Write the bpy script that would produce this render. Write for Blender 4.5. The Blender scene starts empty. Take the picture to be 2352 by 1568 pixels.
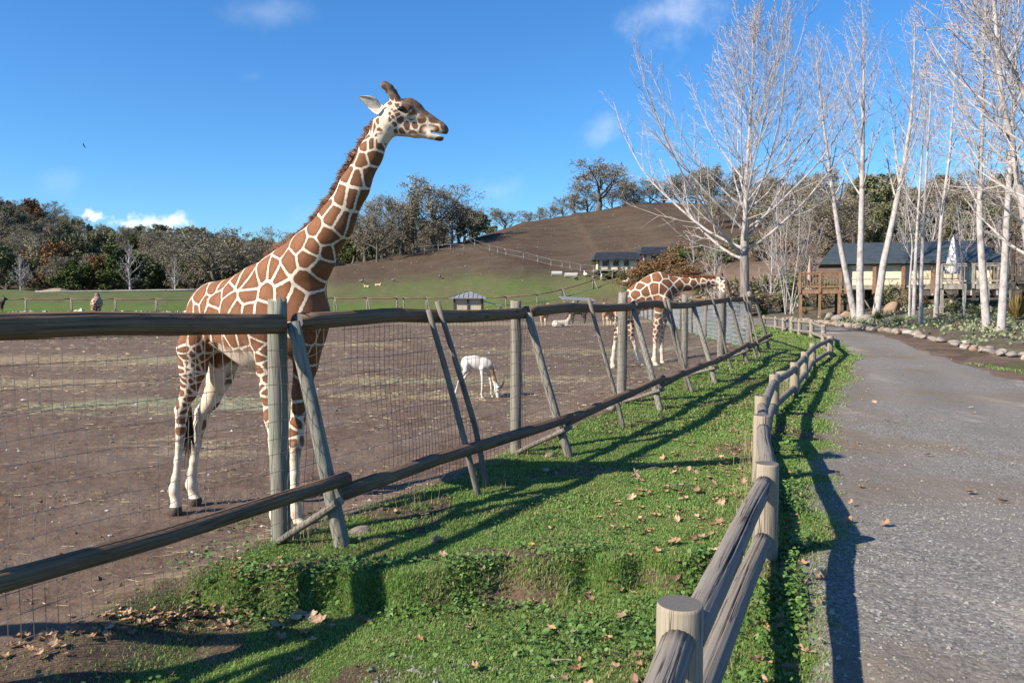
import bpy, math, random
import numpy as np
from mathutils import Vector, Matrix
R = math.radians
rng = np.random.default_rng(7)
random.seed(7)
S = bpy.context.scene
COL = S.collection

# ---------------------------------------------------------------- camera, sky, sun, exposure
CAM_H = 1.67
PITCH = math.atan2(784 - 685, 1829.0)
cam_d = bpy.data.cameras.new('camera'); cam = bpy.data.objects.new('camera', cam_d); COL.objects.link(cam)
cam_d.sensor_width = 36.0; cam_d.lens = 36.0 * 1829 / 2352; cam_d.clip_start = 0.05; cam_d.clip_end = 4000
cam.location = (0, 0, CAM_H); cam.rotation_euler = (R(90) - PITCH, 0, 0)
S.camera = cam
SUN_EL = 33.0; SH_AZ = 29.0            # elevation; direction in which shadows fall (degrees from +X to +Y)
sdir = Vector((math.cos(R(SH_AZ)) * math.cos(R(SUN_EL)), math.sin(R(SH_AZ)) * math.cos(R(SUN_EL)), -math.sin(R(SUN_EL))))
sun_d = bpy.data.lights.new('sun', 'SUN'); sun = bpy.data.objects.new('sun', sun_d); COL.objects.link(sun)
sun_d.energy = 5.0; sun_d.angle = R(0.53); sun_d.color = (1.0, 0.88, 0.71)
sun.rotation_euler = sdir.to_track_quat('-Z', 'Y').to_euler(); sun.location = (-40, -20, 60)
W = bpy.data.worlds.new('World'); S.world = W; W.use_nodes = True
wn, wl = W.node_tree.nodes, W.node_tree.links; wn.clear()
sky = wn.new('ShaderNodeTexSky'); sky.sky_type = 'NISHITA'; sky.sun_disc = False
sky.sun_elevation = R(SUN_EL)
sky.sun_rotation = math.atan2(-sdir.x, -sdir.y)   # direction towards the sun, clockwise from +Y
sky.altitude = 100; sky.air_density = 1.0; sky.dust_density = 0.3; sky.ozone_density = 3.5
bg = wn.new('ShaderNodeBackground'); bg.inputs[1].default_value = 0.083
wo = wn.new('ShaderNodeOutputWorld')
# thin clouds: noise on the view direction projected to a cloud layer, plus a bank of cumulus low over the left hills
tc = wn.new('ShaderNodeTexCoord')
def wnode(t, **kw):
    n = wn.new(t)
    for k, v in kw.items(): setattr(n, k, v)
    return n
def wmath(op, a, b=None, c=None, clamp=False):
    n = wn.new('ShaderNodeMath'); n.operation = op; n.use_clamp = clamp
    for i, v in enumerate((a, b, c)):
        if v is None: continue
        if hasattr(v, 'type') or hasattr(v, 'links'): wl.new(v, n.inputs[i])
        else: n.inputs[i].default_value = v
    return n.outputs[0]
sxyz = wn.new('ShaderNodeSeparateXYZ'); wl.new(tc.outputs['Generated'], sxyz.inputs[0])
def cloud_blob(cx, cz, rx, rz, scale, lo, hi, amp, det=9):
    wisp = 2.1 if amp > .6 else 2.3
    """soft cloud around direction (cx, cz) = (X/Y, Z/Y)"""
    u = wmath('DIVIDE', sxyz.outputs[0], wmath('MAXIMUM', sxyz.outputs[1], 0.05))
    v = wmath('DIVIDE', sxyz.outputs[2], wmath('MAXIMUM', sxyz.outputs[1], 0.05))
    du = wmath('DIVIDE', wmath('SUBTRACT', u, cx), rx); dv = wmath('DIVIDE', wmath('SUBTRACT', v, cz), rz)
    rr = wmath('SQRT', wmath('ADD', wmath('MULTIPLY', du, du), wmath('MULTIPLY', dv, dv)))
    nz = wn.new('ShaderNodeTexNoise'); nz.inputs['Scale'].default_value = scale; nz.inputs['Detail'].default_value = det
    nz.inputs['Roughness'].default_value = 0.58
    wl.new(tc.outputs['Generated'], nz.inputs['Vector'])
    f = wmath('ADD', wmath('MULTIPLY', wmath('SUBTRACT', nz.outputs[0], 0.5), wisp), wmath('MULTIPLY', wmath('SUBTRACT', 1.0, rr), 0.55))
    mr = wn.new('ShaderNodeMapRange'); mr.interpolation_type = 'SMOOTHSTEP'
    wl.new(f, mr.inputs[0]); mr.inputs[1].default_value = lo; mr.inputs[2].default_value = hi; mr.inputs[4].default_value = amp
    front = wmath('GREATER_THAN', sxyz.outputs[1], 0.06)
    return wmath('MULTIPLY', mr.outputs[0], front)
def dxy(px, py):
    return ((px - 1176) / 1829.0, (685 - py) / 1829.0)
blobs = []
for (px, py, rx, rz, sc, lo, hi, amp) in [
    (1500, 40, .085, .045, 11, .0, .95, .42), (1385, 300, .035, .026, 14, .0, .9, .24), (1130, 440, .07, .026, 12, .0, 1.0, .22),
    (355, 512, .062, .016, 30, .02, .50, .9), (228, 500, .020, .012, 34, -.02, .42, .9), (290, 514, .05, .010, 30, .0, .45, .8),
    (150, 415, .04, .03, 8, .0, .9, .16), (620, 40, .05, .02, 8, .0, .9, .14), (690, 500, .05, .03, 9, .0, .9, .16),
    (600, 185, .03, .012, 9, .0, .9, .10), (1900, 260, .12, .03, 6, .1, .9, .10)]:
    cx, cz = dxy(px, py); blobs.append(cloud_blob(cx, cz, rx, rz, sc, lo, hi, amp))
acc = blobs[0]
for b in blobs[1:]: acc = wmath('MAXIMUM', acc, b)
hs = wn.new('ShaderNodeHueSaturation'); hs.inputs['Saturation'].default_value = 1.15; hs.inputs['Hue'].default_value = 0.497
wl.new(sky.outputs[0], hs.inputs['Color'])
mixc = wn.new('ShaderNodeMix'); mixc.data_type = 'RGBA'; mixc.inputs['B'].default_value = (8.2, 8.3, 8.6, 1)
tnt = wn.new('ShaderNodeMix'); tnt.data_type = 'RGBA'; tnt.blend_type = 'MULTIPLY'; tnt.inputs['Factor'].default_value = 1.0
tnt.inputs['B'].default_value = (.61, .93, 1.20, 1); wl.new(hs.outputs[0], tnt.inputs['A'])   # deep winter-sky blue
wl.new(acc, mixc.inputs['Factor']); wl.new(tnt.outputs['Result'], mixc.inputs['A'])
wl.new(mixc.outputs['Result'], bg.inputs[0]); wl.new(bg.outputs[0], wo.inputs[0])
S.view_settings.view_transform = 'Standard'; S.view_settings.look = 'None'
S.view_settings.gamma = 1.0; S.view_settings.exposure = 0.92; S.view_settings.use_curve_mapping = False
S.cycles.max_bounces = 6; S.cycles.diffuse_bounces = 3; S.cycles.transparent_max_bounces = 8
S.cycles.use_denoising = True

# ---------------------------------------------------------------- small helpers
cP, sP = math.cos(PITCH), math.sin(PITCH)
def ray(px, py):
    """direction (Y = 1) through a point of the picture, in 2352 x 1568 units"""
    u = (px - 1176) / 1829.0; v = -(py - 784) / 1829.0
    y = cP + v * sP; z = -sP + v * cP
    return np.array([u / y, 1.0, z / y])
CAM = np.array([0, 0, CAM_H])
def U(px, py, d):
    return CAM + ray(px, py) * d
def proj(P):
    P = np.atleast_2d(P) - CAM
    f = P[:, 1] * cP - P[:, 2] * sP; up = P[:, 1] * sP + P[:, 2] * cP
    return np.stack([1176 + 1829 * P[:, 0] / f, 784 - 1829 * up / f, f], 1)
_tab = np.random.default_rng(3).random((512, 512))
def vnoise(x, y):
    xi = np.floor(x).astype(int); yi = np.floor(y).astype(int); fx = x - xi; fy = y - yi
    fx = fx * fx * (3 - 2 * fx); fy = fy * fy * (3 - 2 * fy)
    g = lambda a, b: _tab[a & 511, b & 511]
    return (g(xi, yi) * (1 - fx) + g(xi + 1, yi) * fx) * (1 - fy) + (g(xi, yi + 1) * (1 - fx) + g(xi + 1, yi + 1) * fx) * fy
def fbm(x, y, o=4):
    r = 0; a = .5
    for k in range(o):
        r = r + a * vnoise(x * 2 ** k + 17.3 * k, y * 2 ** k + 9.1 * k); a *= .5
    return r / (1 - .5 ** o)
def sst(a, b, x):
    t = np.clip((x - a) / (b - a), 0, 1); return t * t * (3 - 2 * t)

def mk_mesh(name, V, faces, smooth=False, attrs=None, uv=None):
    """V (n,3); faces: list of int arrays (m,3) or (m,4)"""
    me = bpy.data.meshes.new(name)
    V = np.asarray(V, np.float32)
    faces = [np.asarray(f, np.int32) for f in faces if len(f)]
    me.vertices.add(len(V)); me.vertices.foreach_set('co', V.ravel())
    loops = np.concatenate([f.ravel() for f in faces]); tot = np.concatenate([np.full(len(f), f.shape[1], np.int32) for f in faces])
    start = np.concatenate([[0], np.cumsum(tot)[:-1]]).astype(np.int32)
    me.loops.add(len(loops)); me.loops.foreach_set('vertex_index', loops)
    me.polygons.add(len(tot)); me.polygons.foreach_set('loop_start', start)
    try: me.polygons.foreach_set('loop_total', tot)
    except Exception: pass
    me.polygons.foreach_set('use_smooth', np.full(len(tot), smooth, bool))
    if uv is not None:
        l = me.uv_layers.new(name='UVMap'); l.data.foreach_set('uv', np.asarray(uv, np.float32)[loops].ravel())
    me.update(calc_edges=True)
    for k, a in (attrs or {}).items():
        a = np.asarray(a, np.float32)
        if a.ndim == 1:
            t = me.attributes.new(k, 'FLOAT', 'POINT'); t.data.foreach_set('value', a)
        else:
            if a.shape[1] == 3: a = np.concatenate([a, np.ones((len(a), 1), np.float32)], 1)
            t = me.attributes.new(k, 'FLOAT_COLOR', 'POINT'); t.data.foreach_set('color', a.ravel())
    return me
def tag(o, label=None, cat=None, group=None, kind=None):
    if label: o['label'] = label
    if cat: o['category'] = cat
    if group: o['group'] = group
    if kind: o['kind'] = kind
    return o
def thing(name, loc, label, cat, group=None, rz=0.0):
    o = bpy.data.objects.new(name, None); COL.objects.link(o); o.location = loc; o.rotation_euler = (0, 0, rz)
    o.empty_display_size = .1
    return tag(o, label, cat, group)
def link(name, me, mats, parent=None, loc=None):
    o = bpy.data.objects.new(name, me); COL.objects.link(o)
    if mats is not None and len(me.materials) == 0:
        for m in (mats if isinstance(mats, (list, tuple)) else [mats]): me.materials.append(m)
    if parent is not None: o.parent = parent
    if loc is not None: o.location = loc
    return o
class MB:
    """collects tubes, boxes, blobs into one mesh"""
    def __init__(s): s.V = []; s.F = []; s.UV = []; s.n = 0; s.M = []; s.A = []
    def add(s, V, F, uv=None, mi=0, at=0.0):
        V = np.asarray(V, float)
        for f in F:
            if len(f): s.F.append(np.asarray(f) + s.n); s.M.append(np.full(len(f), mi))
        s.V.append(V); s.UV.append(np.zeros((len(V), 2)) if uv is None else np.asarray(uv)); s.n += len(V)
        s.A.append(np.broadcast_to(np.asarray(at, float), (len(V),)))
        return s
    def tube(s, P, r, sides=8, caps=True, mi=0, cap_mi=None, at=0.0, uvoff=None):
        V, F, uv, cF = tube(P, r, sides, caps)
        if uvoff is None: uvoff = random.random() * 50
        uv = uv + np.array([0, uvoff])
        s.add(V, [F], uv, mi, at)
        if caps:
            n0 = s.n - len(V)
            for c in cF: s.F.append(np.asarray(c) + n0); s.M.append(np.full(len(c), mi if cap_mi is None else cap_mi))
        return s
    def tubes(s, P, r, sides=3, mi=0, at=0.0):
        V, F = tubes(P, r, sides)
        return s.add(V, [F], None, mi, at)
    def box(s, c, sz, rz=0.0, mi=0, at=0.0, M=None):
        h = np.array(sz) / 2.0
        V = np.array([[x, y, z] for x in (-1, 1) for y in (-1, 1) for z in (-1, 1)]) * h
        if M is not None: V = V @ np.asarray(M).T
        if rz: ca, sa = math.cos(rz), math.sin(rz); V = V @ np.array([[ca, sa, 0], [-sa, ca, 0], [0, 0, 1]])
        F = np.array([[0, 1, 3, 2], [4, 6, 7, 5], [0, 4, 5, 1], [2, 3, 7, 6], [0, 2, 6, 4], [1, 5, 7, 3]])
        uv = np.stack([V[:, 0] + V[:, 1], V[:, 2]], 1)
        return s.add(V + np.array(c), [F], uv, mi, at)
    def mesh(s, name, smooth=False, attrs=True, origin=None):
        V = np.concatenate(s.V)
        if origin is not None: V = V - np.asarray(origin)
        by = {}
        for f, m in zip(s.F, s.M): by.setdefault(f.shape[1], []).append((f, m))
        FF, MM = [], []
        for k, l in by.items(): FF.append(np.concatenate([a for a, b in l])); MM.append(np.concatenate([b for a, b in l]))
        me = mk_mesh(name, V, FF, smooth, {'var': np.concatenate(s.A)} if attrs else None, np.concatenate(s.UV))
        mi = np.concatenate(MM).astype(np.int32)
        if mi.any(): me['_mi'] = 1; s.mi = mi
        else: s.mi = None
        return me
    def build(s, name, mats, parent=None, smooth=False, origin=None):
        me = s.mesh(name, smooth, True, origin)
        for m in (mats if isinstance(mats, (list, tuple)) else [mats]): me.materials.append(m)
        if s.mi is not None:
            me.polygons.foreach_set('material_index', s.mi)
            del me['_mi']
        return link(name, me, None, parent)
def frames(P):
    T = np.gradient(P, axis=0); T /= np.linalg.norm(T, axis=1, keepdims=True) + 1e-12
    ref = np.array([0.31, 0.17, 0.93]) if abs(T[:, 2]).mean() < .8 else np.array([1.0, .12, .07])
    A = np.cross(T, ref); A /= np.linalg.norm(A, axis=1, keepdims=True)
    return A, np.cross(T, A)
def tube(P, r, sides=8, caps=True):
    P = np.asarray(P, float); n = len(P); r = np.broadcast_to(np.asarray(r, float), (n,)) if np.ndim(r) < 2 else np.asarray(r)
    A, B = frames(P)
    an = np.arange(sides) * 2 * math.pi / sides
    rr = r[:, None] if r.ndim == 1 else r
    V = P[:, None] + (A[:, None] * np.cos(an)[None, :, None] + B[:, None] * np.sin(an)[None, :, None]) * (rr[..., None] if rr.ndim == 2 else rr[:, None])
    L = np.concatenate([[0], np.cumsum(np.linalg.norm(np.diff(P, axis=0), axis=1))])
    rm = r.mean() if r.ndim == 1 else r.mean()
    uv = np.stack(np.broadcast_arrays((np.abs(an - math.pi) * rm)[None, :], L[:, None]), -1).reshape(-1, 2)
    i = np.arange(n - 1)[:, None] * sides; j = np.arange(sides)[None]; j2 = (j + 1) % sides
    F = np.stack([i + j, i + j2, i + sides + j2, i + sides + j], -1).reshape(-1, 4)
    V = V.reshape(-1, 3); cF = []
    if caps:
        k = len(V); V = np.concatenate([V, P[:1], P[-1:]])
        uv = np.concatenate([uv, [[0, 0], [0, L[-1]]]])
        jj = np.arange(sides); e = (n - 1) * sides
        cF = [np.stack([np.full(sides, k), (jj + 1) % sides, jj], 1), np.stack([np.full(sides, k + 1), e + jj, e + (jj + 1) % sides], 1)]
    return V, F, uv, cF
def tubes(P, r, sides=3):
    """P (N,K,3), r (N,K): open tubes, all at once"""
    P = np.asarray(P, float); N, K = P.shape[:2]
    T = np.gradient(P, axis=1); T /= np.linalg.norm(T, axis=2, keepdims=True) + 1e-12
    ref = np.where(np.abs(T[:, :1, 2:3]).repeat(3, 2) > .75, np.array([1.0, .1, .05]), np.array([.1, .2, 1.0]))
    A = np.cross(T, ref); A /= np.linalg.norm(A, axis=2, keepdims=True) + 1e-12; B = np.cross(T, A)
    an = np.arange(sides) * 2 * math.pi / sides
    V = P[:, :, None] + (A[:, :, None] * np.cos(an)[None, None, :, None] + B[:, :, None] * np.sin(an)[None, None, :, None]) * r[:, :, None, None]
    b = (np.arange(N) * K * sides)[:, None, None]; i = (np.arange(K - 1) * sides)[None, :, None]; j = np.arange(sides)[None, None]; j2 = (j + 1) % sides
    F = np.stack([b + i + j, b + i + j2, b + i + sides + j2, b + i + sides + j], -1).reshape(-1, 4)
    return V.reshape(-1, 3), F

# ---------------------------------------------------------------- materials
def mat(name, rough=.85, spec=.2):
    m = bpy.data.materials.new(name); m.use_nodes = True
    b = m.node_tree.nodes['Principled BSDF']; b.inputs['Roughness'].default_value = rough
    b.inputs['Specular IOR Level'].default_value = spec
    return m
class N:
    """tiny node-graph helper"""
    def __init__(s, m): s.m = m; s.t = m.node_tree; s.b = s.t.nodes['Principled BSDF']
    def new(s, t, **kw):
        n = s.t.nodes.new(t)
        for k, v in kw.items(): setattr(n, k, v)
        return n
    def put(s, sock, v):
        if isinstance(v, bpy.types.NodeSocket): s.t.links.new(v, sock)
        elif isinstance(v, (tuple, list)) and sock.type == 'RGBA': sock.default_value = tuple(v) if len(v) == 4 else (*v, 1)
        else: sock.default_value = v
    def coord(s, which='Object'): return s.new('ShaderNodeTexCoord').outputs[which]
    def pos(s): return s.new('ShaderNodeNewGeometry').outputs['Position']
    def map(s, v, scale=(1, 1, 1), rot=(0, 0, 0)):
        n = s.new('ShaderNodeMapping'); s.put(n.inputs[0], v); n.inputs['Scale'].default_value = scale; n.inputs['Rotation'].default_value = rot
        return n.outputs[0]
    def noise(s, v, scale, det=4, rough=.55, dist=0.0, out=0):
        n = s.new('ShaderNodeTexNoise'); s.put(n.inputs['Vector'], v); n.inputs['Scale'].default_value = scale
        n.inputs['Detail'].default_value = det; n.inputs['Roughness'].default_value = rough; n.inputs['Distortion'].default_value = dist
        return n.outputs[out]
    def voro(s, v, scale, feature='F1', out='Distance', rnd=1.0):
        n = s.new('ShaderNodeTexVoronoi', feature=feature); s.put(n.inputs['Vector'], v); n.inputs['Scale'].default_value = scale
        n.inputs['Randomness'].default_value = rnd
        return n.outputs[out]
    def math(s, op, a, b=0.0, c=0.0, clamp=False):
        n = s.new('ShaderNodeMath', operation=op, use_clamp=clamp); s.put(n.inputs[0], a); s.put(n.inputs[1], b); s.put(n.inputs[2], c)
        return n.outputs[0]
    def ramp(s, v, lo, hi, a=0.0, b=1.0, smooth=True):
        n = s.new('ShaderNodeMapRange', interpolation_type='SMOOTHSTEP' if smooth else 'LINEAR'); s.put(n.inputs[0], v)
        for i, x in enumerate((lo, hi, a, b)): s.put(n.inputs[i + 1], x)
        return n.outputs[0]
    def mix(s, f, a, b, bt='MIX'):
        n = s.new('ShaderNodeMix', data_type='RGBA', blend_type=bt); s.put(n.inputs['Factor'], f); s.put(n.inputs['A'], a); s.put(n.inputs['B'], b)
        return n.outputs['Result']
    def attr(s, name, out='Fac'): return s.new('ShaderNodeAttribute', attribute_name=name).outputs[out]
    def rand(s): return s.new('ShaderNodeObjectInfo').outputs['Random']
    def sep(s, c):
        n = s.new('ShaderNodeSeparateColor'); s.put(n.inputs[0], c); return n.outputs
    def bump(s, h, strength=.5, dist=.01, prev=None):
        n = s.new('ShaderNodeBump'); s.put(n.inputs['Height'], h); n.inputs['Strength'].default_value = strength; n.inputs['Distance'].default_value = dist
        if prev is not None: s.put(n.inputs['Normal'], prev)
        return n.outputs[0]
    def out(s, col=None, normal=None, rough=None):
        if col is not None: s.put(s.b.inputs['Base Color'], col)
        if normal is not None: s.put(s.b.inputs['Normal'], normal)
        if rough is not None: s.put(s.b.inputs['Roughness'], rough)
        return s.m
# ---------------------------------------------------------------- terrain
FN = np.array([0.894, -0.447]); FT = np.array([0.447, 0.894]); P1 = np.array([-1.83, 6.2])
QX = np.array([-2.0, 0.0, 0.58, 1.63, 2.34, 2.966, 3.867, 5.13, 6.225, 7.385, 9.0, 9.79, 10.57, 10.73, 10.84, 11.07, 11.26, 11.6, 11.7, 11.9, 12.2])
QY = np.array([-3.5, 1.2, 2.7, 5.05, 7.4, 9.4, 11.7, 14.4, 16.9, 19.5, 22.5, 25.0, 27.0, 28.5, 30.0, 31.5, 33.0, 35.0, 37.0, 46.0, 70.0])
def fence_x(y): return np.interp(y, QY, QX)
def road_l(y): return fence_x(y) + np.interp(y, [2, 4, 6.8, 10, 17, 22, 28, 60], [.3, .32, .48, .72, .95, .8, .5, .4])
def road_r(y): return np.interp(y, [-5, 0, 10, 16.7, 22.6, 34, 40, 60, 80], [3.5, 5, 8.2, 10.7, 12.2, 14.7, 15.9, 17.0, 17.3])
def rock_x(y): return np.interp(y, [0, 10, 21.6, 26.9, 33.8, 40, 44, 60], [9.5, 11.8, 13.9, 14.5, 15.4, 16.2, 16.9, 18.5])
def road_z(y): return np.interp(y, [0, 5, 9, 16, 20, 23, 27, 29, 60, 90], [0, 0, -.08, -.08, -.03, .02, .2, .29, .32, .5])
def tall_line(x, y):
    d0 = x - P1[0]; d1 = y - P1[1]
    return d0 * FN[0] + d1 * FN[1], d0 * FT[0] + d1 * FT[1]
TP = np.array([(-3.62, 3.4), (-1.83, 6.2), (.045, 9.2), (1.75, 12.6), (3.47, 16.0), (5.10, 19.4), (6.78, 22.8)])   # posts of the tall fence
FAR_END = np.array([11.6, 76.0])
_tx = np.concatenate([[TP[0, 0] - 9], TP[:, 0], [FAR_END[0], 14.0]]); _ty = np.concatenate([[TP[0, 1] - 4], TP[:, 1], [FAR_END[1], 110]])
def tall_x(y): return np.interp(y, _ty, _tx)
_px = np.array([-2600, -900, 0, 300, 560, 700, 770, 900, 1070, 1200, 1300, 1450, 1550, 1700, 1900, 2352, 2900, 4200.])
_cy = np.array([655, 655, 668, 665, 665, 640, 612, 590, 553, 512, 496, 488, 487, 500, 520, 545, 560, 600.])
_rr = np.array([130, 130, 130, 130, 133, 138, 140, 150, 160, 180, 188, 190, 190, 175, 140, 125, 120, 120.])
_ss = np.array([98, 98, 98, 98, 98, 98, 98, 96, 94, 88, 84, 78, 74, 68, 62, 58, 58, 58.])
_px2 = np.array([-2600, -900, -300, 0, 150, 270, 450, 600, 760, 900, 1070, 1300, 1500, 1700, 2000, 2352, 2900, 4200.])
_cy2 = np.array([560, 490, 474, 500, 540, 580, 600, 606, 606, 592, 565, 515, 502, 508, 522, 525, 520, 560.])
_r2 = np.array([260, 260, 260, 260, 265, 270, 270, 270, 265, 260, 250, 255, 255, 245, 215, 210, 200, 200.])
def zt(x, y, detail=True):
    x = np.asarray(x, float); y = np.asarray(y, float)
    s, a = tall_line(x, y)
    d = np.maximum(y, 1e-3); px = 1176 + 1829 * x / np.maximum(y, 20.0)
    # paddock
    zp = -.36 + .26 * sst(6, 24, y) + .05 * sst(24, 70, y)
    zf = np.interp(a, [-9, -6, -3, 0, 3.5, 7.3, 11, 14.7, 18.4, 25], [-.5, -.46, -.38, -.245, -.14, .02, .12, .14, .22, .2])
    zf = zf + (.12 - zf) * sst(22, 34, y)
    zr = road_z(y) + .03 * sst(0, 4, x - road_r(y))
    fx = fence_x(y); tx = tall_x(y)
    w = np.clip((x - tx) / np.maximum(fx - tx, .2), 0, 1); w = w * w * (3 - 2 * w) * .5 + w * .5
    zl = zf * (1 - w) + zr * w
    z = np.where(x > tx, zl, zf + (zp - zf) * sst(0, .8 + 2.2 * sst(8, 18, y), tx - x))
    # eroded bank across the lawn near the camera
    if detail:
        wob = .35 * (fbm(x * 1.3 + 40, y * 0 + 3.3, 3) - .5) + .12 * (vnoise(x * 6, y * 0 + 8) - .5)
        edge = 5.10 - .10 * x + wob + .08 * np.sin(x * 1.7)
        bk = 1 - sst(-.14, .05, y - edge)
        m = sst(-2.6, -1.9, x) * (1 - sst(1.05, 1.75, x)) * (x > tx - .2) * sst(2.0, 3.2, y)
        z = z - .165 * bk * m + .04 * np.exp(-((y - edge - .16) / .16) ** 2) * m
        near = 1 - sst(12, 40, y)
        z = z + near * (.05 * (fbm(x * .9, y * .9, 4) - .5) + .03 * (fbm(x * 4, y * 4, 3) - .5)) * np.where((x > fx + .2) & (x < road_r(y)), .45, 1.0)
        dirt = (1 - sst(-.5, .1, x - tx)) * (1 - sst(9, 30, y))
        z = z + dirt * .05 * (fbm(x * 3.1 + 5, y * 3.1, 4) - .5)
    # planted bank right of the road and slope behind it
    q = x - rock_x(y)
    z = z + .14 * sst(0, 1.2, q) * (y > -2) + 1.0 * sst(1.5, 10, q) * sst(28, 54, y) + .4 * sst(0, 14, q) * sst(8, 20, y)
    # hills
    cy = np.interp(px, _px, _cy); rr = np.interp(px, _px, _rr); ss = np.interp(px, _px, _ss)
    zc = CAM_H + (685 - cy) / 1829 * rr
    t = np.clip((y - ss) / (rr - ss), 0, 1.0); over = np.maximum(y - rr, 0)
    base = -.08
    f = t * (1.18 - .18 * t) - .10 * np.sin(np.pi * t) * sst(1100, 1300, px)
    f = np.where(t <= 0, 0, f)
    z = z + (zc - base) * f * sst(0, .25, t) ** .6 - np.minimum(over * .08, 5) * (y > rr)
    z2 = CAM_H + (685 - np.interp(px, _px2, _cy2)) / 1829 * np.interp(px, _px2, _r2)
    r2 = np.interp(px, _px2, _r2)
    t2 = sst(0, 1, (y - rr - 8) / np.maximum(r2 - rr - 8, 20))
    z = z + (z2 - (zc - np.minimum(over * .08, 5))) * t2 * (y > rr)
    over2 = np.maximum(y - r2, 0)
    z = z - np.minimum(over2 * .05, 8)
    # far wooded ridge
    z3 = CAM_H + (685 - np.interp(px, [-900, 100, 250, 330, 455, 560, 700, 900, 1500, 2600], [640, 595, 556, 546, 550, 585, 605, 612, 612, 612])) / 1829 * 470
    t3 = sst(330, 470, y)
    z = z + (z3 - z) * t3
    z = z - 45 * sst(520, 900, y)
    if detail:
        far = sst(60, 110, y)
        z = z + far * 1.0 * (fbm(x * .06, y * .06, 3) - .5) * (1 - .5 * sst(60, 100, y)) + far * .35 * (fbm(x * .5, y * .5, 3) - .5)
    return z
def hit(px, py, lo=2.0, hi=520.0):
    """first point of the terrain seen through a point of the picture"""
    dv = ray(px, py); t = np.geomspace(lo, hi, 1500)
    P = CAM[None] + dv[None] * t[:, None]; below = P[:, 2] < zt(P[:, 0], P[:, 1])
    k = int(np.argmax(below)) if below.any() else len(t) - 1
    a, b = t[max(k - 1, 0)], t[k]
    for _ in range(14):
        m = (a + b) / 2; p = CAM + dv * m
        if p[2] < zt(p[0], p[1]): b = m
        else: a = m
    return CAM + dv * b
def G(x, y): return float(zt(np.array([x]), np.array([y]))[0])
def on_g(x, y): return np.array([x, y, G(x, y)])

# rings and spokes, dense where the photograph looks
ys = np.concatenate([-np.geomspace(900, 1.5, 26), np.linspace(-1.2, 2.0, 8), np.geomspace(2.3, 60, 285), np.geomspace(61, 560, 150), np.geomspace(580, 1800, 10)])
us = np.concatenate([np.linspace(-3.2, -.78, 26)[:-1], np.linspace(-.78, .78, 420), np.linspace(.78, 3.2, 26)[1:]])
yy, uu = np.meshgrid(ys, us, indexing='ij')
xx = uu * np.maximum(np.abs(yy), 2.0) * np.where(np.abs(uu) > .78, 1.0, 1.0)
zz = zt(xx, yy)
nY, nX = yy.shape
idx = np.arange(nY * nX).reshape(nY, nX)
quads = np.stack([idx[:-1, :-1], idx[:-1, 1:], idx[1:, 1:], idx[1:, :-1]], -1).reshape(-1, 4)
GV = np.stack([xx, yy, zz], -1).reshape(-1, 3)
gx, gy = GV[:, 0], GV[:, 1]
def masks(x, y):
    s, a = tall_line(x, y); tx = tall_x(y); fx = fence_x(y)
    wob = (fbm(x * 1.6, y * 1.6, 4) - .5)
    grav = sst(-.34, .30, x - road_l(y) + .55 * wob * np.minimum(1, y / 8 + .4)) * (1 - sst(-.3, .3, x - road_r(y) + .8 * wob)) * (y < 75)
    lawn = sst(-.15, .25, x - tx + .5 * wob) * (1 - sst(.2, 1.2, x - road_l(y))) * (1 - sst(46, 60, y))
    # bare patches in the lawn, dirt on the near left below the bank and along the tall fence foot
    lawn = lawn * (1 - .85 * sst(.60, .70, fbm(x * 1.1 + 20, y * 1.1 + 4, 4)) * (y < 30))
    lawn = lawn * (1 - .95 * (1 - sst(.35, 1.05, s + .6 * wob)) * (1 - sst(4.6, 5.9, y)))
    wob2 = .35 * (fbm(x * 1.3 + 40, y * 0 + 3.3, 3) - .5) + .12 * (vnoise(x * 6, y * 0 + 8) - .5)
    eg = y - (5.10 - .10 * x + wob2 + .08 * np.sin(x * 1.7))
    lawn = lawn * (1 - .75 * np.exp(-((eg + .05) / .06) ** 2) * (x > -2.2) * (x < 1.4) * sst(.50, .62, fbm(x * 2.3 + 11, y * .2, 3)))
    lawn = lawn * (1 - .8 * np.exp(-(((x + 1.0) / .65) ** 2 + ((y - 4.05) / .28) ** 2)) * sst(.35, .6, fbm(x * 5, y * 5, 3)))
    px = 1176 + 1829 * x / np.maximum(y, 20.0)
    verge = sst(-.1, .5, x - road_r(y)) * (1 - sst(-.4, .2, x - rock_x(y))) * (y < 60) * (y > -5)
    lawn = np.maximum(lawn, verge * .55 * sst(.42, .6, fbm(x * .9, y * .9, 4)))
    bed = sst(-.1, .4, x - rock_x(y)) * (y < 75) * (y > -5)
    # meadow beyond the paddock, brown slope above it
    gz = sst(90, 99, y + 6 * wob) * (1 - sst(0, 1, np.interp(px, [0, 560, 700, 900, 1100, 1300, 1450, 1600, 1800], [-9, -9, -9, -9, -9, -9, 0, 1, 1])))
    zrel = zt(x, y, False)
    lim = np.interp(px, [0, 560, 770, 900, 1070, 1250, 1400, 1600], [7.0, 7.0, 4.6, 5.4, 6.6, 6.2, 5.6, 4.5])
    mead = gz * (1 - sst(lim * .55, lim * 1.05, zrel + 1.6 * (fbm(x * .12, y * .12, 4) - .5)))
    strip = gz * (1 - sst(.25, 1.1, zrel + .8 * wob))
    brown = sst(88, 98, y) * (1 - mead)
    wood = sst(1, 12, y - np.interp(px, _px, _rr)) * (y > 100)
    return grav, lawn, bed, mead, strip, brown, wood
gm = masks(gx, gy)
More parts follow.
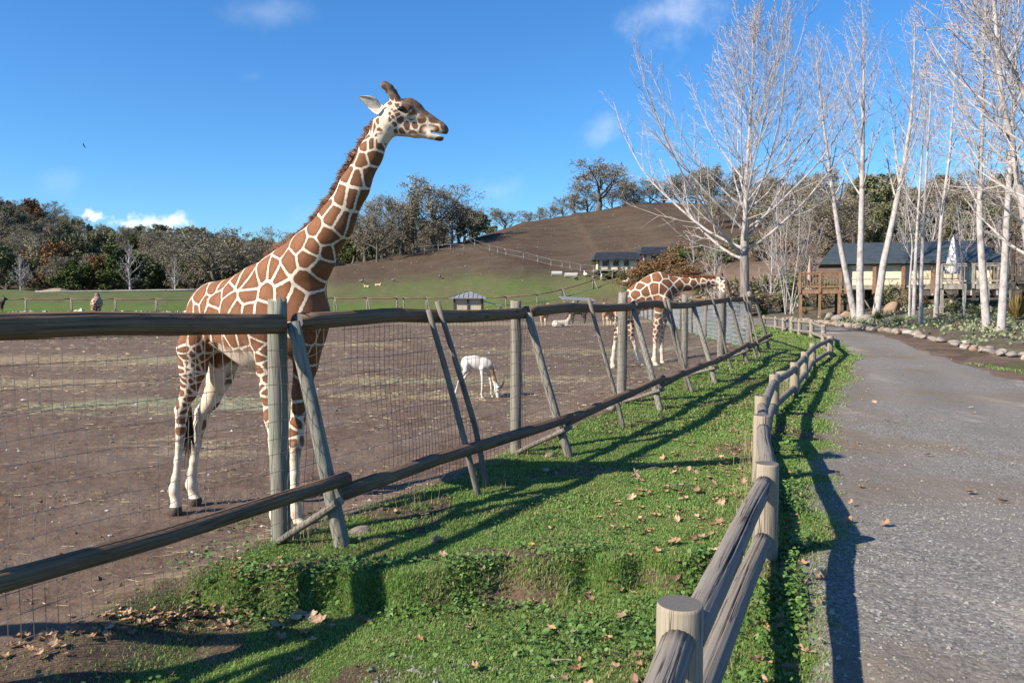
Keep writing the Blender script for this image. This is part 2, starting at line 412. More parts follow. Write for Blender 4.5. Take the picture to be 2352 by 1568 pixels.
def hay_mask(x, y):
    h = np.zeros_like(x); g = np.zeros_like(x)
    for (a, b, cy, sy, w, gr) in [(-8.6, -3.6, 14.3, .9, 1, 1), (-4.4, 2.0, 18.0, .9, 1, 1), (-3.6, .6, 15.6, .6, .8, 0), (-20, -9, 23, 2.2, 1, 0), (-13, -8, 17.5, 1.2, .8, 0), (-12, -4, 30, 2.5, .8, 0), (-2, 6, 27, 1.8, .7, 0), (-5.5, -3.2, 10.5, .7, .7, 0), (-26, -10, 42, 4, .8, 0), (-8, 10, 55, 4, 1.0, 0), (-2.6, -.9, 5.6, .35, .5, 0)]:
        k = w * np.exp(-((y - cy - .25 * np.sin(x * .8)) / sy) ** 2) * sst(a - 1, a + 1, x) * (1 - sst(b - 1, b + 1, x)); h = np.maximum(h, k); g = np.maximum(g, k * gr)
    return h, g
hayA, hayG = hay_mask(gx, gy); rc = (road_l(gy) + road_r(gy)) / 2
trk = np.maximum(np.exp(-((gx - rc + 1.0) / .38) ** 2), np.exp(-((gx - rc - .75) / .38) ** 2))
zc = np.stack([hayA, hayG, trk], 1)
za = np.stack([gm[1], gm[0], gm[2]], 1); zb = np.stack([gm[3], gm[4], gm[6]], 1)

def ground_material():
    m = mat('ground', .95, .12); n = N(m); p = n.pos()
    A = n.sep(n.attr('za', 'Color')); B = n.sep(n.attr('zb', 'Color'))
    n1 = n.noise(p, 1.1, 6, .6); n2 = n.noise(p, 9.0, 6, .62); n3 = n.noise(p, 42.0, 5, .65); n4 = n.noise(p, .22, 5, .6); nf = n.noise(p, 160.0, 3, .6)
    # paddock dirt: cocoa brown, streaks of old hay lying across, pale specks
    dirt = n.mix(n.ramp(n2, .3, .7), (.094, .060, .043), (.155, .105, .079))
    dirt = n.mix(n.ramp(n1, .35, .75), dirt, (.165, .126, .10))
    dirt = n.mix(n.math('MULTIPLY', n.ramp(n3, .55, .75), .5), dirt, (.21, .165, .13))
    st = n.map(p, (.55, 2.6, 1.0)); hay = n.noise(st, 1.0, 7, .68)
    fine = n.noise(n.map(p, (3.0, 26.0, 1.0)), 1.0, 4, .6)
    band = n.noise(n.map(p, (.07, .30, 1.0)), 1.0, 3, .5)
    hat = n.sep(n.attr('zc', 'Color'))
    hm = n.math('MULTIPLY', n.ramp(n.math('ADD', n.math('ADD', hay, n.math('MULTIPLY', band, .45)), n.math('MULTIPLY', hat[0], .38)), .80, 1.08), n.ramp(fine, .36, .60), clamp=True)
    haycol = n.mix(n.ramp(n.math('ADD', band, n.math('MULTIPLY', hat[1], .3)), .50, .68), (.37, .285, .175), (.27, .31, .185))
    dirt = n.mix(n.math('MULTIPLY', hm, .85), dirt, haycol)
    # lawn soil with green film
    soil = n.mix(n.ramp(n3, .35, .7), (.050, .034, .024), (.105, .075, .055))
    green = n.mix(n.ramp(n2, .3, .7), (.060, .105, .022), (.105, .165, .040))
    green = n.mix(n.math('MULTIPLY', n.ramp(n1, .45, .75), .5), green, (.115, .115, .045))
    lawnf = n.ramp(n.math('ADD', A[0], n.math('MULTIPLY', n.math('SUBTRACT', n2, .5), .9)), .42, .62)
    lawncol = n.mix(n.ramp(n3, .30, .52), soil, green)
    c = n.mix(lawnf, dirt, lawncol)
    # near soil (along the foot of the fences and bank)
    c = n.mix(n.math('MULTIPLY', n.ramp(n.math('MULTIPLY', A[0], n.math('SUBTRACT', 1.0, lawnf)), .02, .3), .7), c, soil)
    # gravel road: grey chippings, fines, pale worn patches
    gv = n.voro(p, 60.0, out='Color'); gs = n.sep(gv)
    g1 = n.mix(gs[0], (.115, .108, .10), (.27, .255, .238))
    g1 = n.mix(n.math('GREATER_THAN', gs[1], .93), g1, (.36, .35, .34))
    gfine = n.mix(n.ramp(n3, .3, .7), (.145, .136, .126), (.205, .193, .178))
    big = n.noise(n.map(p, (1.0, .7, 1.0)), .45, 5, .6)
    gravel = n.mix(n.ramp(n.math('ADD', big, n.math('MULTIPLY', n2, .35)), .56, .76), g1, gfine)
    pale = n.noise(n.map(p, (.9, .30, 1), (0, 0, -.35)), .62, 6, .62)
    gravel = n.mix(n.math('MULTIPLY', n.ramp(pale, .56, .66), .85), gravel, (.345, .305, .265))
    brn = n.noise(p, .33, 5, .6)
    gravel = n.mix(n.math('MULTIPLY', n.ramp(brn, .48, .66), .75), gravel, (.175, .135, .092))
    gravel = n.mix(n.math('MULTIPLY', n.math('MULTIPLY', hat[2], n.ramp(big, .35, .6)), .40), gravel, (.255, .235, .212))
    gf = n.ramp(n.math('ADD', A[1], n.math('MULTIPLY', n.math('SUBTRACT', n2, .5), .8)), .40, .60)
    c = n.mix(gf, c, gravel)
    # planted bed: mulch and pale ground cover
    bedc = n.mix(n.ramp(n2, .35, .65), (.070, .052, .038), (.13, .105, .08))
    bedc = n.mix(n.ramp(n.math('ADD', n1, n.math('MULTIPLY', n3, .3)), .62, .78), bedc, (.13, .15, .085))
    c = n.mix(A[2], c, bedc)
    # meadow, bright strip, brown stony slope, woodland floor
    brown = n.mix(n.ramp(n1, .3, .7), (.060, .040, .026), (.086, .059, .040))
    brown = n.mix(n.ramp(n4, .40, .68), brown, (.082, .064, .046))
    hcon = n.noise(n.map(p, (.02, .15, .55)), 1.0, 5, .6)
    brown = n.mix(n.math('MULTIPLY', n.ramp(hcon, .48, .64), .55), brown, (.095, .074, .054))
    mg = n.mix(n.ramp(n4, .36, .62), (.098, .096, .046), (.074, .110, .032))
    mg = n.mix(n.math('MULTIPLY', n.ramp(n1, .40, .7), .55), mg, (.125, .115, .062))
    far = n.math('GREATER_THAN', n.new('ShaderNodeSeparateXYZ').outputs[1], -1e9)
    sx = n.new('ShaderNodeSeparateXYZ'); n.put(sx.inputs[0], p)
    farf = n.ramp(sx.outputs[1], 86, 99)
    c = n.mix(farf, c, brown)
    c = n.mix(B[0], c, mg)
    c = n.mix(n.math('MULTIPLY', B[1], .75), c, (.080, .135, .022))
    spk = n.voro(p, 1.3); c = n.mix(n.math('MULTIPLY', n.math('MULTIPLY', n.math('LESS_THAN', spk, .075), farf), n.math('GREATER_THAN', n1, .5)), c, (.30, .28, .25))
    c = n.mix(B[2], c, n.mix(n.ramp(n1, .4, .6), (.060, .050, .030), (.085, .085, .035)))
    b1 = n.bump(n.math('ADD', n3, n.math('MULTIPLY', nf, .5)), .55, .02)
    b2 = n.bump(n2, .5, .06, b1)
    b3 = n.bump(n.math('MULTIPLY', gs[0], gf), .5, .012, b2)
    return n.out(c, b3)
M_GROUND = ground_material()
cx = GV[quads].mean(1)
qg, ql = gm[0][quads].mean(1), gm[1][quads].mean(1)
qtx = tall_x(cx[:, 1]); qpx = 1176 + 1829 * cx[:, 0] / np.maximum(cx[:, 1], 20)
zone = np.zeros(len(quads), int)                                   # 0 paddock
inY = (cx[:, 1] > -6)
zone[(cx[:, 0] > qtx) & (cx[:, 1] < 88)] = 1                        # lawn
zone[(qg > .5)] = 2                                                # gravel road
zone[(cx[:, 0] > road_r(cx[:, 1]) - .1) & (zone != 2) & (cx[:, 1] < 88)] = 3   # garden bed
zone[(cx[:, 1] >= 92)] = 4                                         # meadow
zone[(cx[:, 1] >= 92) & (qpx > 640) & (cx[:, 1] < np.interp(qpx, _px, _rr) + 6)] = 5      # hill
zone[(cx[:, 1] >= 92) & (cx[:, 1] > np.interp(qpx, _px, _rr) + 6)] = 6     # wooded hillside
zone[(cx[:, 1] < -6)] = 0
GROUND = {}
for k, nm in enumerate(['paddock_ground', 'lawn', 'gravel_road', 'garden_bed', 'meadow', 'hill', 'wooded_hill']):
    q = quads[zone == k]
    u, inv = np.unique(q, return_inverse=True)
    me = mk_mesh(nm, GV[u], [inv.reshape(-1, 4)], True, {'za': za[u], 'zb': zb[u], 'zc': zc[u]})
    GROUND[nm] = tag(link(nm, me, M_GROUND), kind='structure')
for nm, lb in [('paddock_ground', 'bare brown dirt of the paddock strewn with old hay'), ('lawn', 'strip of green lawn between the two wooden fences'),
               ('gravel_road', 'grey gravel road curving away beside the low fence'), ('garden_bed', 'planted bed and verge across the gravel road'),
               ('meadow', 'green meadow beyond the far paddock rail'), ('hill', 'bare brown hill behind the meadow'), ('wooded_hill', 'hillside under the oak woods')]:
    GROUND[nm]['label'] = lb
# ---------------------------------------------------------------- animals: bodies grown from blended round limbs
import openvdb
def sdf_body(prims, h):
    """prims: (a, b, ra, rb, blend, lat_axis or None, lat_k, op); returns a continuous quad/tri surface"""
    pts = np.array([p[0] for p in prims] + [p[1] for p in prims]); rm = max(max(p[2], p[3]) for p in prims)
    lo = pts.min(0) - rm - 3 * h; hi = pts.max(0) + rm + 3 * h
    n = np.ceil((hi - lo) / h).astype(int) + 1
    D = np.full(n, .25, np.float32)
    ax = [lo[i] + h * np.arange(n[i]) for i in range(3)]
    for (a, b, ra, rb, bl, la, lk, op) in prims:
        a = np.asarray(a, float); b = np.asarray(b, float)
        ext = max(ra, rb) * min(max(1.0, lk), 20.0) + bl + 4 * h
        l0 = np.minimum(a, b) - ext; h0 = np.maximum(a, b) + ext
        i0 = np.maximum(((l0 - lo) / h).astype(int), 0); i1 = np.minimum(((h0 - lo) / h).astype(int) + 2, n)
        sl = tuple(slice(i0[k], i1[k]) for k in range(3))
        gx_, gy_, gz_ = [ax[k][i0[k]:i1[k]].astype(np.float32) for k in range(3)]
        q = np.stack(np.broadcast_arrays(gx_[:, None, None] - a[0], gy_[None, :, None] - a[1], gz_[None, None, :] - a[2]), -1)
        d = b - a
        if la is not None and lk != 1.0:
            la = np.asarray(la, float) / np.linalg.norm(la); f = 1 / lk - 1
            q = q + (q @ la.astype(np.float32))[..., None] * (la * f).astype(np.float32)
            d = d + la * (d @ la) * f
        L2 = float(d @ d) + 1e-12
        t = np.clip((q @ d.astype(np.float32)) / L2, 0, 1)
        q -= t[..., None] * d.astype(np.float32)
        dist = np.sqrt((q * q).sum(-1)) - (ra + (rb - ra) * t)
        if lk < 1: dist = dist * (0.5 + .5 * lk)
        cur = D[sl]
        if op == 'sub':
            D[sl] = np.maximum(cur, -dist)
        else:
            hh = np.maximum(bl - np.abs(cur - dist), 0) / bl
            D[sl] = np.minimum(cur, dist) - hh * hh * bl * .25
    g = openvdb.FloatGrid(.25); g.copyFromArray(np.ascontiguousarray(D.astype(np.float32)))
    P, Q = g.convertToQuads(0.0)
    P = np.asarray(P, float) * h + lo
    Q = np.asarray(Q)
    # keep outward orientation
    c = P[Q]; nrm = np.cross(c[:, 1] - c[:, 0], c[:, 2] - c[:, 0]); vol = (nrm * c[:, 0]).sum()
    if vol < 0: Q = Q[:, ::-1]
    return P, Q
def chain(pts, bl=.03, la=None, lk=1.0):
    """pts: (xyz, radius) along a limb"""
    return [(pts[i][0], pts[i + 1][0], pts[i][1], pts[i + 1][1], bl, la, lk, 'add') for i in range(len(pts) - 1)]
def relax(P, Q, it=2, lam=.5):
    e = np.concatenate([Q[:, [0, 1]], Q[:, [1, 2]], Q[:, [2, 3]], Q[:, [3, 0]]])
    for _ in range(it):
        s = np.zeros_like(P); k = np.zeros(len(P))
        np.add.at(s, e[:, 0], P[e[:, 1]]); np.add.at(s, e[:, 1], P[e[:, 0]]); np.add.at(k, e[:, 0], 1); np.add.at(k, e[:, 1], 1)
        P = P + lam * (s / k[:, None] - P)
    return P
def knn2(P, Sd, chunk=4000, rnd=None):
    i1 = np.empty(len(P), int); ed = np.empty(len(P))
    S2 = (Sd * Sd).sum(1)
    for c in range(0, len(P), chunk):
        p = P[c:c + chunk]; d = S2[None] - 2 * p @ Sd.T + (p * p).sum(1)[:, None]
        k = np.argpartition(d, 3, 1)[:, :4]; dk = np.take_along_axis(d, k, 1); o = np.argsort(dk, 1)
        k = np.take_along_axis(k, o, 1); dk = np.take_along_axis(dk, o, 1)
        e = []
        for j in (1, 2, 3):
            sep = np.linalg.norm(Sd[k[:, 0]] - Sd[k[:, j]], axis=1) + 1e-6
            e.append((dk[:, j] - dk[:, 0]) / (2 * sep))
        e = np.stack(e); mn = e.min(0); kk = (.045 if rnd is None else rnd[c:c + chunk]) * np.sqrt(dk[:, 0] + 1e-9) + .0022       # rounded corners
        i1[c:c + chunk] = k[:, 0]; ed[c:c + chunk] = mn - kk * np.log(np.exp(-(e - mn) / kk).sum(0))
    return i1, ed
def spread_seeds(P, first, space, r=None, tries=6000):
    """adds seeds on the surface no nearer than the local spacing"""
    r = r or np.random.default_rng(11)
    out = [np.asarray(f, float) for f in first]
    A = np.array(out) if out else np.zeros((0, 3))
    for i in r.permutation(len(P))[:tries]:
        p = P[i]
        if len(A) == 0 or ((A - p) ** 2).sum(1).min() > space[i] ** 2:
            A = np.concatenate([A, p[None]])
    return A
def giraffe_material():
    m = mat('giraffe_hide', .78, .18); n = N(m); p = n.coord('Object')
    e = n.attr('edge'); pale = n.attr('pale'); dk = n.attr('dark'); tone = n.attr('tone')
    n1 = n.noise(p, 55, 4, .6); n2 = n.noise(p, 9, 4, .6); n3 = n.noise(n.map(p, (1, 1, .35)), 240, 3, .6); n0 = n.noise(p, 22, 3, .5)
    e2 = n.math('ADD', n.math('ADD', e, n.math('MULTIPLY', n.math('SUBTRACT', n1, .5), .016)), n.math('MULTIPLY', n.math('SUBTRACT', n0, .5), .014))
    f = n.ramp(e2, -.003, .0045)
    br = n.mix(n.ramp(n2, .3, .75), (.158, .063, .028), (.225, .094, .043))
    br = n.mix(n.math('MULTIPLY', tone, .55), br, (.110, .056, .032))
    br = n.mix(n.ramp(n3, .3, .7, 0, .35), br, (.25, .135, .08))
    cr = n.mix(n.ramp(n2, .3, .8), (.62, .52, .41), (.72, .65, .55))
    cr = n.mix(n.ramp(n3, .35, .75, 0, .25), cr, (.50, .38, .27))
    br = n.mix(n.math('MULTIPLY', n.math('SUBTRACT', 1.0, n.ramp(e2, .004, .045)), .40), br, (.105, .044, .021)); br = n.mix(n.math('MULTIPLY', n.ramp(n1, .52, .78), .45), br, (.12, .055, .03)); cr = n.mix(n.math('MULTIPLY', n.ramp(n1, .5, .8), .35), cr, (.42, .32, .23))
    f = n.math('MULTIPLY', f, n.math('SUBTRACT', 1.0, n.ramp(n.math('ADD', pale, n.math('MULTIPLY', n.math('SUBTRACT', n0, .5), .5)), .25, .95)))
    c = n.mix(f, cr, br)
    c = n.mix(n.math('MULTIPLY', n.ramp(n.math('ADD', dk, n.math('MULTIPLY', n.math('SUBTRACT', n1, .5), .3)), .3, .75), .88), c, n.mix(n1, (.075, .045, .033), (.155, .095, .065)))
    return n.out(c, n.bump(n3, .45, .005, n.bump(n0, .12, .012)))
M_HIDE = giraffe_material()
def simple(name, col, col2=None, scale=8, rough=.85, bump=.3, bdist=.01, spec=.2, coord='Object', stretch=(1, 1, 1), det=5):
    m = mat(name, rough, spec); n = N(m); p = n.map(n.coord(coord), stretch)
    t = n.noise(p, scale, det, .6)
    c = n.mix(n.ramp(t, .3, .7), col, col2 or tuple(x * 1.5 for x in col))
    return n.out(c, n.bump(t, bump, bdist))
M_HOOF = simple('hoof_horn', (.045, .035, .030), (.11, .09, .075), 30)
M_EYE = mat('dark_eye', .08, .6); N(M_EYE).out((.008, .006, .005))
M_MANE = simple('mane_hair', (.17, .085, .055), (.34, .19, .125), 14, .8, 0)
M_TUFT = simple('black_hair', (.012, .010, .009), (.04, .03, .026), 20)
M_EAR = simple('ear_fur', (.38, .33, .27), (.56, .50, .43), 25, .9)
def hair_strip(roots, dirs, lens, wid, seed=0, across=None, bend=None):
    """many flat pointed hairs; roots (n,3)"""
    r = np.random.default_rng(seed); n = len(roots)
    dirs = dirs / np.linalg.norm(dirs, axis=1, keepdims=True)
    side = np.cross(dirs, r.normal(size=(n, 3))); side /= np.linalg.norm(side, axis=1, keepdims=True)
    if bend is None: bend = np.array([0, 0, -.15])
    mid = roots + dirs * lens[:, None] * .55; tip = roots + dirs * lens[:, None] + bend * lens[:, None]
    V = np.stack([roots - side * wid[:, None], roots + side * wid[:, None], mid + side * wid[:, None] * .7, mid - side * wid[:, None] * .7, tip], 1).reshape(-1, 3)
    b = np.arange(n)[:, None] * 5
    return V, [b + np.array([[0, 1, 2, 3]]), b + np.array([[3, 2, 4]])]
def ear_mesh(base, tip, up, w, depth=.35):
    """a cupped leaf-shaped ear with thickness"""
    base, tip, up = map(lambda v: np.asarray(v, float), (base, tip, up))
    ax = tip - base; L = np.linalg.norm(ax); ax /= L; up = up - ax * (up @ ax); up /= np.linalg.norm(up); out = np.cross(ax, up)
    t = np.linspace(0, 1, 9); wd = w * np.array([.32, .62, .9, 1.0, .95, .8, .56, .28, .02])
    ph = np.linspace(-1, 1, 7)
    V = []
    for s in (1, -1):
        for i in range(9):
            for q in ph:
                V.append(base + ax * L * t[i] + up * wd[i] * q + out * (wd[i] * depth * (q * q) * 1.0 + s * .004))
    V = np.array(V); F = []
    for s in range(2):
        for i in range(8):
            for j in range(6):
                a = s * 63 + i * 7 + j; f = [a, a + 1, a + 8, a + 7]
                F.append(f if s == 0 else f[::-1])
    for i in range(8):
        for j in (0, 6): F.append([i * 7 + j, 63 + i * 7 + j, 63 + (i + 1) * 7 + j, (i + 1) * 7 + j])
    return V, [np.array(F)]
def px_seeds(P, lst, rad=6.0):
    """surface points seen at the given picture positions"""
    q = proj(P); out = []
    for (x, y) in lst:
        d = (q[:, 0] - x) ** 2 + (q[:, 1] - y) ** 2; k = np.where(d < rad * rad)[0]
        if len(k) == 0: continue
        # nearest surface; centre of those
        f = q[k, 2]; k = k[f < f.min() + .10]
        out.append(P[k[np.argmin(d[k])]])
    return out
def z1(*l): return [((500 + x / 1.651) * .6447, (200 + y / 1.651) * .6447) for x, y in l]
def r1(*l): return [((600 + x / 3.408) * .6447, (880 + y / 3.408) * .6447) for x, y in l]
def r2(*l): return [((900 + x / 3.92) * .6447, (500 + y / 3.92) * .6447) for x, y in l]
def r3(*l): return [((600 + x / 3.485) * .6447, (1150 + y / 3.485) * .6447) for x, y in l]
def hz(*l): return [((1200 + x / 4.48) * .6447, (250 + y / 4.48) * .6447) for x, y in l]

def build_giraffe_front():
    th = R(31.5); H = np.array([math.cos(th), -math.sin(th), 0]); Lf = np.array([math.sin(th), math.cos(th), 0])
    hl = np.array([.06, .998, 0.0])
    pr = []
    C = lambda a, b, ra, rb, bl=.06, la=Lf, lk=1.0, op='add': pr.append((a, b, ra, rb, bl, la, lk, op))
    # trunk
    C(U(497, 722, 7.38), U(524, 722, 7.28), .265, .295, .05, Lf, .88)
    C(U(500, 722, 7.33), U(596, 736, 7.02), .300, .425, .06, Lf, .76)
    C(U(596, 736, 7.02), U(672, 724, 6.80), .425, .315, .06, Lf, .74)
    C(U(603, 665, 7.00), U(650, 655, 6.90), .20, .255, .10, Lf, .72)
    C(U(560, 680, 7.12), U(603, 662, 7.00), .16, .19, .10, Lf, .8)
    C(U(690, 768, 6.80), U(708, 728, 6.76), .205, .18, .08, Lf, 1.05)
    C(U(700, 760, 6.86), U(708, 840, 6.95), .16, .085, .08, Lf, 1.0)
    # shoulder blade, haunch, hip, ribs and neck cords under the skin
    sd_ = -Lf
    C(U(668, 672, 6.84) + sd_ * .15, U(628, 752, 6.92) + sd_ * .20, .10, .115, .06, Lf, .8)
    C(U(630, 745, 6.92) + sd_ * .20, U(612, 790, 6.82) + sd_ * .06, .10, .09, .05, None, 1)
    for q_ in range(5):
        xq = 528 + q_ * 15; C(U(xq, 690, 7.22 - q_ * .035) + sd_ * .235, U(xq - 6, 780, 7.22 - q_ * .035) + sd_ * .225, .022, .022, .05, None, 1)
    C(U(700, 640, 6.72) + sd_ * .13, U(775, 520, 6.49) + sd_ * .085, .055, .04, .05, None, 1)
    C(U(775, 520, 6.49) + sd_ * .085, U(862, 330, 6.36) + sd_ * .045, .04, .03, .04, None, 1)
    # neck
    nk = [((650, 645, 6.88), .265), ((712, 590, 6.66), .208), ((771, 512, 6.50), .152), ((815, 428, 6.42), .121), ((850, 356, 6.37), .098), ((882, 292, 6.35), .091), ((905, 264, 6.35), .095)]
    C(U(672, 690, 6.82), U(712, 600, 6.66), .30, .20, .10, Lf, .72)
    for (a, ra), (b, rb) in zip(nk[:-1], nk[1:]): C(U(*a), U(*b), ra, rb, .05, Lf, .80)
    # head
    d = 6.35; k = d / 1829
    C(U(903, 259, d), U(934, 257, d), 25 * k, 27 * k, .03, hl, .86)
    C(U(938, 254, d), U(1010, 294, d), 23.5 * k, 14.5 * k, .03, hl, .72)
    C(U(943, 241, d), U(958, 249, d), 13.5 * k, 12 * k, .03, hl, 1.0)
    C(U(1008, 294, d), U(1019, 299, d), 14.5 * k, 11.5 * k, .015, hl, 1.0)
    C(U(906, 289, d), U(955, 301, d), 23 * k, 15 * k, .03, hl, .78)
    C(U(955, 302, d), U(990, 309, d), 14 * k, 10.5 * k, .02, hl, .85)
    C(U(990, 310, d), U(1011, 315, d), 10.5 * k, 9.5 * k, .012, hl, 1.0)
    for s in (-1, 1):
        o = hl * s
        C(U(920, 246, d) + o * .062, U(941, 250, d) + o * .058, 8 * k, 7 * k, .025, None, 1)
        C(U(913, 236, d) + o * .040, U(899, 208, d) + o * .062, 12.5 * k, 8.5 * k, .022, None, 1)
        C(U(899, 208, d) + o * .062, U(888, 201, d) + o * .066, 9 * k, 9.5 * k, .015, None, 1)
        C(U(1021, 291, d) + o * .03, U(1024, 296, d) + o * .02, 5 * k, 5 * k, .01, None, 1)
    mo = [(993, 304.4, 2.2), (1004, 307.2, 2.6), (1014, 309.8, 3.4), (1024, 312.4, 4.3), (1036, 315.5, 5.6)]
    for (a0, a1) in zip(mo[:-1], mo[1:]): C(U(a0[0], a0[1], d), U(a1[0], a1[1], d), a0[2] * k, a1[2] * k, .01, hl, 40.0, 'sub')
    # legs: near hind, far hind, near front, far front
    def leg(pts, bl=.035):
        for (a, b) in zip(pts[:-1], pts[1:]): C(U(*a[:3]), U(*b[:3]), a[3], b[3], bl, None, 1)
    leg([(466, 745, 7.27, .155), (447, 800, 7.28, .148), (444, 845, 7.3, .120), (433, 903, 7.33, .068), (414, 944, 7.36, .049), (415, 985, 7.37, .041), (409, 1058, 7.38, .030), (404, 1099, 7.38, .034), (400, 1126, 7.38, .047), (405, 1155, 7.37, .044)])
    leg([(500, 745, 7.5, .20), (516, 815, 7.56, .155), (505, 868, 7.6, .115), (484, 920, 7.64, .078), (465, 947, 7.66, .063), (458, 978, 7.67, .055), (451, 1019, 7.68, .042), (446, 1058, 7.69, .036), (441, 1085, 7.7, .038), (440, 1112, 7.7, .050), (445, 1135, 7.7, .046)])
    leg([(618, 745, 6.76, .16), (613, 800, 6.76, .108), (613, 850, 6.75, .082), (618, 900, 6.7, .068), (625, 960, 6.65, .060), (629, 1000, 6.62, .050), (632, 1100, 6.58, .034), (634, 1180, 6.55, .048), (637, 1205, 6.54, .044)])
    leg([(697, 745, 6.96, .17), (705, 800, 6.97, .118), (693, 900, 6.93, .080), (682, 975, 6.9, .060), (680, 1015, 6.88, .062), (677, 1042, 6.88, .046), (677, 1090, 6.87, .038), (677, 1130, 6.86, .038), (679, 1172, 6.85, .052), (686, 1195, 6.84, .046)])
    hoofs = [(U(405, 1158, 7.37), U(402, 1174, 7.36)), (U(446, 1138, 7.7), U(448, 1150, 7.68)), (U(637, 1208, 6.54), U(638, 1224, 6.52)), (U(689, 1198, 6.84), U(697, 1211, 6.82))]
    for a, b in hoofs: C(a, b, .046, .066, .02, None, 1)
    P, Q = sdf_body(pr, .0085)
    # flat soles
    for a, b in hoofs:
        zb = b[2] - .035; near = np.linalg.norm(P[:, :2] - b[:2], axis=1) < .16
        lowm = near & (P[:, 2] < zb); P[lowm, 2] = zb + (P[lowm, 2] - zb) * .06
    P = relax(P, Q, 2, .4)
    pj = proj(P); px, py = pj[:, 0], pj[:, 1]
    head = (px > 866) & (py < 330) & (py > 185)
    legm = np.zeros(len(P))
    legd = np.full(len(P), 9.0)
    zg = zt(P[:, 0], P[:, 1]); hgt = P[:, 2] - (-.33)
    legm = 1 - sst(.95, 1.45, hgt)
    seeds = z1((1365, 430), (1405, 445), (1332, 468)) + r2((1555, 60), (1675, 40), (1745, 50), (1430, 230), (1505, 265), (1705, 220), (1330, 470), (1460, 510), (1610, 500), (1230, 760), (1390, 800), (1510, 830), (1020, 930), (1095, 1040), (1270, 1150), (1380, 1180), (870, 1190), (1040, 1360), (640, 1420), (820, 1500), (430, 1490), (1180, 1520))
    seeds += r1((1150, 290), (1270, 270), (1450, 180), (1690, 120), (1960, 60), (1850, 270), (1345, 340), (1680, 420), (1400, 540), (1560, 620), (1185, 570), (960, 600), (1000, 430), (735, 490), (730, 680), (560, 650), (560, 480), (960, 770), (1130, 750), (420, 690), (525, 790), (330, 770), (380, 620), (800, 420), (660, 440), (900, 385), (1750, 700), (270, 790), (820, 770))
    seeds += r3((180, 220), (300, 230), (430, 220), (360, 330), (200, 340), (290, 395), (220, 430), (340, 480), (420, 440), (230, 510), (290, 520), (175, 520), (240, 580), (355, 570), (175, 600), (275, 640), (330, 630), (210, 660), (270, 715), (340, 690), (200, 715), (190, 790), (250, 850), (310, 800), (180, 860), (240, 940), (180, 1030), (130, 1030), (200, 1090), (470, 300), (440, 520), (610, 210), (800, 230), (920, 230), (740, 320), (890, 390), (1000, 360), (1110, 270), (1140, 170), (1190, 360), (1155, 440), (1150, 590), (1205, 540), (1130, 720), (1190, 700), (1155, 790), (1190, 860), (1190, 950), (1195, 1040), (1205, 1150), (1750, 200), (1900, 200), (1680, 330), (1830, 330), (1800, 450), (1760, 620))
    seeds += hz((815, 900), (920, 860), (990, 805), (895, 730), (1120, 900), (940, 980), (1025, 970), (1110, 1035), (1210, 1020), (1310, 1010), (1245, 890), (1365, 930), (885, 620), (865, 545), (895, 455), (940, 470), (850, 690), (930, 660), (945, 710), (840, 775), (820, 590), (930, 570), (900, 580), (575, 940), (685, 990), (480, 1060))
    sd = px_seeds(P, seeds)
    space = np.where(head, .050, np.where(hgt < .95, .085, .085 + .155 * sst(.95, 1.5, hgt)))
    nb = (px > 700) & (py < 560); space = np.where(nb & ~head, .155 - .05 * sst(500, 300, py), space)
    A = spread_seeds(P, sd, space * 1.08)
    i1, ed = knn2(P, A, 4000, np.where(head, .15, .035 + .10 * legm))
    hw = np.where(head, .0048, .0092) + .0020 * legm * ~head
    hw = np.where((px > 740) & ~head, .0105, hw)
    hw = np.where((px < 480) & (py < 760), .0075, hw)
    nzl = fbm(P[:, 0] * 2.3 + P[:, 1] * 1.7, P[:, 2] * 2.6 + P[:, 1], 3); hw = hw * np.clip(.35 + 1.35 * nzl, .5, 1.5)
    edge = ed - np.where(head & (px < 965) & (py > 258), .0042, hw)
    pale = np.clip(1.25 * (1 - sst(.28, 1.02, hgt)), 0, 1)
    # belly, inner thighs, throat, muzzle sides
    spine_y = U(600, 735, 7.0)
    rel = (P - U(600, 735, 7.0)); lat = rel @ Lf
    belly = (px > 500) & (px < 610) & (hgt < 1.66) & (hgt > 1.0)
    nz = np.zeros_like(P); c = P[Q]; fn = np.cross(c[:, 2] - c[:, 0], c[:, 3] - c[:, 1])
    for j in range(4): np.add.at(nz, Q[:, j], fn)
    nz /= np.linalg.norm(nz, axis=1, keepdims=True) + 1e-12
    pale = np.maximum(pale, np.where(belly, 1 - sst(-.80, -.10, nz[:, 2]), 0))
    farhind = (px > 425) & (pj[:, 2] > 7.46) & (hgt < 1.45) & (hgt > .5)
    pale = np.maximum(pale, np.where(farhind & ((nz @ -Lf) > -.15), sst(.0, .5, nz @ -Lf), 0))
    throat = (px > 866) & (px < 905) & (py > 262) & (py < 345) & ((px - 866) * .9 + 262 > py - 26)
    pale = np.maximum(pale, np.where(throat & (py > 285), .75, 0))
    pale = np.maximum(pale, np.where((px > 870) & (px < 893) & (py < 285) & (py > 240), .8, 0))
    dark = np.zeros(len(P))
    nose = sst(0, 1, ((px - 940) * .50 + (240 - py) + 19) / 14) * (px > 925) * (py < 330)
    dark = np.maximum(dark, nose * .85)
    dark = np.maximum(dark, np.where(head & (py < 228), sst(236, 214, py), 0))
    dark = np.maximum(dark, np.where((px > 1008) & (py > 270), sst(1008, 1018, px) * .7, 0) * (py < 330))
    dark = np.maximum(dark, np.where((px > 905) & (px < 960) & (py > 225) & (py < 250), sst(908, 930, px) * .8, 0))
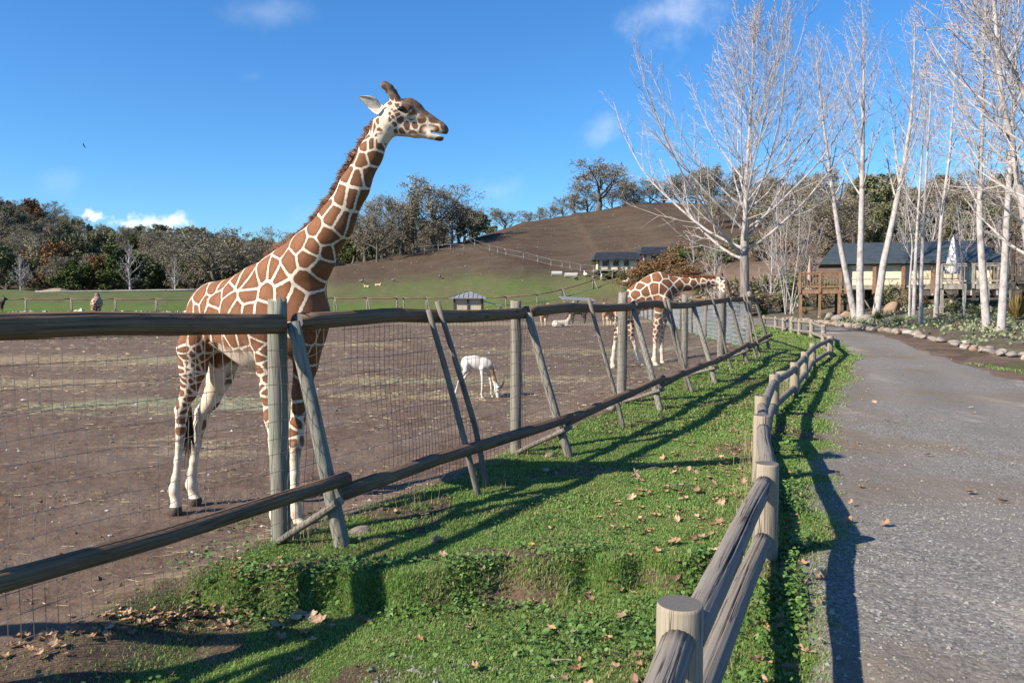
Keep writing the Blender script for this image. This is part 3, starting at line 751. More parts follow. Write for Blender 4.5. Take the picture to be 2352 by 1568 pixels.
    cheek = np.exp(-(((px - 950) / 22) ** 2 + ((py - 269) / 7) ** 2)); pale = np.maximum(pale, cheek * .85 * head); lid = np.exp(-(((px - 921) / 10) ** 2 + ((py - 247.5) / 3.0) ** 2)); pale = np.maximum(pale, lid * head); dark = dark * (1 - .8 * lid)
    dark = np.maximum(dark, np.exp(-(((px - 936) / 9) ** 2 + ((py - 256) / 6) ** 2)) * head)
    jaw = np.exp(-(((px - 962) / 10) ** 2 + ((py - 303) / 7) ** 2)); dark = np.maximum(dark, jaw * .6 * head)
    mz = np.exp(-(((px - 985) / 16) ** 2 + ((py - 298) / 12) ** 2)); pale = np.maximum(pale, mz * 1.0 * head); pale = np.maximum(pale, head * sst(300, 312, py) * (px < 998) * .8)
    tone = np.where((px > 740), .55, .0) * (py < 600); tone = np.where(head, .8, tone)
    base = np.array([-2.5, 7.1, -.35])
    me = mk_mesh('giraffe_body', P - base, [Q], True, {'edge': edge, 'pale': pale, 'dark': dark, 'tone': tone})
    t = thing('giraffe', base, 'tall giraffe standing upright close behind the fence, head high, facing right', 'giraffe', 'giraffes in the paddock')
    hoof_v = np.zeros(len(P), bool)
    for a, b in hoofs: hoof_v |= (np.linalg.norm(P - (a * .25 + b * .75), axis=1) < .085) & (P[:, 2] < a[2] - .010)
    link('body', me, [M_HIDE, M_HOOF], t)
    me.polygons.foreach_set('material_index', hoof_v[Q].all(1).astype(np.int32))
    # eyes, ears
    for s in (-1, 1):
        m_ = MB(); c = U(927, 255.5, d) + hl * s * .072
        th_ = np.linspace(0, math.pi, 9); ph = np.linspace(0, 2 * math.pi, 13)[:-1]
        V = np.array([[math.sin(a) * math.cos(b) * .041, math.sin(a) * math.sin(b) * .026, math.cos(a) * .023] for a in th_ for b in ph]) + c
        F = np.array([[i * 12 + j, i * 12 + (j + 1) % 12, (i + 1) * 12 + (j + 1) % 12, (i + 1) * 12 + j] for i in range(8) for j in range(12)])
        m_.add(V, [F]); m_.build('eye', M_EYE, t, True, base)
        b_ = U(879, 251, d) + hl * s * .07; tip = U(829, 229, d + (.0 if s < 0 else .25)) + hl * s * .11
        m_ = MB(); m_.add(*ear_mesh(b_, tip, np.array([.25, .1 * s, 1.0]), .044, .5 * s)); m_.build('ear', M_EAR, t, True, base)
    # mane along the back of the neck
    rear = np.array([(606, 603), (617, 590), (634.5, 574), (669, 552.6), (702, 533), (733, 490), (761, 450.6), (784, 411), (804, 373), (823.6, 343.7), (845, 306), (866, 271)], float)
    cd = np.interp(rear[:, 0], [600, 650, 712, 771, 815, 850, 905], [7.0, 6.88, 6.66, 6.50, 6.42, 6.37, 6.35])
    tt = np.random.default_rng(5).random(5200) * (len(rear) - 1); i = np.minimum(tt.astype(int), len(rear) - 2); f = tt - i
    q = rear[i] * (1 - f[:, None]) + rear[i + 1] * f[:, None]; dd = cd[i] * (1 - f) + cd[i + 1] * f
    tg = rear[i + 1] - rear[i]; tg /= np.linalg.norm(tg, axis=1, keepdims=True)
    rr_ = np.random.default_rng(6)
    roots = np.array([U(a + 2.5, b + 1.5, c_) for (a, b), c_ in zip(q, dd)]); roots += Lf * rr_.normal(0, .012, len(roots))[:, None]
    out = np.stack([tg[:, 1], np.zeros(len(tg)), tg[:, 0]], 1); out[out[:, 0] > 0] *= -1
    out = np.stack([-np.abs(tg[:, 1]), np.zeros(len(tg)), np.abs(tg[:, 0])], 1)
    along = np.stack([tg[:, 0], np.zeros(len(tg)), -tg[:, 1]], 1)
    clump = vnoise(tt * 4.2, tt * 0 + 2)
    dirs = out + along * (rr_.normal(-.05, .22, len(tt)) - .55 * (clump - .5))[:, None] + Lf * rr_.normal(0, .20, len(tt))[:, None]
    ln = (.028 + .05 * clump ** 1.5 * rr_.random(len(tt)) + .02 * rr_.random(len(tt))) * np.interp(tt, [0, 1, 2, 9, 10.4, 11], [.4, 1.0, 1.15, 1, .9, .5])
    V, F = hair_strip(roots, dirs, ln, np.full(len(tt), .0042), 3)
    m_ = MB(); m_.add(V, F); m_.build('mane', M_MANE, t, False, base)
    # ossicone tufts
    # tail with a dark tuft
    m_ = MB(); tp = np.array([U(432, 715, 7.52), U(424, 770, 7.56), U(430, 860, 7.56), U(437, 945, 7.55)])
    m_.tube(tp, [.035, .026, .018, .014], 8)
    o = m_.build('tail', M_HIDE, t, True, base)
    n_ = 110; ro = np.array([U(437 + rr_.normal(0, 1.5), 935 + rr_.random() * 35, 7.55 + rr_.normal(0, .015)) for _ in range(n_)])
    V, F = hair_strip(ro, np.stack([rr_.normal(-.06, .10, n_), rr_.normal(0, .1, n_), -np.ones(n_)], 1), .22 + .2 * rr_.random(n_), np.full(n_, .006), 4)
    m_ = MB(); m_.add(V, F); m_.build('tail_tuft', M_TUFT, o, False, base)
    return t, P
# ---------------------------------------------------------------- wooden fences
def wood(name, c1, c2, c3, crack=.6, green=0.0, bump=.55):
    m = mat(name, .88, .12); n = N(m); uv = n.coord('UV')
    big = n.noise(n.map(uv, (3, 1.1, 1)), 1.6, 5, .6); g = n.noise(n.map(uv, (60, 2.2, 1)), 1.0, 6, .65, .6)
    fine = n.noise(n.map(uv, (220, 9, 1)), 1.0, 3, .6)
    c = n.mix(n.ramp(g, .3, .7), c1, c2); c = n.mix(n.math('MULTIPLY', n.ramp(big, .4, .7), .7), c, c3)
    c = n.mix(n.ramp(fine, .45, .8, 0, .35), c, tuple(x * .45 for x in c1))
    if green: c = n.mix(n.math('MULTIPLY', n.ramp(n.noise(n.map(uv, (4, .8, 1)), 2.3, 4, .6), .42, .6), green), c, (.18, .215, .175))
    ck = n.noise(n.map(uv, (34, .55, 1)), 1.0, 2, .5, .3)
    cr = n.math('SUBTRACT', 1.0, n.ramp(n.math('ABSOLUTE', n.math('SUBTRACT', ck, .5)), .004, .022))
    cr = n.math('MULTIPLY', cr, n.ramp(big, .35, .55))
    c = n.mix(n.math('MULTIPLY', cr, crack), c, (.02, .016, .013))
    kn = n.voro(n.map(uv, (5.0, 1.6, 1)), 1.0); kf = n.math('SUBTRACT', 1.0, n.ramp(kn, .04, .11))
    c = n.mix(n.math('MULTIPLY', kf, .6), c, tuple(x * .5 for x in c1))
    h = n.math('SUBTRACT', n.math('ADD', n.math('MULTIPLY', g, .6), n.math('MULTIPLY', fine, .4)), n.math('MULTIPLY', cr, 1.5))
    return n.out(c, n.bump(h, bump, .006))
def endgrain(name, c1, c2):
    m = mat(name, .9, .1); n = N(m); uv = n.coord('UV')
    p = n.coord('Object')
    w = n.new('ShaderNodeTexWave', wave_type='RINGS', rings_direction='Z'); n.put(w.inputs['Vector'], uv); w.inputs['Scale'].default_value = 55; w.inputs['Distortion'].default_value = 1.5
    w.inputs['Detail'].default_value = 3
    nz = n.noise(uv, 60, 4, .6)
    c = n.mix(n.math('ADD', n.math('MULTIPLY', w.outputs[0], .45), n.math('MULTIPLY', nz, .5)), c1, c2)
    return n.out(c, n.bump(w.outputs[0], .25, .002))
M_POST = wood('weathered_post_wood', (.17, .155, .13), (.30, .275, .235), (.225, .225, .195), .7, .55)
M_POST2 = wood('grey_post_wood', (.165, .150, .130), (.29, .265, .23), (.235, .215, .185), .7, .12)
M_RAIL = wood('dark_rail_log', (.140, .084, .052), (.250, .168, .112), (.185, .128, .085), .6)
M_STICK = wood('grey_pole_wood', (.14, .125, .108), (.25, .225, .195), (.18, .165, .145), .5)
M_LOW = wood('low_rail_log', (.190, .168, .147), (.240, .216, .190), (.205, .184, .162), .85, 0, .28)
M_LPOST = wood('low_post_wood', (.25, .21, .158), (.325, .282, .218), (.285, .25, .20), .85, 0, .3)
M_END = endgrain('sawn_end_grain', (.045, .042, .04), (.21, .20, .19))
M_SPLIT = simple('split_end_wood', (.20, .16, .115), (.36, .30, .22), 40, .9, .6)
m_ = mat('fence_wire', .45, .5); n_ = N(m_); M_WIRE = n_.out(n_.mix(n_.noise(n_.pos(), 14, 3), (.06, .052, .046), (.30, .285, .27))); m_.node_tree.nodes['Principled BSDF'].inputs['Metallic'].default_value = .35
m_ = mat('galvanised_pipe', .4, .5); N(m_).out((.15, .15, .15)); m_.node_tree.nodes['Principled BSDF'].inputs['Metallic'].default_value = .3; M_PIPE = m_

m_ = mat('pale_film_wire', .4, .5); N(m_).out((.42, .44, .46)); M_WIRE2 = m_  # wire colour lightened so the overlapping mesh reads as a bluish film
def log_path(a, b, k=12, sag=0.0, wob=.012, seed=0):
    r = np.random.default_rng(seed); a = np.asarray(a, float); b = np.asarray(b, float)
    t = np.linspace(0, 1, k)[:, None]; P = a + (b - a) * t
    P[:, 2] -= sag * np.sin(np.pi * t[:, 0])
    off = r.normal(0, wob, (4, 3)); ti = np.linspace(0, 1, 4)
    for j in range(3): P[:, j] += np.interp(t[:, 0], ti, off[:, j])
    return P
def rough_radii(k, sides, r0, r1, amp, seed):
    r = np.random.default_rng(seed); base = np.linspace(r0, r1, k)[:, None]
    return base * (1 + amp * (vnoise(np.arange(k)[:, None] * .55 + seed * 3.1, np.arange(sides)[None] * .9 + seed) - .5) * 2)
def log(name, a, b, r0, r1, m, parent, seed=0, sides=14, k=14, sag=0.0, wob=.012, amp=.05, end=None, origin=None, split=None):
    rad = rough_radii(k, sides, r0, r1, amp, seed)
    for (col, f0, f1, dep) in (split or []):
        tt_ = np.linspace(0, 1, k); w_ = sst(f0 - .06, f0 + .05, tt_) * (1 - sst(f1 - .05, f1 + .06, tt_)); drift = np.round(1.2 * np.sin(tt_ * 4 + seed)).astype(int) * 0
        for kk in range(k): rad[kk, (col + drift[kk]) % sides] -= dep * w_[kk]; rad[kk, (col + 1) % sides] += .0015 * w_[kk]
    mb = MB(); mb.tube(log_path(a, b, k, sag, wob, seed), rad, sides, True, 0, 1)
    # cap uv: centre it so that the rings read
    o = mb.build(name, [m, end or M_END], parent, True, origin)
    me = o.data
    uvl = me.uv_layers[0].data; vs = me.vertices
    cap = {p.index for p in me.polygons if p.material_index == 1}
    for pi in cap:
        p = me.polygons[pi]; c = vs[p.vertices[0]].co
        for li, vi in zip(p.loop_indices, p.vertices):
            d = vs[vi].co - c; uvl[li].uv = (0.0, 0.0) if d.length < 1e-6 else ((d.x * .9 + d.z * .4), (d.y * .9 + d.z * .5))
        p.use_smooth = False
    return o
nrm_of = lambda i: (lambda v: np.array([v[1], -v[0]]) / np.linalg.norm(v))(TP[min(i + 1, 6)] - TP[max(i - 1, 0)] if 0 < i < 6 else (TP[1] - TP[0] if i == 0 else TP[6] - TP[5]))
org = np.array([TP[1][0], TP[1][1], G(*TP[1])])
TF = thing('tall_fence', org, 'tall weathered log fence with wire mesh, leaning braces and a top rail', 'fence')
post_top = [1.66, 1.653, 1.645, 1.75, 1.74, 1.83, 1.86]; post_r = [.075, .076, .064, .075, .062, .088, .072]
rail_z = [1.53, 1.475, 1.515, 1.55, 1.545, 1.64, 1.69]
foot_px = [None, (785, 1255), (1306, 1049), (1517, 942), (1643, 879), (1716, 833), (1767, 803)]
N3 = lambda i, s=1.0: np.array([*(nrm_of(i) * s), 0.0])
tops, feet = [], []
for i in range(7):
    x, y = TP[i]; zg = G(x, y)
    # split, ragged post head
    sides = 16; k = 14; P = log_path((x, y, zg - .3), (x, y, post_top[i]), k, 0, .004, 20 + i)
    rr_ = rough_radii(k, sides, post_r[i] * 1.04, post_r[i] * .97, .05, 40 + i)
    mb = MB(); V, F, uv, cF = tube(P, rr_, sides, True)
    rg = np.random.default_rng(60 + i); top = np.arange((k - 1) * sides, k * sides)
    V[top, 2] += rg.normal(0, .014, sides); V[-1, 2] -= .02
    mb.add(V, [F], uv + np.array([0, i * 7.3])); mb.F.append(cF[0]); mb.M.append(np.ones(len(cF[0]))); mb.F.append(cF[1]); mb.M.append(np.ones(len(cF[1])))
    mb.build('post', [M_POST if i < 2 else M_POST2, M_SPLIT], TF, True, org)
    top_b = np.array([x, y, rail_z[i] - .02]) + N3(i, post_r[i] + .10)
    ft = hit(*foot_px[i]) if foot_px[i] else np.array([x, y, 0]) + N3(0, .66) + np.array([0, 0, G(x + nrm_of(0)[0] * .66, y + nrm_of(0)[1] * .66)])
    tops.append(top_b); feet.append(ft)
    log('brace', ft - (top_b - ft) * .12, top_b + (top_b - ft) * .012, .060 if i == 1 else .05, .052 if i == 1 else .045, M_POST if i == 1 else M_POST2, TF, 80 + i, 12, 10, 0, .008, .05, M_SPLIT, org)
    # thin strut along the ground from the post foot out over the brace
    b0 = np.array([x, y, G(x, y) + .02]) + N3(i, .04); br = ft + (top_b - ft) * .17
    e = br + (br - b0) * .28 + np.array([0, 0, .01]); off = np.array([*(FT * .075), 0]) * (-1)
    log('strut', b0 + off, e + off, .026, .031, M_STICK, TF, 90 + i, 9, 6, 0, .004, .05, M_SPLIT, org)
for i in range(6):
    # top rail: camera side of the far post, butted at the near one
    a = np.array([*TP[i], rail_z[i] + (.01 if i else 0)]) + N3(i, post_r[i] + .045); b = np.array([*TP[i + 1], rail_z[i + 1]]) + N3(i + 1, post_r[i + 1] + .05)
    d = (b - a) / np.linalg.norm(b - a)
    a2 = a + d * (.10 if i else 0) ; b2 = b + d * .045
    if i == 0: a2 = a - d * 1.0; b2 = b - d * .045
    log('top_rail', a2, b2, .077 if i == 0 else .066, .074 if i == 0 else .062, M_RAIL, TF, 110 + i, 56 if i < 2 else 16, 18, .012, .014, .05, M_END, org, [(40, .0, .7, .012), (30, .5, 1.05, .014), (46, .35, .95, .009)] if i < 2 else None)
    # lower rail laid against the braces
    fa = .285 if i % 2 == 0 else .265; fb = .295 if i % 2 == 0 else .27
    a = feet[i] + (tops[i] - feet[i]) * (fa - (.03 if i else 0)); b = feet[i + 1] + (tops[i + 1] - feet[i + 1]) * fb
    a = a + N3(i, .095) + np.array([0, 0, .02]); b = b + N3(i + 1, .115) + np.array([0, 0, .02]); d = (b - a) / np.linalg.norm(b - a)
    log('lower_rail', a - d * (1.2 if i == 0 else .02), b + d * .10, .060, .050, M_RAIL, TF, 130 + i, 56 if i < 2 else 14, 16, .01, .016, .07, M_END, org, [(44, .45, 1.05, .014), (38, .0, .4, .010), (33, .3, .8, .008)] if i < 2 else None)
# one more bay, turning away to the left outside the picture; its shadow falls into it
pe = np.array([-7.4, 3.55]); log('post', (pe[0], pe[1], G(*pe) - .3), (pe[0], pe[1], 1.66), .075, .072, M_POST, TF, 170, 14, 8, 0, .005, .05, M_SPLIT, org)
log('top_rail', (TP[0][0] + .1, TP[0][1] - .12, 1.53), (pe[0] - .6, pe[1] - .12, 1.5), .078, .074, M_RAIL, TF, 171, 14, 12, .01, .012, .05, M_END, org)
log('lower_rail', (TP[0][0] + .5, TP[0][1] - .62, .16), (pe[0], pe[1] - .62, .12), .06, .055, M_RAIL, TF, 172, 14, 12, .01, .012, .05, M_END, org)
log('brace', (pe[0], pe[1] - .68, G(pe[0], pe[1] - .68) - .1), (pe[0], pe[1] - .14, 1.48), .06, .052, M_POST, TF, 173, 12, 8, 0, .008, .05, M_SPLIT, org)
def rail_at(px):
    """point of the top rail line seen at picture column px"""
    Pm = np.array([np.array([*TP[i], rail_z[i]]) + N3(i, post_r[i] + .05) for i in range(7)])
    t = np.linspace(0, 6, 1200); q = np.stack([np.interp(t, range(7), Pm[:, j]) for j in range(3)], 1)
    return q[np.argmin(np.abs(proj(q)[:, 0] - px))]
for j, (pt, fx_, fy_, up) in enumerate([(963, 1108, 1138, .10), (993, 1133, 1113, .13), (1338, 1443, 984, .14), (1514, 1585, 896, .11), (1521, 1596, 902, .12), (1626, 1686, 849, .17), (1700, 1742, 825, .14), (1704, 1750, 822, .16)]):
    tp = rail_at(pt) + np.array([*(FN * .085), up]); ft = hit(fx_, fy_); ft = ft - np.array([*(FN * .05), 0])
    log('brace_pole', ft - (tp - ft) * .05, tp, .031, .026, M_STICK, TF, 150 + j, 9, 12, 0, .014, .06, M_SPLIT, org)
def mesh_bay(a, b, ztop_a, ztop_b, off, seed, step=.068, hstep=.13, par=None, r=.0017, origin=None, K=12, compress=None, m=None):
    rg = np.random.default_rng(seed); L = np.linalg.norm(np.subtract(b, a)); nv = int(L / step)
    t = np.linspace(0, 1, nv)
    if compress is not None: t = compress(t)
    nr = np.array([(b[1] - a[1]), -(b[0] - a[0])]) / L
    X = a[0] + (b[0] - a[0]) * t + nr[0] * off; Y = a[1] + (b[1] - a[1]) * t + nr[1] * off
    zb = zt(X, Y) + .015; ztp = ztop_a + (ztop_b - ztop_a) * t
    w = np.linspace(0, 1, K)
    zz_ = zb[:, None] + (ztp - zb)[:, None] * w[None]
    sx = vnoise(t[:, None] * L * .9 + seed * 7, zz_ * 1.6 + seed) - .5; sn = vnoise(t[:, None] * L * .7 + seed * 3 + 40, zz_ * 1.3) - .5
    jit = (vnoise(t[:, None] * nv * .8, zz_ * 5 + seed) - .5) * .014
    env = np.sin(np.pi * np.clip(w, 0, 1))[None] * .9 + .1
    ax = np.array([(b[0] - a[0]), (b[1] - a[1])]) / L
    dx = (sx * .11 + jit) * env; dn = sn * .09 * env
    PV = np.stack([X[:, None] + ax[0] * dx + nr[0] * dn, Y[:, None] + ax[1] * dx + nr[1] * dn, zz_], -1)
    mb = MB(); mb.tubes(PV, np.full(PV.shape[:2], r), 3)
    nh = int(1.7 / hstep); wq = np.linspace(.015, .99, nh); kk = max(8, int(L / .30))
    ti = np.linspace(0, nv - 1, kk).astype(int)
    PH = []
    for q in wq:
        f = q * (K - 1); i0 = int(min(f, K - 2)); PH.append(PV[ti, i0] * (1 - (f - i0)) + PV[ti, i0 + 1] * (f - i0) + np.array([0, 0, 1]) * ((vnoise(ti * .31, np.full(len(ti), q * 40 + seed)) - .5) * .03)[:, None])
    PH = np.array(PH); mb.tubes(PH, np.full(PH.shape[:2], r * 1.15), 3)
    o = mb.build('wire_mesh', m or M_WIRE, par, False, origin); o['kind'] = 'stuff'
    return o
for i in range(6):
    cm = (lambda t: t + .035 * np.sin(2 * np.pi * t)) if i == 1 else None
    mesh_bay(TP[i], TP[i + 1], rail_z[i] - .05, rail_z[i + 1] - .05, post_r[i] + .008, 200 + i, par=TF, origin=org, compress=cm, r=.0024 if i < 2 else .0024)
# the fence goes on from its corner along the right side of the paddock
nfar = 14; prev = TP[6]
for j in range(1, nfar):
    q = TP[6] + (FAR_END - TP[6]) * (j / (nfar - 1)); zq = G(*q); zt_ = zq + 1.62
    log('post', (q[0], q[1], zq - .3), (q[0], q[1], zt_), .075, .07, M_POST2, TF, 300 + j, 10, 6, 0, .01, .05, M_SPLIT, org)
    zp_ = G(*prev) + (1.5 if j > 1 else 1.43)
    log('top_rail', (prev[0], prev[1], zp_), (q[0], q[1], zq + 1.5), .055, .05, M_RAIL, TF, 320 + j, 8, 6, .02, .02, .05, None, org)
    mesh_bay(prev, q, zp_ - .04, zq + 1.46, .07, 230 + j, .085, .15, TF, .0060, org, 6, m=M_WIRE2)
    prev = q

# ---------------------------------------------------------------- low post-and-rail fence along the road
QP = np.stack([QX, QY], 1)[1:19]
org2 = np.array([QP[1][0], QP[1][1], G(*QP[1])])
LFN = thing('low_fence', org2, 'low round-log post and rail fence winding along the gravel road', 'fence')
q_top = [.62, .62, .62, .58, .516, .557, .516, .537, .58, .618, .67, .79, .913, .90, .89, .88, .88, .88]
for i, (x, y) in enumerate(QP):
    zg = G(x, y); zt_ = q_top[i]; r_ = .080 + .004 * math.sin(i * 2.3); sides = 24 if i < 5 else 14
    if i == 1: r_ = .081
    lean = np.array([.012 * math.sin(i * 3.1), .012 * math.cos(i * 1.7), 0])
    P = np.array([[x, y, zg - .3], [x, y, zg], [x, y, zt_ - .25], [x, y, zt_ - .012], [x, y, zt_]]) + lean * np.array([0, 0, .6, 1, 1])[:, None]
    mb = MB(); V, F, uv, cF = tube(P, np.array([r_ * 1.03, r_ * 1.02, r_, r_ * .99, r_ * .93]), sides, True)
    mb.add(V, [F], uv + np.array([0, i * 3.7]))
    mb.F.append(cF[1]); mb.M.append(np.ones(len(cF[1])))
    o = mb.build('post', [M_LPOST, M_END], LFN, True, org2)
    me = o.data; uvl = me.uv_layers[0].data
    for p in me.polygons:
        if p.material_index == 1:
            p.use_smooth = False
            for li, vi in zip(p.loop_indices, p.vertices):
                c = me.vertices[vi].co; uvl[li].uv = (c.x + org2[0] - x - lean[0] + .004, c.y + org2[1] - y - lean[1] + .003)
for i in range(len(QP) - 1):
    a, b = QP[i], QP[i + 1]; d = (b - a) / np.linalg.norm(b - a); nn = np.array([d[1], -d[0]])
    za_, zb_ = q_top[i], q_top[i + 1]
    for nm, dz, r_ in (('upper_rail', -.125, .058), ('lower_rail', -.475, .057)):
        A_ = np.array([*(a + d * .015), za_ + dz + .01]); B_ = np.array([*(b - d * .005), zb_ + dz]);
        A_[:2] += nn * .02; B_[:2] -= d * .045
        log(nm, A_, B_, r_, r_ * .97, M_LOW, LFN, 400 + i * 2 + (dz < -.3), (72 if i < 3 else 18) if i < 5 else 10, 14, -.004, .007, .03, M_END, org2, [((50 if dz < -.3 else 55) + 3 * i, .0 if i != 1 else .25, 1.0 if dz < -.3 else .75, .016), (44 + 5 * i, .5, 1.0, .010)] if i < 3 else None)

# ---------------------------------------------------------------- far paddock fence and the pipe fences on the hill
def far_pt(px, d): u = (px - 1176) / 1829.0; return np.array([u * d, d])
org3 = np.array([-30., 97., G(-30, 97)])
FF = thing('far_fence', org3, 'far post and rail fence with slanted props across the back of the paddock', 'fence')
fp = [-160, -45, 60, 164, 265, 359, 455, 560, 665, 769, 844, 912, 928, 980, 1070, 1163, 1234, 1290, 1362, 1432]
pts = []
for j, px in enumerate(fp):
    d = 97 if px < 1240 else 97 + (px - 1240) * .03
    x, y = far_pt(px, d); zg = G(x, y); zt_ = 1.72 - .0 + (.12 if px > 600 else 0) + max(0, (px - 1290)) * .009
    zt_ = max(zt_, zg + 1.2); pts.append((x, y, zt_ - .12))
    log('post', (x, y, zg - .3), (x, y, zt_), .10, .09, M_POST2, FF, 500 + j, 7, 4, 0, .01, .04, None, org3)
    if px not in (912, 928, 1163, 1234): log('brace', (x + .55, y - .7, G(x + .55, y - .7) - .1), (x + .08, y - .1, zt_ - .1), .08, .07, M_POST2, FF, 520 + j, 6, 4, 0, .01, .04, None, org3)
for j in range(len(pts) - 1):
    log('rail', np.array(pts[j]) - np.array([0, .14, 0]), np.array(pts[j + 1]) - np.array([0, .14, 0]), .075, .07, M_RAIL, FF, 540 + j, 7, 6, .06, .02, .04, None, org3)
log('rail', (pts[11][0], pts[11][1], .6), (pts[12][0], pts[12][1], .6), .06, .06, M_RAIL, FF, 570, 6, 3, 0, 0, 0, None, org3)
def z7(x, y): return ((1100 + x / 1.96) * .6447, (550 + y / 1.96) * .6447)
def pipe_fence(name, label, base_px, h):
    B = [hit(*z7(*p), lo=60) for p in base_px]; o_ = B[0].copy()
    t = thing(name, o_, label, 'fence')
    for k, b in enumerate(B):
        mb = MB(); mb.tube([b - np.array([0, 0, .3]), b + np.array([0, 0, h])], .055, 6); mb.build('post', M_PIPE, t, True, o_)
    for k in range(len(B) - 1):
        for f, r_ in ((.98, .042), (.55, .032)):
            mb = MB(); n_ = 5; tt = np.linspace(0, 1, n_)[:, None]; L = B[k] + (B[k + 1] - B[k]) * tt
            L[:, 2] = L[:, 2] * 1.0 + h * f; mb.tube(L, r_, 5); mb.build('rail', M_PIPE, t, True, o_)
    return t
pipe_fence('pipe_fence', 'galvanised pipe fence running down the hillside towards the tents', [(1095, 610), (1160, 668), (1265, 708), (1320, 722), (1378, 738), (1500, 762), (1600, 790), (1692, 816), (1770, 828), (1825, 838), (1897, 858), (1990, 868), (2040, 880), (2120, 905)], 1.75)
pipe_fence('pipe_fence', 'short level pipe fence below the big oak on the spur', [(725, 712), (808, 707), (905, 697), (990, 695), (1085, 697)], 1.7)
# ---------------------------------------------------------------- trees and shrubs
def grow(trunk, r_tr, levels, seed):
    """levels: dict(n, t0, t1, ang, ang2, ratio, shape, trop, wob, rr, K); returns list of (paths, radii)"""
    r = np.random.default_rng(seed)
    P = np.asarray(trunk, float)[None]; Rd = np.asarray(r_tr, float)[None]
    out = [(P, Rd)]
    for lv in levels:
        Np, K0 = P.shape[:2]; n = lv['n']; K = lv.get('K', 6)
        t = (np.arange(n)[None] + r.random((Np, n))) / n
        t = lv['t0'] + (lv['t1'] - lv['t0']) * t
        f = t * (K0 - 1); i = np.minimum(f.astype(int), K0 - 2); w = (f - i)[..., None]
        a = np.arange(Np)[:, None]
        B = P[a, i] * (1 - w) + P[a, i + 1] * w
        T = P[a, i + 1] - P[a, i]; T /= np.linalg.norm(T, axis=2, keepdims=True) + 1e-9
        pr = Rd[a, i] * (1 - w[..., 0]) + Rd[a, i + 1] * w[..., 0]
        Lp = np.linalg.norm(np.diff(P, axis=1), axis=2).sum(1)[:, None]
        ref = r.normal(size=(Np, 1, 3)) + 0 * T; X = np.cross(T, ref); X /= np.linalg.norm(X, axis=2, keepdims=True) + 1e-9; Y = np.cross(T, X)
        az = (np.arange(n)[None] * 2.39996 + r.random((Np, 1)) * 6.28 + r.normal(0, .35, (Np, n)))
        u = (t - lv['t0']) / (lv['t1'] - lv['t0'] + 1e-9)
        ang = np.radians(lv['ang'] + (lv.get('ang2', lv['ang']) - lv['ang']) * u + r.normal(0, lv.get('aj', 6), (Np, n)))
        D = T * np.cos(ang)[..., None] + (X * np.cos(az)[..., None] + Y * np.sin(az)[..., None]) * np.sin(ang)[..., None]
        if 'flat' in lv: D[..., 2] = D[..., 2] * (1 - lv['flat']) + .05
        if 'minz' in lv: D[..., 2] = np.maximum(D[..., 2], lv['minz'])
        D /= np.linalg.norm(D, axis=2, keepdims=True)
        sh = lv['shape'](u) if 'shape' in lv else 1 - .55 * u
        L = Lp * lv['ratio'] * sh * (.75 + .5 * r.random((Np, n)))
        if 'L' in lv: L = lv['L'] * sh * (.75 + .5 * r.random((Np, n)))
        M = Np * n; D = D.reshape(M, 3); pt = B.reshape(M, 3); st = (L.reshape(M) / (K - 1))[:, None]
        Q = [pt]
        for k in range(K - 1):
            D = D + np.array([0, 0, 1.0]) * lv['trop'] + r.normal(0, lv['wob'], (M, 3)); D /= np.linalg.norm(D, axis=1, keepdims=True)
            pt = pt + D * st; Q.append(pt)
        P = np.stack(Q, 1)
        r0 = np.minimum(pr.reshape(M) * lv['rr'], np.maximum(L.reshape(M) * .03, lv.get('rmin', .004)) * 1.6)
        tip = lv.get('tip', .25)
        Rd = np.maximum(r0[:, None] * np.linspace(1, tip, K)[None], lv.get('rmin', .004))
        out.append((P, Rd))
    return out
def bark(name, c1, c2, c3, sc=9, stretch=(1, 1, .35), rough=.9):
    m = mat(name, rough, .12); n = N(m); p = n.map(n.coord('Object'), stretch)
    a = n.noise(p, sc, 5, .6); b = n.noise(n.coord('Object'), 2.2, 4, .6)
    c = n.mix(n.ramp(a, .35, .7), c1, c2); c = n.mix(n.math('MULTIPLY', n.ramp(b, .5, .68), .8), c, c3)
    return n.out(c, n.bump(a, .4, .02))
M_WHITE = bark('pale_smooth_bark', (.33, .30, .29), (.46, .435, .425), (.19, .17, .155), 7, (1, 1, .5))
M_WTWIG = simple('pale_twig_bark', (.29, .258, .246), (.43, .395, .385), 6, .85, .1)
M_BROWNBARK = bark('grey_brown_bark', (.13, .112, .102), (.235, .21, .20), (.18, .16, .145), 12, (1, 1, .22))
M_OAK = bark('oak_bark', (.075, .066, .056), (.15, .135, .115), (.125, .12, .095), 6)
def leafmat(name, c1, c2, c3, rough=.7):
    m = mat(name, rough, .15); n = N(m); v = n.attr('var'); o = n.rand()
    c = n.mix(v, c1, c2); c = n.mix(n.math('MULTIPLY', o, .6), c, c3)
    return n.out(c)
M_LICHEN = leafmat('lichen_grey_twigs', (.185, .16, .115), (.35, .31, .23), (.27, .24, .165))
M_EVER = leafmat('evergreen_leaves', (.085, .10, .045), (.19, .205, .10), (.15, .155, .08))
M_GREEN = leafmat('bright_leaves', (.035, .060, .015), (.105, .140, .040), (.075, .105, .025))
M_RUST = leafmat('rusty_leaves', (.115, .060, .025), (.30, .17, .07), (.21, .125, .055))
M_TAN = leafmat('dry_brush', (.12, .095, .062), (.26, .21, .145), (.19, .165, .095))
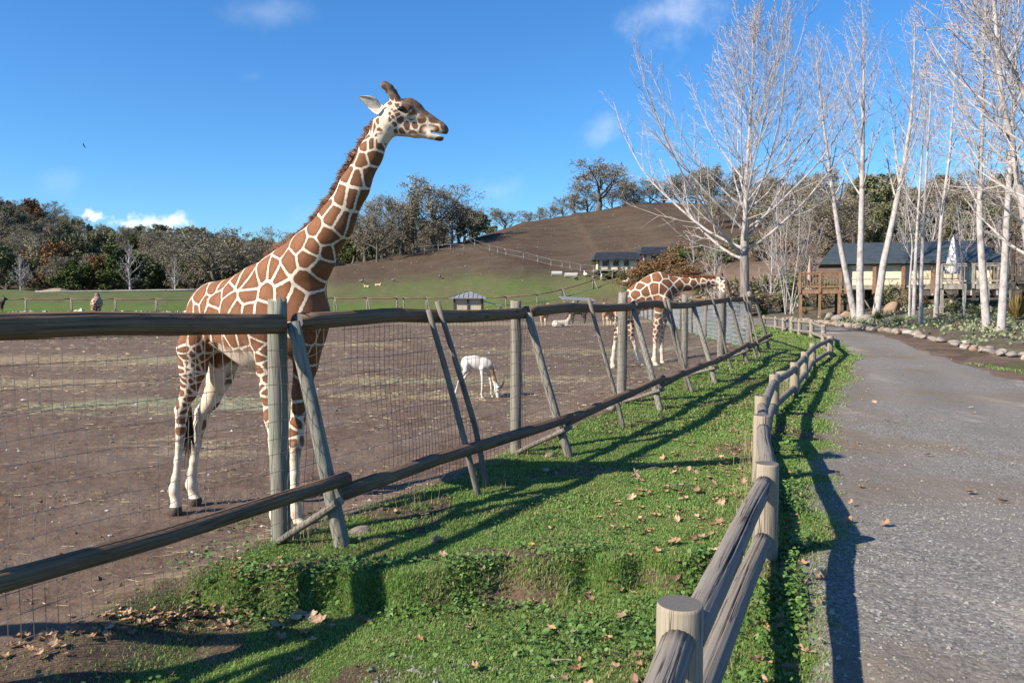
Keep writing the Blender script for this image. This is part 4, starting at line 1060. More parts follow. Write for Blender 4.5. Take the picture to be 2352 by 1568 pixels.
def cards(C, size, seed, up=.3, asp=.55, var=None):
    """leaf-sized bent faces at points C"""
    r = np.random.default_rng(seed); n = len(C)
    a = r.normal(size=(n, 3)); a /= np.linalg.norm(a, axis=1, keepdims=True)
    b = np.cross(a, r.normal(size=(n, 3))); b /= np.linalg.norm(b, axis=1, keepdims=True)
    s = (size * (.6 + .8 * r.random(n)))[:, None] if np.ndim(size) == 0 else size[:, None]
    V = np.stack([C - a * s * .5, C + b * s * asp * .5, C + a * s * .5, C - b * s * asp * .5], 1).reshape(-1, 3)
    F = (np.arange(n)[:, None] * 4 + np.array([[0, 1, 2, 3]]))
    v = r.random(n) if var is None else np.clip(var + .25 * (r.random(n) - .5), 0, 1)
    return V, [F], np.repeat(v, 4)
PROTO = {}
def tree_parts(name, branches, bark_m, twig_m, leaf=None, split=1, sides=(10, 7, 5, 3, 3, 3)):
    """two meshes: trunk and crown"""
    mt = MB(); mc = MB()
    for k, (P, Rd) in enumerate(branches):
        (mt if k < split else mc).tubes(P, Rd, sides[k], 0 if k < max(split, 2) else 1 if twig_m is not None else 0)
    tm = mt.mesh(name + '_trunk', True); tm.materials.append(bark_m)
    if leaf is not None:
        for (V, F, v, mi) in leaf: mc.add(V, F, None, mi, v)
    cm = mc.mesh(name + '_crown', False)
    for m in [bark_m, twig_m or bark_m] + [l for l in ([M_LICHEN, M_EVER, M_GREEN, M_RUST, M_TAN] if leaf else [])]: cm.materials.append(m)
    if mc.mi is not None: cm.polygons.foreach_set('material_index', mc.mi)
    for me in (tm, cm):
        if '_mi' in me: del me['_mi']
    return tm, cm
LI = {'lichen': 2, 'ever': 3, 'green': 4, 'rust': 5, 'tan': 6}
def oak_proto(key, seed, h=10.0, spread=1.0, tuft='lichen', dens=3, lean=0.0, tn=8, fork=.30, tsize=.27):
    r = np.random.default_rng(seed)
    K = 8; z = np.linspace(0, h * .62, K); tr = np.stack([np.cumsum(r.normal(0, .12, K)) + lean * z, np.cumsum(r.normal(0, .12, K)), z], 1); tr[0, :2] = 0
    rt = np.linspace(.032 * h, .012 * h, K); rt[0] *= 1.35
    lv = [dict(n=tn, t0=fork, t1=1.0, ang=68, ang2=22, ratio=.78 * spread, shape=lambda u: 1.05 - .28 * u, trop=.085, wob=.16, rr=.62, K=8, aj=9),
          dict(n=7, t0=.28, t1=1.0, ang=52, ang2=38, ratio=.50, shape=lambda u: 1.0 - .35 * u, trop=.05, wob=.20, rr=.60, K=6, aj=12),
          dict(n=6, t0=.2, t1=1.0, ang=55, ang2=35, ratio=.52, shape=lambda u: 1.0 - .3 * u, trop=.03, wob=.22, rr=.6, K=5, aj=14, rmin=.018),
          dict(n=dens, t0=.25, t1=1.0, ang=50, ang2=30, ratio=.55, shape=lambda u: 1.0 - .2 * u, trop=.02, wob=.24, rr=.7, K=4, aj=14, rmin=.014)]
    br = grow(tr, rt, lv, seed)
    E = br[4][0]; n_ = len(E)
    pts = np.concatenate([E[:, 3] + r.normal(0, .16, (n_, 3)), E[:, 2] + r.normal(0, .16, (n_, 3)), E[:, 1] + r.normal(0, .2, (n_, 3))])
    if tuft == 'lichen': pts = np.concatenate([pts, E[:, 2] + r.normal(0, .26, (n_, 3))])
    V, F, v = cards(pts, tsize, seed, asp=.34 if tuft == 'lichen' else .6)
    top = max(E[..., 2].max(), 1)
    tm, cm = tree_parts(key, br, M_OAK, M_OAK, [(V, F, v, LI[tuft])], 1, (8, 6, 4, 3, 3))
    PROTO[key] = (tm, cm, np.percentile(pts[:, 2], 99.5), np.percentile(np.abs(pts[:, 0]), 97))
for k_, (sd_, sp_, tf_, dn_) in enumerate([(1, 1.0, 'lichen', 3), (2, 1.12, 'lichen', 3), (3, .85, 'lichen', 3), (4, 1.2, 'lichen', 3)]):
    oak_proto('bare_oak%d' % k_, sd_ * 17 + 3, 10, sp_, tf_, dn_)
oak_proto('ever_oak0', 71, 9, 1.0, 'ever', 6, 0, 9, .16, .36); oak_proto('ever_oak1', 83, 9, .75, 'ever', 6, 0, 10, .12, .36)
oak_proto('green_oak', 91, 9, .8, 'green', 6, 0, 10, .10, .36); oak_proto('rust_oak', 97, 9, .9, 'rust', 3, 0, 9, .14, .42)
def shrub_proto(key, seed, tuft, h=2.0, dens=7, n0=16, tsize=.14, spread=48, twig=M_OAK):
    r = np.random.default_rng(seed)
    tr = np.stack([np.zeros(3), np.zeros(3), np.linspace(0, .15 * h, 3)], 1)
    br = grow(tr, [.03 * h, .03 * h, .02 * h], [dict(n=n0, t0=.1, t1=1, ang=spread, ang2=10, ratio=1, L=h * .8, shape=lambda u: .7 + .4 * u, trop=.06, wob=.14, rr=.6, K=5, aj=12, rmin=.006),
        dict(n=dens, t0=.25, t1=1, ang=45, ratio=.45, trop=.03, wob=.18, rr=.7, K=4, rmin=.004), dict(n=5, t0=.2, t1=1, ang=45, ratio=.5, trop=.02, wob=.2, rr=.7, K=3, rmin=.003)], seed)
    E = br[3][0]; pts = np.concatenate([E[:, 2], E[:, 1]]) + r.normal(0, .04 * h, (len(E) * 2, 3))
    V, F, v = cards(pts, tsize * h / 2, seed, asp=.6)
    tm, cm = tree_parts(key, br, twig, twig, [(V, F, v, LI[tuft])], 1, (5, 4, 3, 3))
    PROTO[key] = (tm, cm, np.percentile(pts[:, 2], 99), np.percentile(np.abs(pts[:, 0]), 97))
shrub_proto('tan_shrub', 5, 'tan', tsize=.16); shrub_proto('rust_shrub', 6, 'rust', dens=8, tsize=.15); shrub_proto('green_shrub', 7, 'green', dens=8, tsize=.18); shrub_proto('ever_shrub', 8, 'ever', dens=9, tsize=.17)
def poplar_branches(trunk, r0, r1, seed, n1=26, t0=.30, ratio=.42, ang=42, ang2=24, n2=9, n3=6, trop=.10, shape=None, L=None):
    lv1 = dict(n=n1, t0=t0, t1=.99, ang=ang, ang2=ang2, ratio=ratio, shape=shape or (lambda u: np.minimum(1, .35 + 2.2 * u) * (1.05 - .85 * u)), trop=trop, wob=.05, rr=.40, K=9, aj=7, rmin=.006)
    if L: lv1['L'] = L
    n = len(trunk)
    return grow(trunk, np.linspace(r0, r1, n), [lv1, dict(n=n2, t0=.18, t1=.98, ang=46, ang2=34, ratio=.36, shape=lambda u: 1.05 - .6 * u, trop=.07, wob=.07, rr=.55, K=6, aj=9, rmin=.0055),
            dict(n=n3, t0=.15, t1=1.0, ang=42, ang2=30, ratio=.34, shape=lambda u: 1 - .4 * u, trop=.05, wob=.10, rr=.7, K=4, aj=10, rmin=.0048)], seed)
# generic pale bare tree for the far side of the paddock
_tr = np.stack([np.zeros(9), np.zeros(9), np.linspace(0, 9.2, 9)], 1); _tr[:, 0] += .1 * np.sin(np.arange(9) * 1.1)
_b = poplar_branches(_tr, .16, .02, 12, 22, .14, .46, 55, 26, 8, 4); _b = [(P, np.maximum(Rd * 1.5, .016)) for P, Rd in _b]
_tm, _cm = tree_parts('pale_tree', _b, M_WHITE, M_WTWIG); PROTO['pale_tree'] = (_tm, _cm, 9.6, 3.0)
_b = poplar_branches(_tr * np.array([1, 1, .6]), .09, .012, 13, 20, .05, .6, 40, 22, 7, 4); _b = [(P, np.maximum(Rd, .007)) for P, Rd in _b]
_tm, _cm = tree_parts('sapling', _b, M_WTWIG, M_WTWIG); PROTO['sapling'] = (_tm, _cm, 5.7, 2.0)

def plant(key, x, y, h, label, cat, group=None, name='oak_tree', rz=None, sx=1.0, sink=.15, parts=('trunk', 'crown')):
    tm, cm, ph, pw = PROTO[key]; s = h / ph
    z = G(x, y) - sink * s
    t = thing(name, (x, y, z), label, cat, group, rz if rz is not None else random.random() * 6.28)
    t.scale = (s * sx, s * sx, s)
    link(parts[0], tm, None, t); link(parts[1], cm, None, t)
    return t
def plant_px(key, px, d, ytop, label, cat, group=None, name='oak_tree', wpx=None, **k):
    x = (px - 1176) / 1829 * d; zg = G(x, d); h = CAM_H + (685 - ytop) / 1829 * d - zg
    h = max(h, .8); tm, cm, ph, pw = PROTO[key]
    sx = 1.0 if wpx is None else np.clip((wpx / 2 / 1829 * d) / (pw * h / ph), .5, 2.2)
    return plant(key, x, d, h, label, cat, group, name, sx=sx, **k)
KN = {'bare_oak0': 'grey leafless oak', 'bare_oak1': 'wide grey leafless oak', 'bare_oak2': 'narrow grey leafless oak', 'bare_oak3': 'ragged grey leafless oak', 'ever_oak0': 'dark rounded evergreen oak', 'ever_oak1': 'dark narrow evergreen oak', 'green_oak': 'green leafy oak', 'rust_oak': 'rusty brown oak'}
# oaks along the spur and the crest of the bare hill: (column, distance, top row, width in the picture, kind, label)
GS, GC = 'oaks on the spur of the hill', 'trees along the crest of the hill'
for (px, d, yt, w, kd, lb) in [
    (812, 150, 470, 75, 'bare_oak2', None), (840, 148, 458, 110, 'bare_oak0', 'dark forked oak with a bare crown beside the giraffe neck'), (868, 143, 462, 80, 'bare_oak3', None),
    (905, 158, 450, 80, 'bare_oak2', None), (925, 150, 444, 90, 'bare_oak1', 'thin crowned oak with a grey crown just behind the dark forked oak'), (952, 152, 470, 66, 'bare_oak2', None),
    (995, 152, 410, 130, 'bare_oak1', 'biggest spreading oak on the spur, its shadow falling down the bare slope'), (1040, 152, 440, 100, 'bare_oak3', None),
    (1056, 156, 458, 88, 'bare_oak2', 'drooping grey oak at the top of the pipe fence'), (1068, 160, 480, 60, 'ever_oak1', 'dark leafy oak behind the drooping grey oak at the top of the pipe fence'), (1096, 172, 486, 60, 'ever_oak1', 'dark green evergreen tucked behind the leafy oak on the spur'),
    (1158, 182, 480, 86, 'bare_oak1', 'rounded low oak alone in the dip of the ridge'), (880, 175, 500, 110, 'bare_oak0', None), (960, 178, 500, 110, 'bare_oak3', None), (790, 165, 500, 90, 'bare_oak1', None), (835, 180, 515, 110, 'bare_oak2', None), (920, 182, 520, 110, 'bare_oak3', None), (1000, 178, 500, 90, 'bare_oak0', None)]:
    plant_px(kd, px, d, yt, lb or KN[kd] + (' far back' if d > 170 else '') + ' in the clump on the spur' + (' beside the giraffe neck' if px < 885 else ' near the big oak'), 'tree', GS, 'oak_tree', w)
for (px, d, yt, w, kd, lb) in [
    (1214, 190, 488, 34, 'bare_oak2', None), (1236, 192, 478, 44, 'bare_oak0', None), (1262, 194, 466, 52, 'bare_oak3', None), (1290, 195, 455, 56, 'bare_oak0', None), (1318, 197, 444, 60, 'bare_oak2', None),
    (1374, 192, 374, 136, 'bare_oak1', 'dome shaped oak standing clear on the crest of the bare hill'), (1345, 200, 425, 80, 'bare_oak0', None), (1405, 204, 425, 80, 'bare_oak3', None), (1432, 204, 418, 70, 'bare_oak2', None), (1455, 206, 416, 76, 'bare_oak0', None),
    (1490, 205, 418, 80, 'bare_oak3', None), (1525, 202, 405, 90, 'bare_oak1', None), (1560, 200, 398, 90, 'bare_oak0', None), (1595, 198, 386, 100, 'bare_oak3', None), (1630, 196, 380, 100, 'bare_oak2', None), (1665, 194, 386, 100, 'bare_oak1', None), (1700, 192, 392, 100, 'bare_oak0', None), (1740, 190, 402, 100, 'bare_oak3', None), (1785, 188, 412, 100, 'bare_oak1', None), (1830, 186, 425, 90, 'bare_oak2', None), (1870, 184, 438, 90, 'bare_oak0', None), (1915, 180, 440, 95, 'bare_oak3', None), (1960, 176, 436, 95, 'bare_oak1', None), (2005, 174, 446, 90, 'bare_oak0', None), (2050, 172, 455, 90, 'bare_oak2', None), (2100, 168, 455, 90, 'bare_oak1', None), (2150, 164, 450, 90, 'bare_oak3', None), (2200, 150, 425, 110, 'bare_oak2', None), (2250, 150, 405, 120, 'bare_oak3', None), (2310, 150, 400, 120, 'ever_oak1', None), (2370, 150, 405, 120, 'bare_oak0', None), (2430, 150, 405, 120, 'bare_oak1', None)]:
    plant_px(kd, px, d, yt, lb or (KN[kd] + ' in the row along the crest of the hill' if 'bare' in kd else 'dark evergreen oak high behind the tent lodge'), 'tree', GC, 'oak_tree', w)
rg = np.random.default_rng(31)
GR = 'trees on the slope behind the tent lodge'
for j in range(58):
    px = rg.uniform(1620, 2480); d = rg.uniform(88, 150); x = (px - 1176) / 1829 * d
    if px < 1760 and d < 118: continue
    kd = rg.choice(['bare_oak0', 'bare_oak1', 'bare_oak2', 'bare_oak3', 'bare_oak1', 'bare_oak2', 'bare_oak0', 'bare_oak3', 'ever_oak1'])
    if px < 1860 and rg.random() < .15: kd = 'ever_oak0'
    plant(kd, x, d, rg.uniform(5.5, 8.5), KN[kd] + (' far up' if d > 125 else ' halfway up' if d > 105 else ' low') + ' on the slope ' + ('left of the tent lodge' if px < 1880 else 'above the tent lodge' if px < 2150 else 'right of the tent lodge'), 'tree', GR, 'oak_tree', sx=rg.uniform(.9, 1.3))
# wooded hillside on the left
GW = 'trees covering the wooded hillside'
LBW = {'b': 'grey leafless oak among the trees covering the wooded hillside', 'e': 'dark evergreen oak among the trees covering the wooded hillside', 'g': 'green leafy oak among the trees covering the wooded hillside', 'r': 'rusty brown oak among the trees covering the wooded hillside'}
RW = ['at the foot of', 'low on', 'halfway up', 'high on', 'along the top of']
for row, (d0, d1, n_, hmn, hmx) in enumerate([(150, 165, 34, 6.5, 9), (168, 190, 40, 6.5, 9), (195, 220, 44, 6, 9), (225, 250, 48, 6, 9), (252, 275, 52, 6, 9)]):
    for j in range(n_):
        px = -130 + (j + rg.uniform(.1, .9)) / n_ * 1150; d = rg.uniform(d0, d1); x = (px - 1176) / 1829 * d
        kd = rg.choice(['bare_oak0', 'bare_oak1', 'bare_oak2', 'bare_oak3', 'ever_oak0', 'ever_oak1', 'green_oak', 'rust_oak'], p=[.2, .2, .18, .19, .08, .06, .06, .03])
        plant(kd, x, d, rg.uniform(hmn, hmx), KN[kd] + ' ' + RW[row] + ' the wooded hillside' + (' at the far left' if px < 110 else '' if px < 480 else ' behind the giraffe'), 'tree', GW, 'oak_tree', sx=rg.uniform(1.0, 1.45))
for j in range(30):
    px = 235 + j * 13 + rg.uniform(-5, 5); d = rg.uniform(440, 475); x = (px - 1176) / 1829 * d
    plant('ever_oak0' if rg.random() < .75 else 'bare_oak1', x, d, rg.uniform(5, 8.5), 'dark tree on the farthest ridge, ' + ('left part' if j < 10 else 'middle part' if j < 20 else 'right part'), 'tree', 'trees on the farthest ridge', 'oak_tree', sx=rg.uniform(1.0, 1.3))
# the front row of the wood, behind the knoll
for (px, d, yt, w, kd, lb) in [
    (50, 140, 588, 75, 'pale_tree', 'pale bare tree at the left end of the wood, above the thatched roof'), (300, 139, 556, 88, 'pale_tree', 'pale bare tree left of the tall dark green tree'), (630, 140, 568, 70, 'pale_tree', None), (404, 139, 590, 60, 'pale_tree', 'pale bare tree between the dark green tree and the big oak'),
    (297, 150, 565, 120, 'green_oak', 'tall dark green leafy tree at the edge of the wood'), (290, 147, 548, 0, None, None),
    (170, 148, 598, 95, 'green_oak', 'bright green rounded tree beside the thatched roof'), (225, 152, 585, 85, 'rust_oak', None), (130, 155, 555, 120, 'rust_oak', 'russet tree rising behind the bright green rounded tree'),
    (495, 148, 520, 150, 'bare_oak1', 'broad dark oak with a bare crown left of the giraffe back'), (600, 150, 522, 130, 'bare_oak3', 'broad oak with a bare crown directly behind the giraffe shoulder'), (660, 152, 530, 110, 'bare_oak0', None), (720, 154, 540, 110, 'bare_oak1', None), (345, 152, 600, 90, 'ever_oak1', None), (450, 154, 590, 90, 'ever_oak0', None), (20, 152, 560, 100, 'ever_oak0', None), (90, 156, 540, 110, 'bare_oak2', None), (215, 165, 530, 100, 'ever_oak0', 'dome shaped evergreen halfway up the wooded hillside'), (255, 158, 560, 80, 'bare_oak0', None), (385, 158, 560, 100, 'bare_oak1', None), (555, 156, 585, 80, 'ever_oak0', None)]:
    if kd is None: continue
    nm = 'bare_tree' if kd == 'pale_tree' else 'oak_tree'
    plant_px(kd, px, d, yt, lb or LBW[kd[0]] if kd != 'pale_tree' else (lb or 'pale bare tree behind the back of the tall giraffe'), 'tree', GW, nm, w)
# the big pale bare tree by the road bend
def trunk_px(pts):
    return np.array([U(*p) for p in pts])
def resample(P, n):
    P = np.asarray(P); L = np.concatenate([[0], np.cumsum(np.linalg.norm(np.diff(P, axis=0), axis=1))]); t = np.linspace(0, L[-1], n)
    return np.stack([np.interp(t, L, P[:, j]) for j in range(3)], 1)
d0 = 31.0; bx = (1711 - 1176) / 1829 * d0; bz = G(bx, d0)
tr = np.array([[bx, d0, bz - .2], *[U(*p) for p in [(1711, 690, d0), (1710, 640, d0), (1710, 590, d0), (1709, 560, d0), (1714, 500, d0), (1713, 440, d0), (1716, 380, d0 + .1), (1722, 300, d0 + .1), (1728, 200, d0 + .1), (1730, 110, d0), (1730, 35, d0)]]])
tr2 = resample(tr, 26); Lz = np.linspace(0, 1, 26)
rt = np.interp(Lz, [0, .04, .2, .30, .45, 1], [.27, .185, .175, .155, .09, .012])
brs = grow(tr2, rt, [dict(n=46, t0=.24, t1=.93, ang=66, ang2=20, ratio=.46, L=7.9, shape=lambda u: (1.0 - .80 * u), trop=.11, wob=.04, rr=.36, K=12, aj=9, rmin=.008, minz=.16),
    dict(n=12, t0=.12, t1=.97, ang=38, ang2=28, ratio=.34, shape=lambda u: 1.05 - .68 * u, trop=.085, wob=.07, rr=.5, K=7, aj=9, rmin=.0065),
    dict(n=8, t0=.12, t1=1, ang=42, ang2=28, ratio=.30, shape=lambda u: 1 - .45 * u, trop=.05, wob=.09, rr=.7, K=4, aj=10, rmin=.0052)], 4)
def put_tree(branches, bark_m, label, group=None, low=None, loc=None, name='bare_tree', buds=None, cat='tree'):
    loc = np.asarray(loc); br = [(P - loc, Rd) for P, Rd in branches]
    tm, cm = tree_parts(name, br, bark_m, M_WTWIG)
    if low is not None: tm.materials[0] = low
    t = thing(name, loc, label, cat, group); link('trunk', tm, None, t); link('crown', cm, None, t)
    if buds is not None:
        E = br[-1][0]; r = np.random.default_rng(9); k = r.random(len(E)) < buds
        V, F, v = cards(E[k, -1], .075, 3, asp=.45); mb = MB(); mb.add(V, F, None, 0, v); o = mb.build('seed_heads', M_RUST, t); o['kind'] = 'stuff'
    return t
m = mat('two_tone_bark', .9, .12); n = N(m); p = n.coord('Object'); sx_ = n.new('ShaderNodeSeparateXYZ'); n.put(sx_.inputs[0], p)
a_ = n.noise(n.map(p, (1, 1, .2)), 13, 5, .62); b_ = n.noise(p, 2.0, 4, .6)
lowc = n.mix(n.ramp(a_, .3, .7), (.125, .108, .10), (.27, .245, .235)); hic = n.mix(n.ramp(b_, .35, .7), (.42, .385, .375), (.24, .215, .20))
n.out(n.mix(n.ramp(n.math('ADD', sx_.outputs[2], n.math('MULTIPLY', b_, 1.6)), 3.6, 4.9), lowc, hic), n.bump(a_, .6, .03)); M_TWOTONE = m
put_tree(brs, M_WHITE, 'big fan shaped leafless tree with pale limbs behind the bend of the fence', None, M_TWOTONE, (bx, d0, bz), buds=.05)
# pale trunks in the garden bed: (trunk polyline in the picture, base radius, label)
GP = 'slender pale trees in the garden bed'
def garden_tree(pl, wpx, label, top=None, n1=24, t0=.34, ratio=.40, seed=1, n2=9, n3=6, d=None, L=None, ang=40, buds=None):
    b = hit(*pl[0]) if d is None else U(*pl[0], d)
    d = b[1]; pts = [b - np.array([0, 0, .25])] + [U(x, y, d) for x, y in pl[1:]]
    trk = resample(pts, 22); r0 = wpx / 2 / 1829 * d
    br = poplar_branches(trk, r0, .012, seed, n1, t0, ratio, ang, 22, n2, n3, L=L)
    br[0] = (br[0][0], np.interp(np.linspace(0, 1, 22), [0, .03, .5, 1], [r0 * 1.15, r0, r0 * .55, .012])[None])
    put_tree(br, M_WHITE, label, GP, None, b, buds=buds)
garden_tree([(1966, 731), (1950, 660), (1931, 569), (1910, 424), (1893, 297), (1880, 191), (1872, 90)], 15, 'pale leaning tree, foot beside a straight one, leaning away to the big tree', seed=21, t0=.38, ratio=.34)
garden_tree([(1977, 734), (1975, 640), (1978, 516), (1980, 445), (1982, 300), (1984, 148), (1982, 20)], 18, 'straight pale tree with its foot beside the leaning one', seed=22, t0=.40, ratio=.36)
garden_tree([(2011, 724), (2030, 600), (2049, 516), (2054, 488), (2075, 390), (2092, 276), (2100, 150), (2101, 40)], 18, 'pale tree leaning right, dark scar on its upper trunk', seed=23, d=43.5, t0=.36, ratio=.36)
garden_tree([(2098, 728), (2102, 620), (2107, 516), (2116, 380), (2124, 250), (2130, 120)], 9, 'thin pale tree, left one of a close pair before the cream wall', seed=24, n1=16, ratio=.28)
garden_tree([(2115, 742), (2117, 620), (2121, 516), (2127, 400), (2136, 260), (2140, 150)], 10, 'thin pale tree, right one of a close pair before the cream wall', seed=25, n1=16, ratio=.28)
garden_tree([(2149, 728), (2155, 620), (2161, 516), (2169, 446), (2181, 360), (2192, 200), (2200, 60)], 11, 'slim pale tree just left of the closed white parasol', seed=26, n1=18, ratio=.32)
garden_tree([(2268, 755), (2258, 640), (2250, 516), (2252, 382), (2258, 240), (2262, 60), (2262, -60)], 19, 'stout pale tree in front of the grey deck railing', seed=27, t0=.34, ratio=.38)
garden_tree([(2299, 760), (2306, 640), (2312, 516), (2320, 380), (2330, 200), (2340, 0), (2345, -120)], 19, 'stout pale tree right of the one before the grey deck railing', seed=28, t0=.34, ratio=.38)
garden_tree([(2089, 727), (2090, 650), (2096, 560), (2084, 480), (2080, 380)], 6, 'spindly pale sapling left of the close pair of thin trees', seed=30, n1=14, ratio=.30, n3=4)
garden_tree([(2216, 730), (2212, 650), (2205, 560), (2200, 470)], 5, 'spindly grey sapling under the grey deck', seed=31, n1=14, ratio=.34, n3=4)
# two trees just outside the frame on the right that hang their branches into it
garden_tree([(2395, 800), (2372, 640), (2351, 480), (2326, 340), (2300, 233), (2283, 0), (2262, -160), (2250, -300)], 24, 'tall pale tree at the picture edge, trunk leaning in over the deck', seed=33, t0=.20, ratio=.40, n1=34, d=25, n2=10, n3=7, ang=58, buds=.16)
garden_tree([(2460, 860), (2440, 600), (2400, 380), (2340, 180), (2260, 60), (2200, -60), (2170, -200)], 20, 'pale tree at the picture edge whose twigs carry brown catkins high up', seed=34, t0=.22, ratio=.42, n1=32, d=19, n2=10, n3=7, ang=62, buds=.30)
# clump of thin pale stems left of the wooden deck
bb = hit(1813, 721); stems = []
for k, (tx_, ty_) in enumerate([(1778, 470), (1795, 440), (1815, 430), (1838, 445), (1868, 475), (1890, 520), (1752, 540)]):
    P0 = bb + np.array([(k - 3) * .10, (k % 3 - 1) * .15, -.2]); P3 = U(tx_, ty_, bb[1] + (k % 3 - 1) * .5); md = P0 * .5 + P3 * .5 + np.array([(-.25 if k < 3 else .25), 0, .3])
    stems.append(poplar_branches(resample([P0, P0 * .72 + md * .28 + np.array([0, 0, .3]), md, P3], 14), .055, .008, 40 + k, 14, .25, .40, 40, 26, 6, 4))
comb = [(np.concatenate([s[k][0] for s in stems]), np.concatenate([s[k][1] for s in stems])) for k in range(4)]
put_tree(comb, M_WHITE, 'clump of thin pale stems fanning up from one foot beside the road', None, None, bb, 'multi_stem_tree')
# ---------------------------------------------------------------- giraffes, gazelle, antelopes, birds
g_front, _ = build_giraffe_front()
def hide_attrs(P, Q, space, hw, pale, dark, tone, seed, first=()):
    A = spread_seeds(P, first, space, np.random.default_rng(seed), 4000)
    i1, ed = knn2(P, A)
    return {'edge': ed - hw, 'pale': pale, 'dark': dark, 'tone': tone}
def build_giraffe_reaching():
    d = 20.7; k = d / 1829; H = np.array([1.0, 0, 0]); Lf = np.array([0, 1.0, 0]); pr = []
    C = lambda a, b, ra, rb, bl=.07, la=Lf, lk=1.0, op='add': pr.append((a, b, ra, rb, bl, la, lk, op))
    u = lambda x, y, dd=0.0: U(x, y, d + dd)
    C(u(1446, 692), u(1472, 681), 25 * k, 31 * k, .08, Lf, .85); C(u(1472, 681), u(1508, 672), 31 * k, 37 * k, .08, Lf, .74)
    C(u(1508, 669), u(1518, 671), 38 * k, 32 * k, .08, Lf, .74); C(u(1490, 655), u(1514, 648), 18 * k, 20 * k, .12, Lf, .75)
    C(u(1514, 655), u(1548, 655, .05), 27 * k, 20 * k, .10, Lf, .75)
    for (a, ra), (b, rb) in zip([((1548, 655, .05), 19), ((1583, 652, .1), 14.5), ((1616, 649, .15), 11.5), ((1643, 647, .2), 9.5)], [((1583, 652, .1), 14.5), ((1616, 649, .15), 11.5), ((1643, 647, .2), 9.5), ((1655, 648, .2), 10)]):
        C(u(*a), u(*b), ra * k, rb * k, .06, Lf, .82)
    C(u(1655, 645, .2), u(1662, 651, .12), 11.5 * k, 11.5 * k, .04, Lf, .9); C(u(1662, 652, .12), u(1673, 681, -.02), 11 * k, 6.5 * k, .04, Lf, .85); C(u(1656, 657, .15), u(1666, 680, .02), 8.5 * k, 5 * k, .04, Lf, .85)
    for s in (-1, 1):
        C(u(1656, 640, .2) + Lf * s * .06, u(1657 + s * 3, 629, .2) + Lf * s * .09, 4 * k, 3.4 * k, .03, None, 1); 
    def leg(pts):
        for (a, b) in zip(pts[:-1], pts[1:]): C(u(*a[:3]), u(*b[:3]), a[3] * k, b[3] * k, .05, None, 1)
    leg([(1447, 700, -.2, 20), (1440, 728, -.2, 14), (1424, 752, -.2, 7), (1416, 768, -.2, 5.5), (1411, 800, -.22, 4), (1408, 825, -.22, 5), (1408, 836, -.22, 5)])
    leg([(1454, 700, .2, 20), (1452, 735, .2, 12), (1449, 765, .2, 7), (1456, 785, .22, 5), (1466, 815, .22, 4), (1470, 832, .22, 5)])
    leg([(1520, 690, -.18, 18), (1515, 715, -.18, 11), (1510, 745, -.18, 8), (1505, 772, -.18, 6), (1505, 800, -.2, 4.2), (1503, 825, -.2, 5.5), (1506, 837, -.22, 5.5)])
    leg([(1524, 690, .18, 18), (1527, 720, .18, 10), (1522, 750, .18, 7), (1519, 775, .2, 5.6), (1520, 805, .2, 4), (1521, 830, .2, 5)])
    for f in ((1407, 838, -.24), (1472, 836, .2), (1507, 838, -.26), (1523, 835, .17)): C(u(*f), u(f[0] + 1, f[1] + 3, f[2]), 5 * k, 7 * k, .03, None, 1)
    P, Q = sdf_body(pr, .016); P = relax(P, Q, 1, .4)
    zg = zt(P[:, 0], P[:, 1], True); sole = P[:, 2] < zg + .0
    hgt = P[:, 2] + .08; pj = proj(P); px, py = pj[:, 0], pj[:, 1]
    head = px > 1640
    sp = np.where(head, .07, np.where(hgt < 1.0, .085, .09 + .11 * sst(1.0, 1.55, hgt))); sp = np.where((px > 1540) & ~head, .19 - .10 * sst(1550, 1640, px), sp)
    pale = np.clip(1.15 * (1 - sst(.25, .95, hgt)), 0, 1); pale = np.maximum(pale, np.where(head & (px < 1662), .45, 0))
    dark = np.where(head, np.maximum(np.maximum(sst(1660, 1668, px), sst(640, 632, py)), .75 * sst(664, 674, py)), 0) * .9
    me = mk_mesh('giraffe_body', P - (b_ := np.array([U(1475, 842, d)[0], d, -.08])), [Q], True, hide_attrs(P, Q, sp, np.where(hgt < 1.0, .013, .0165), pale, dark, np.where(hgt > 1.0, .15, 0), 21))
    t = thing('giraffe', b_, 'giraffe bending its neck level along the fence top to nibble over the rail', 'giraffe', 'giraffes in the paddock')
    link('body', me, [M_HIDE], t)
    top = [(1505, 632), (1520, 629), (1548, 634), (1583, 637), (1616, 637), (1644, 637)]
    r = np.random.default_rng(3); n_ = 1500; tt = r.random(n_) * 4.99; i = tt.astype(int); f = tt - i; top = np.array(top, float)
    q = top[i] * (1 - f[:, None]) + top[i + 1] * f[:, None]; ro = np.array([u(a, b + 2, .03 * ii) for (a, b), ii in zip(q, tt)]); ro[:, 1] += r.normal(0, .02, n_)
    V, F = hair_strip(ro, np.stack([r.normal(-.25, .2, n_), r.normal(0, .2, n_), np.ones(n_)], 1), .07 + .05 * r.random(n_), np.full(n_, .007), 4)
    mb = MB(); mb.add(V, F); mb.build('mane', M_MANE2, t, False, b_)
    for s in (-1, 1):
        mb = MB(); mb.add(*ear_mesh(u(1652, 642, .2) + Lf * s * .07, u(1650 - s * 2, 640 + s, .2) + Lf * s * .24 + np.array([-.06, 0, .05]), np.array([0, 0, 1.0]), .05, .4 * s)); mb.build('ear', M_EAR, t, True, b_)
        mb = MB(); c = u(1663, 647, .14) + Lf * s * .085; th_ = np.linspace(0, math.pi, 7); ph = np.linspace(0, 2 * math.pi, 9)[:-1]
        V = np.array([[math.sin(a) * math.cos(b) * .03, math.sin(a) * math.sin(b) * .03, math.cos(a) * .03] for a in th_ for b in ph]) + c
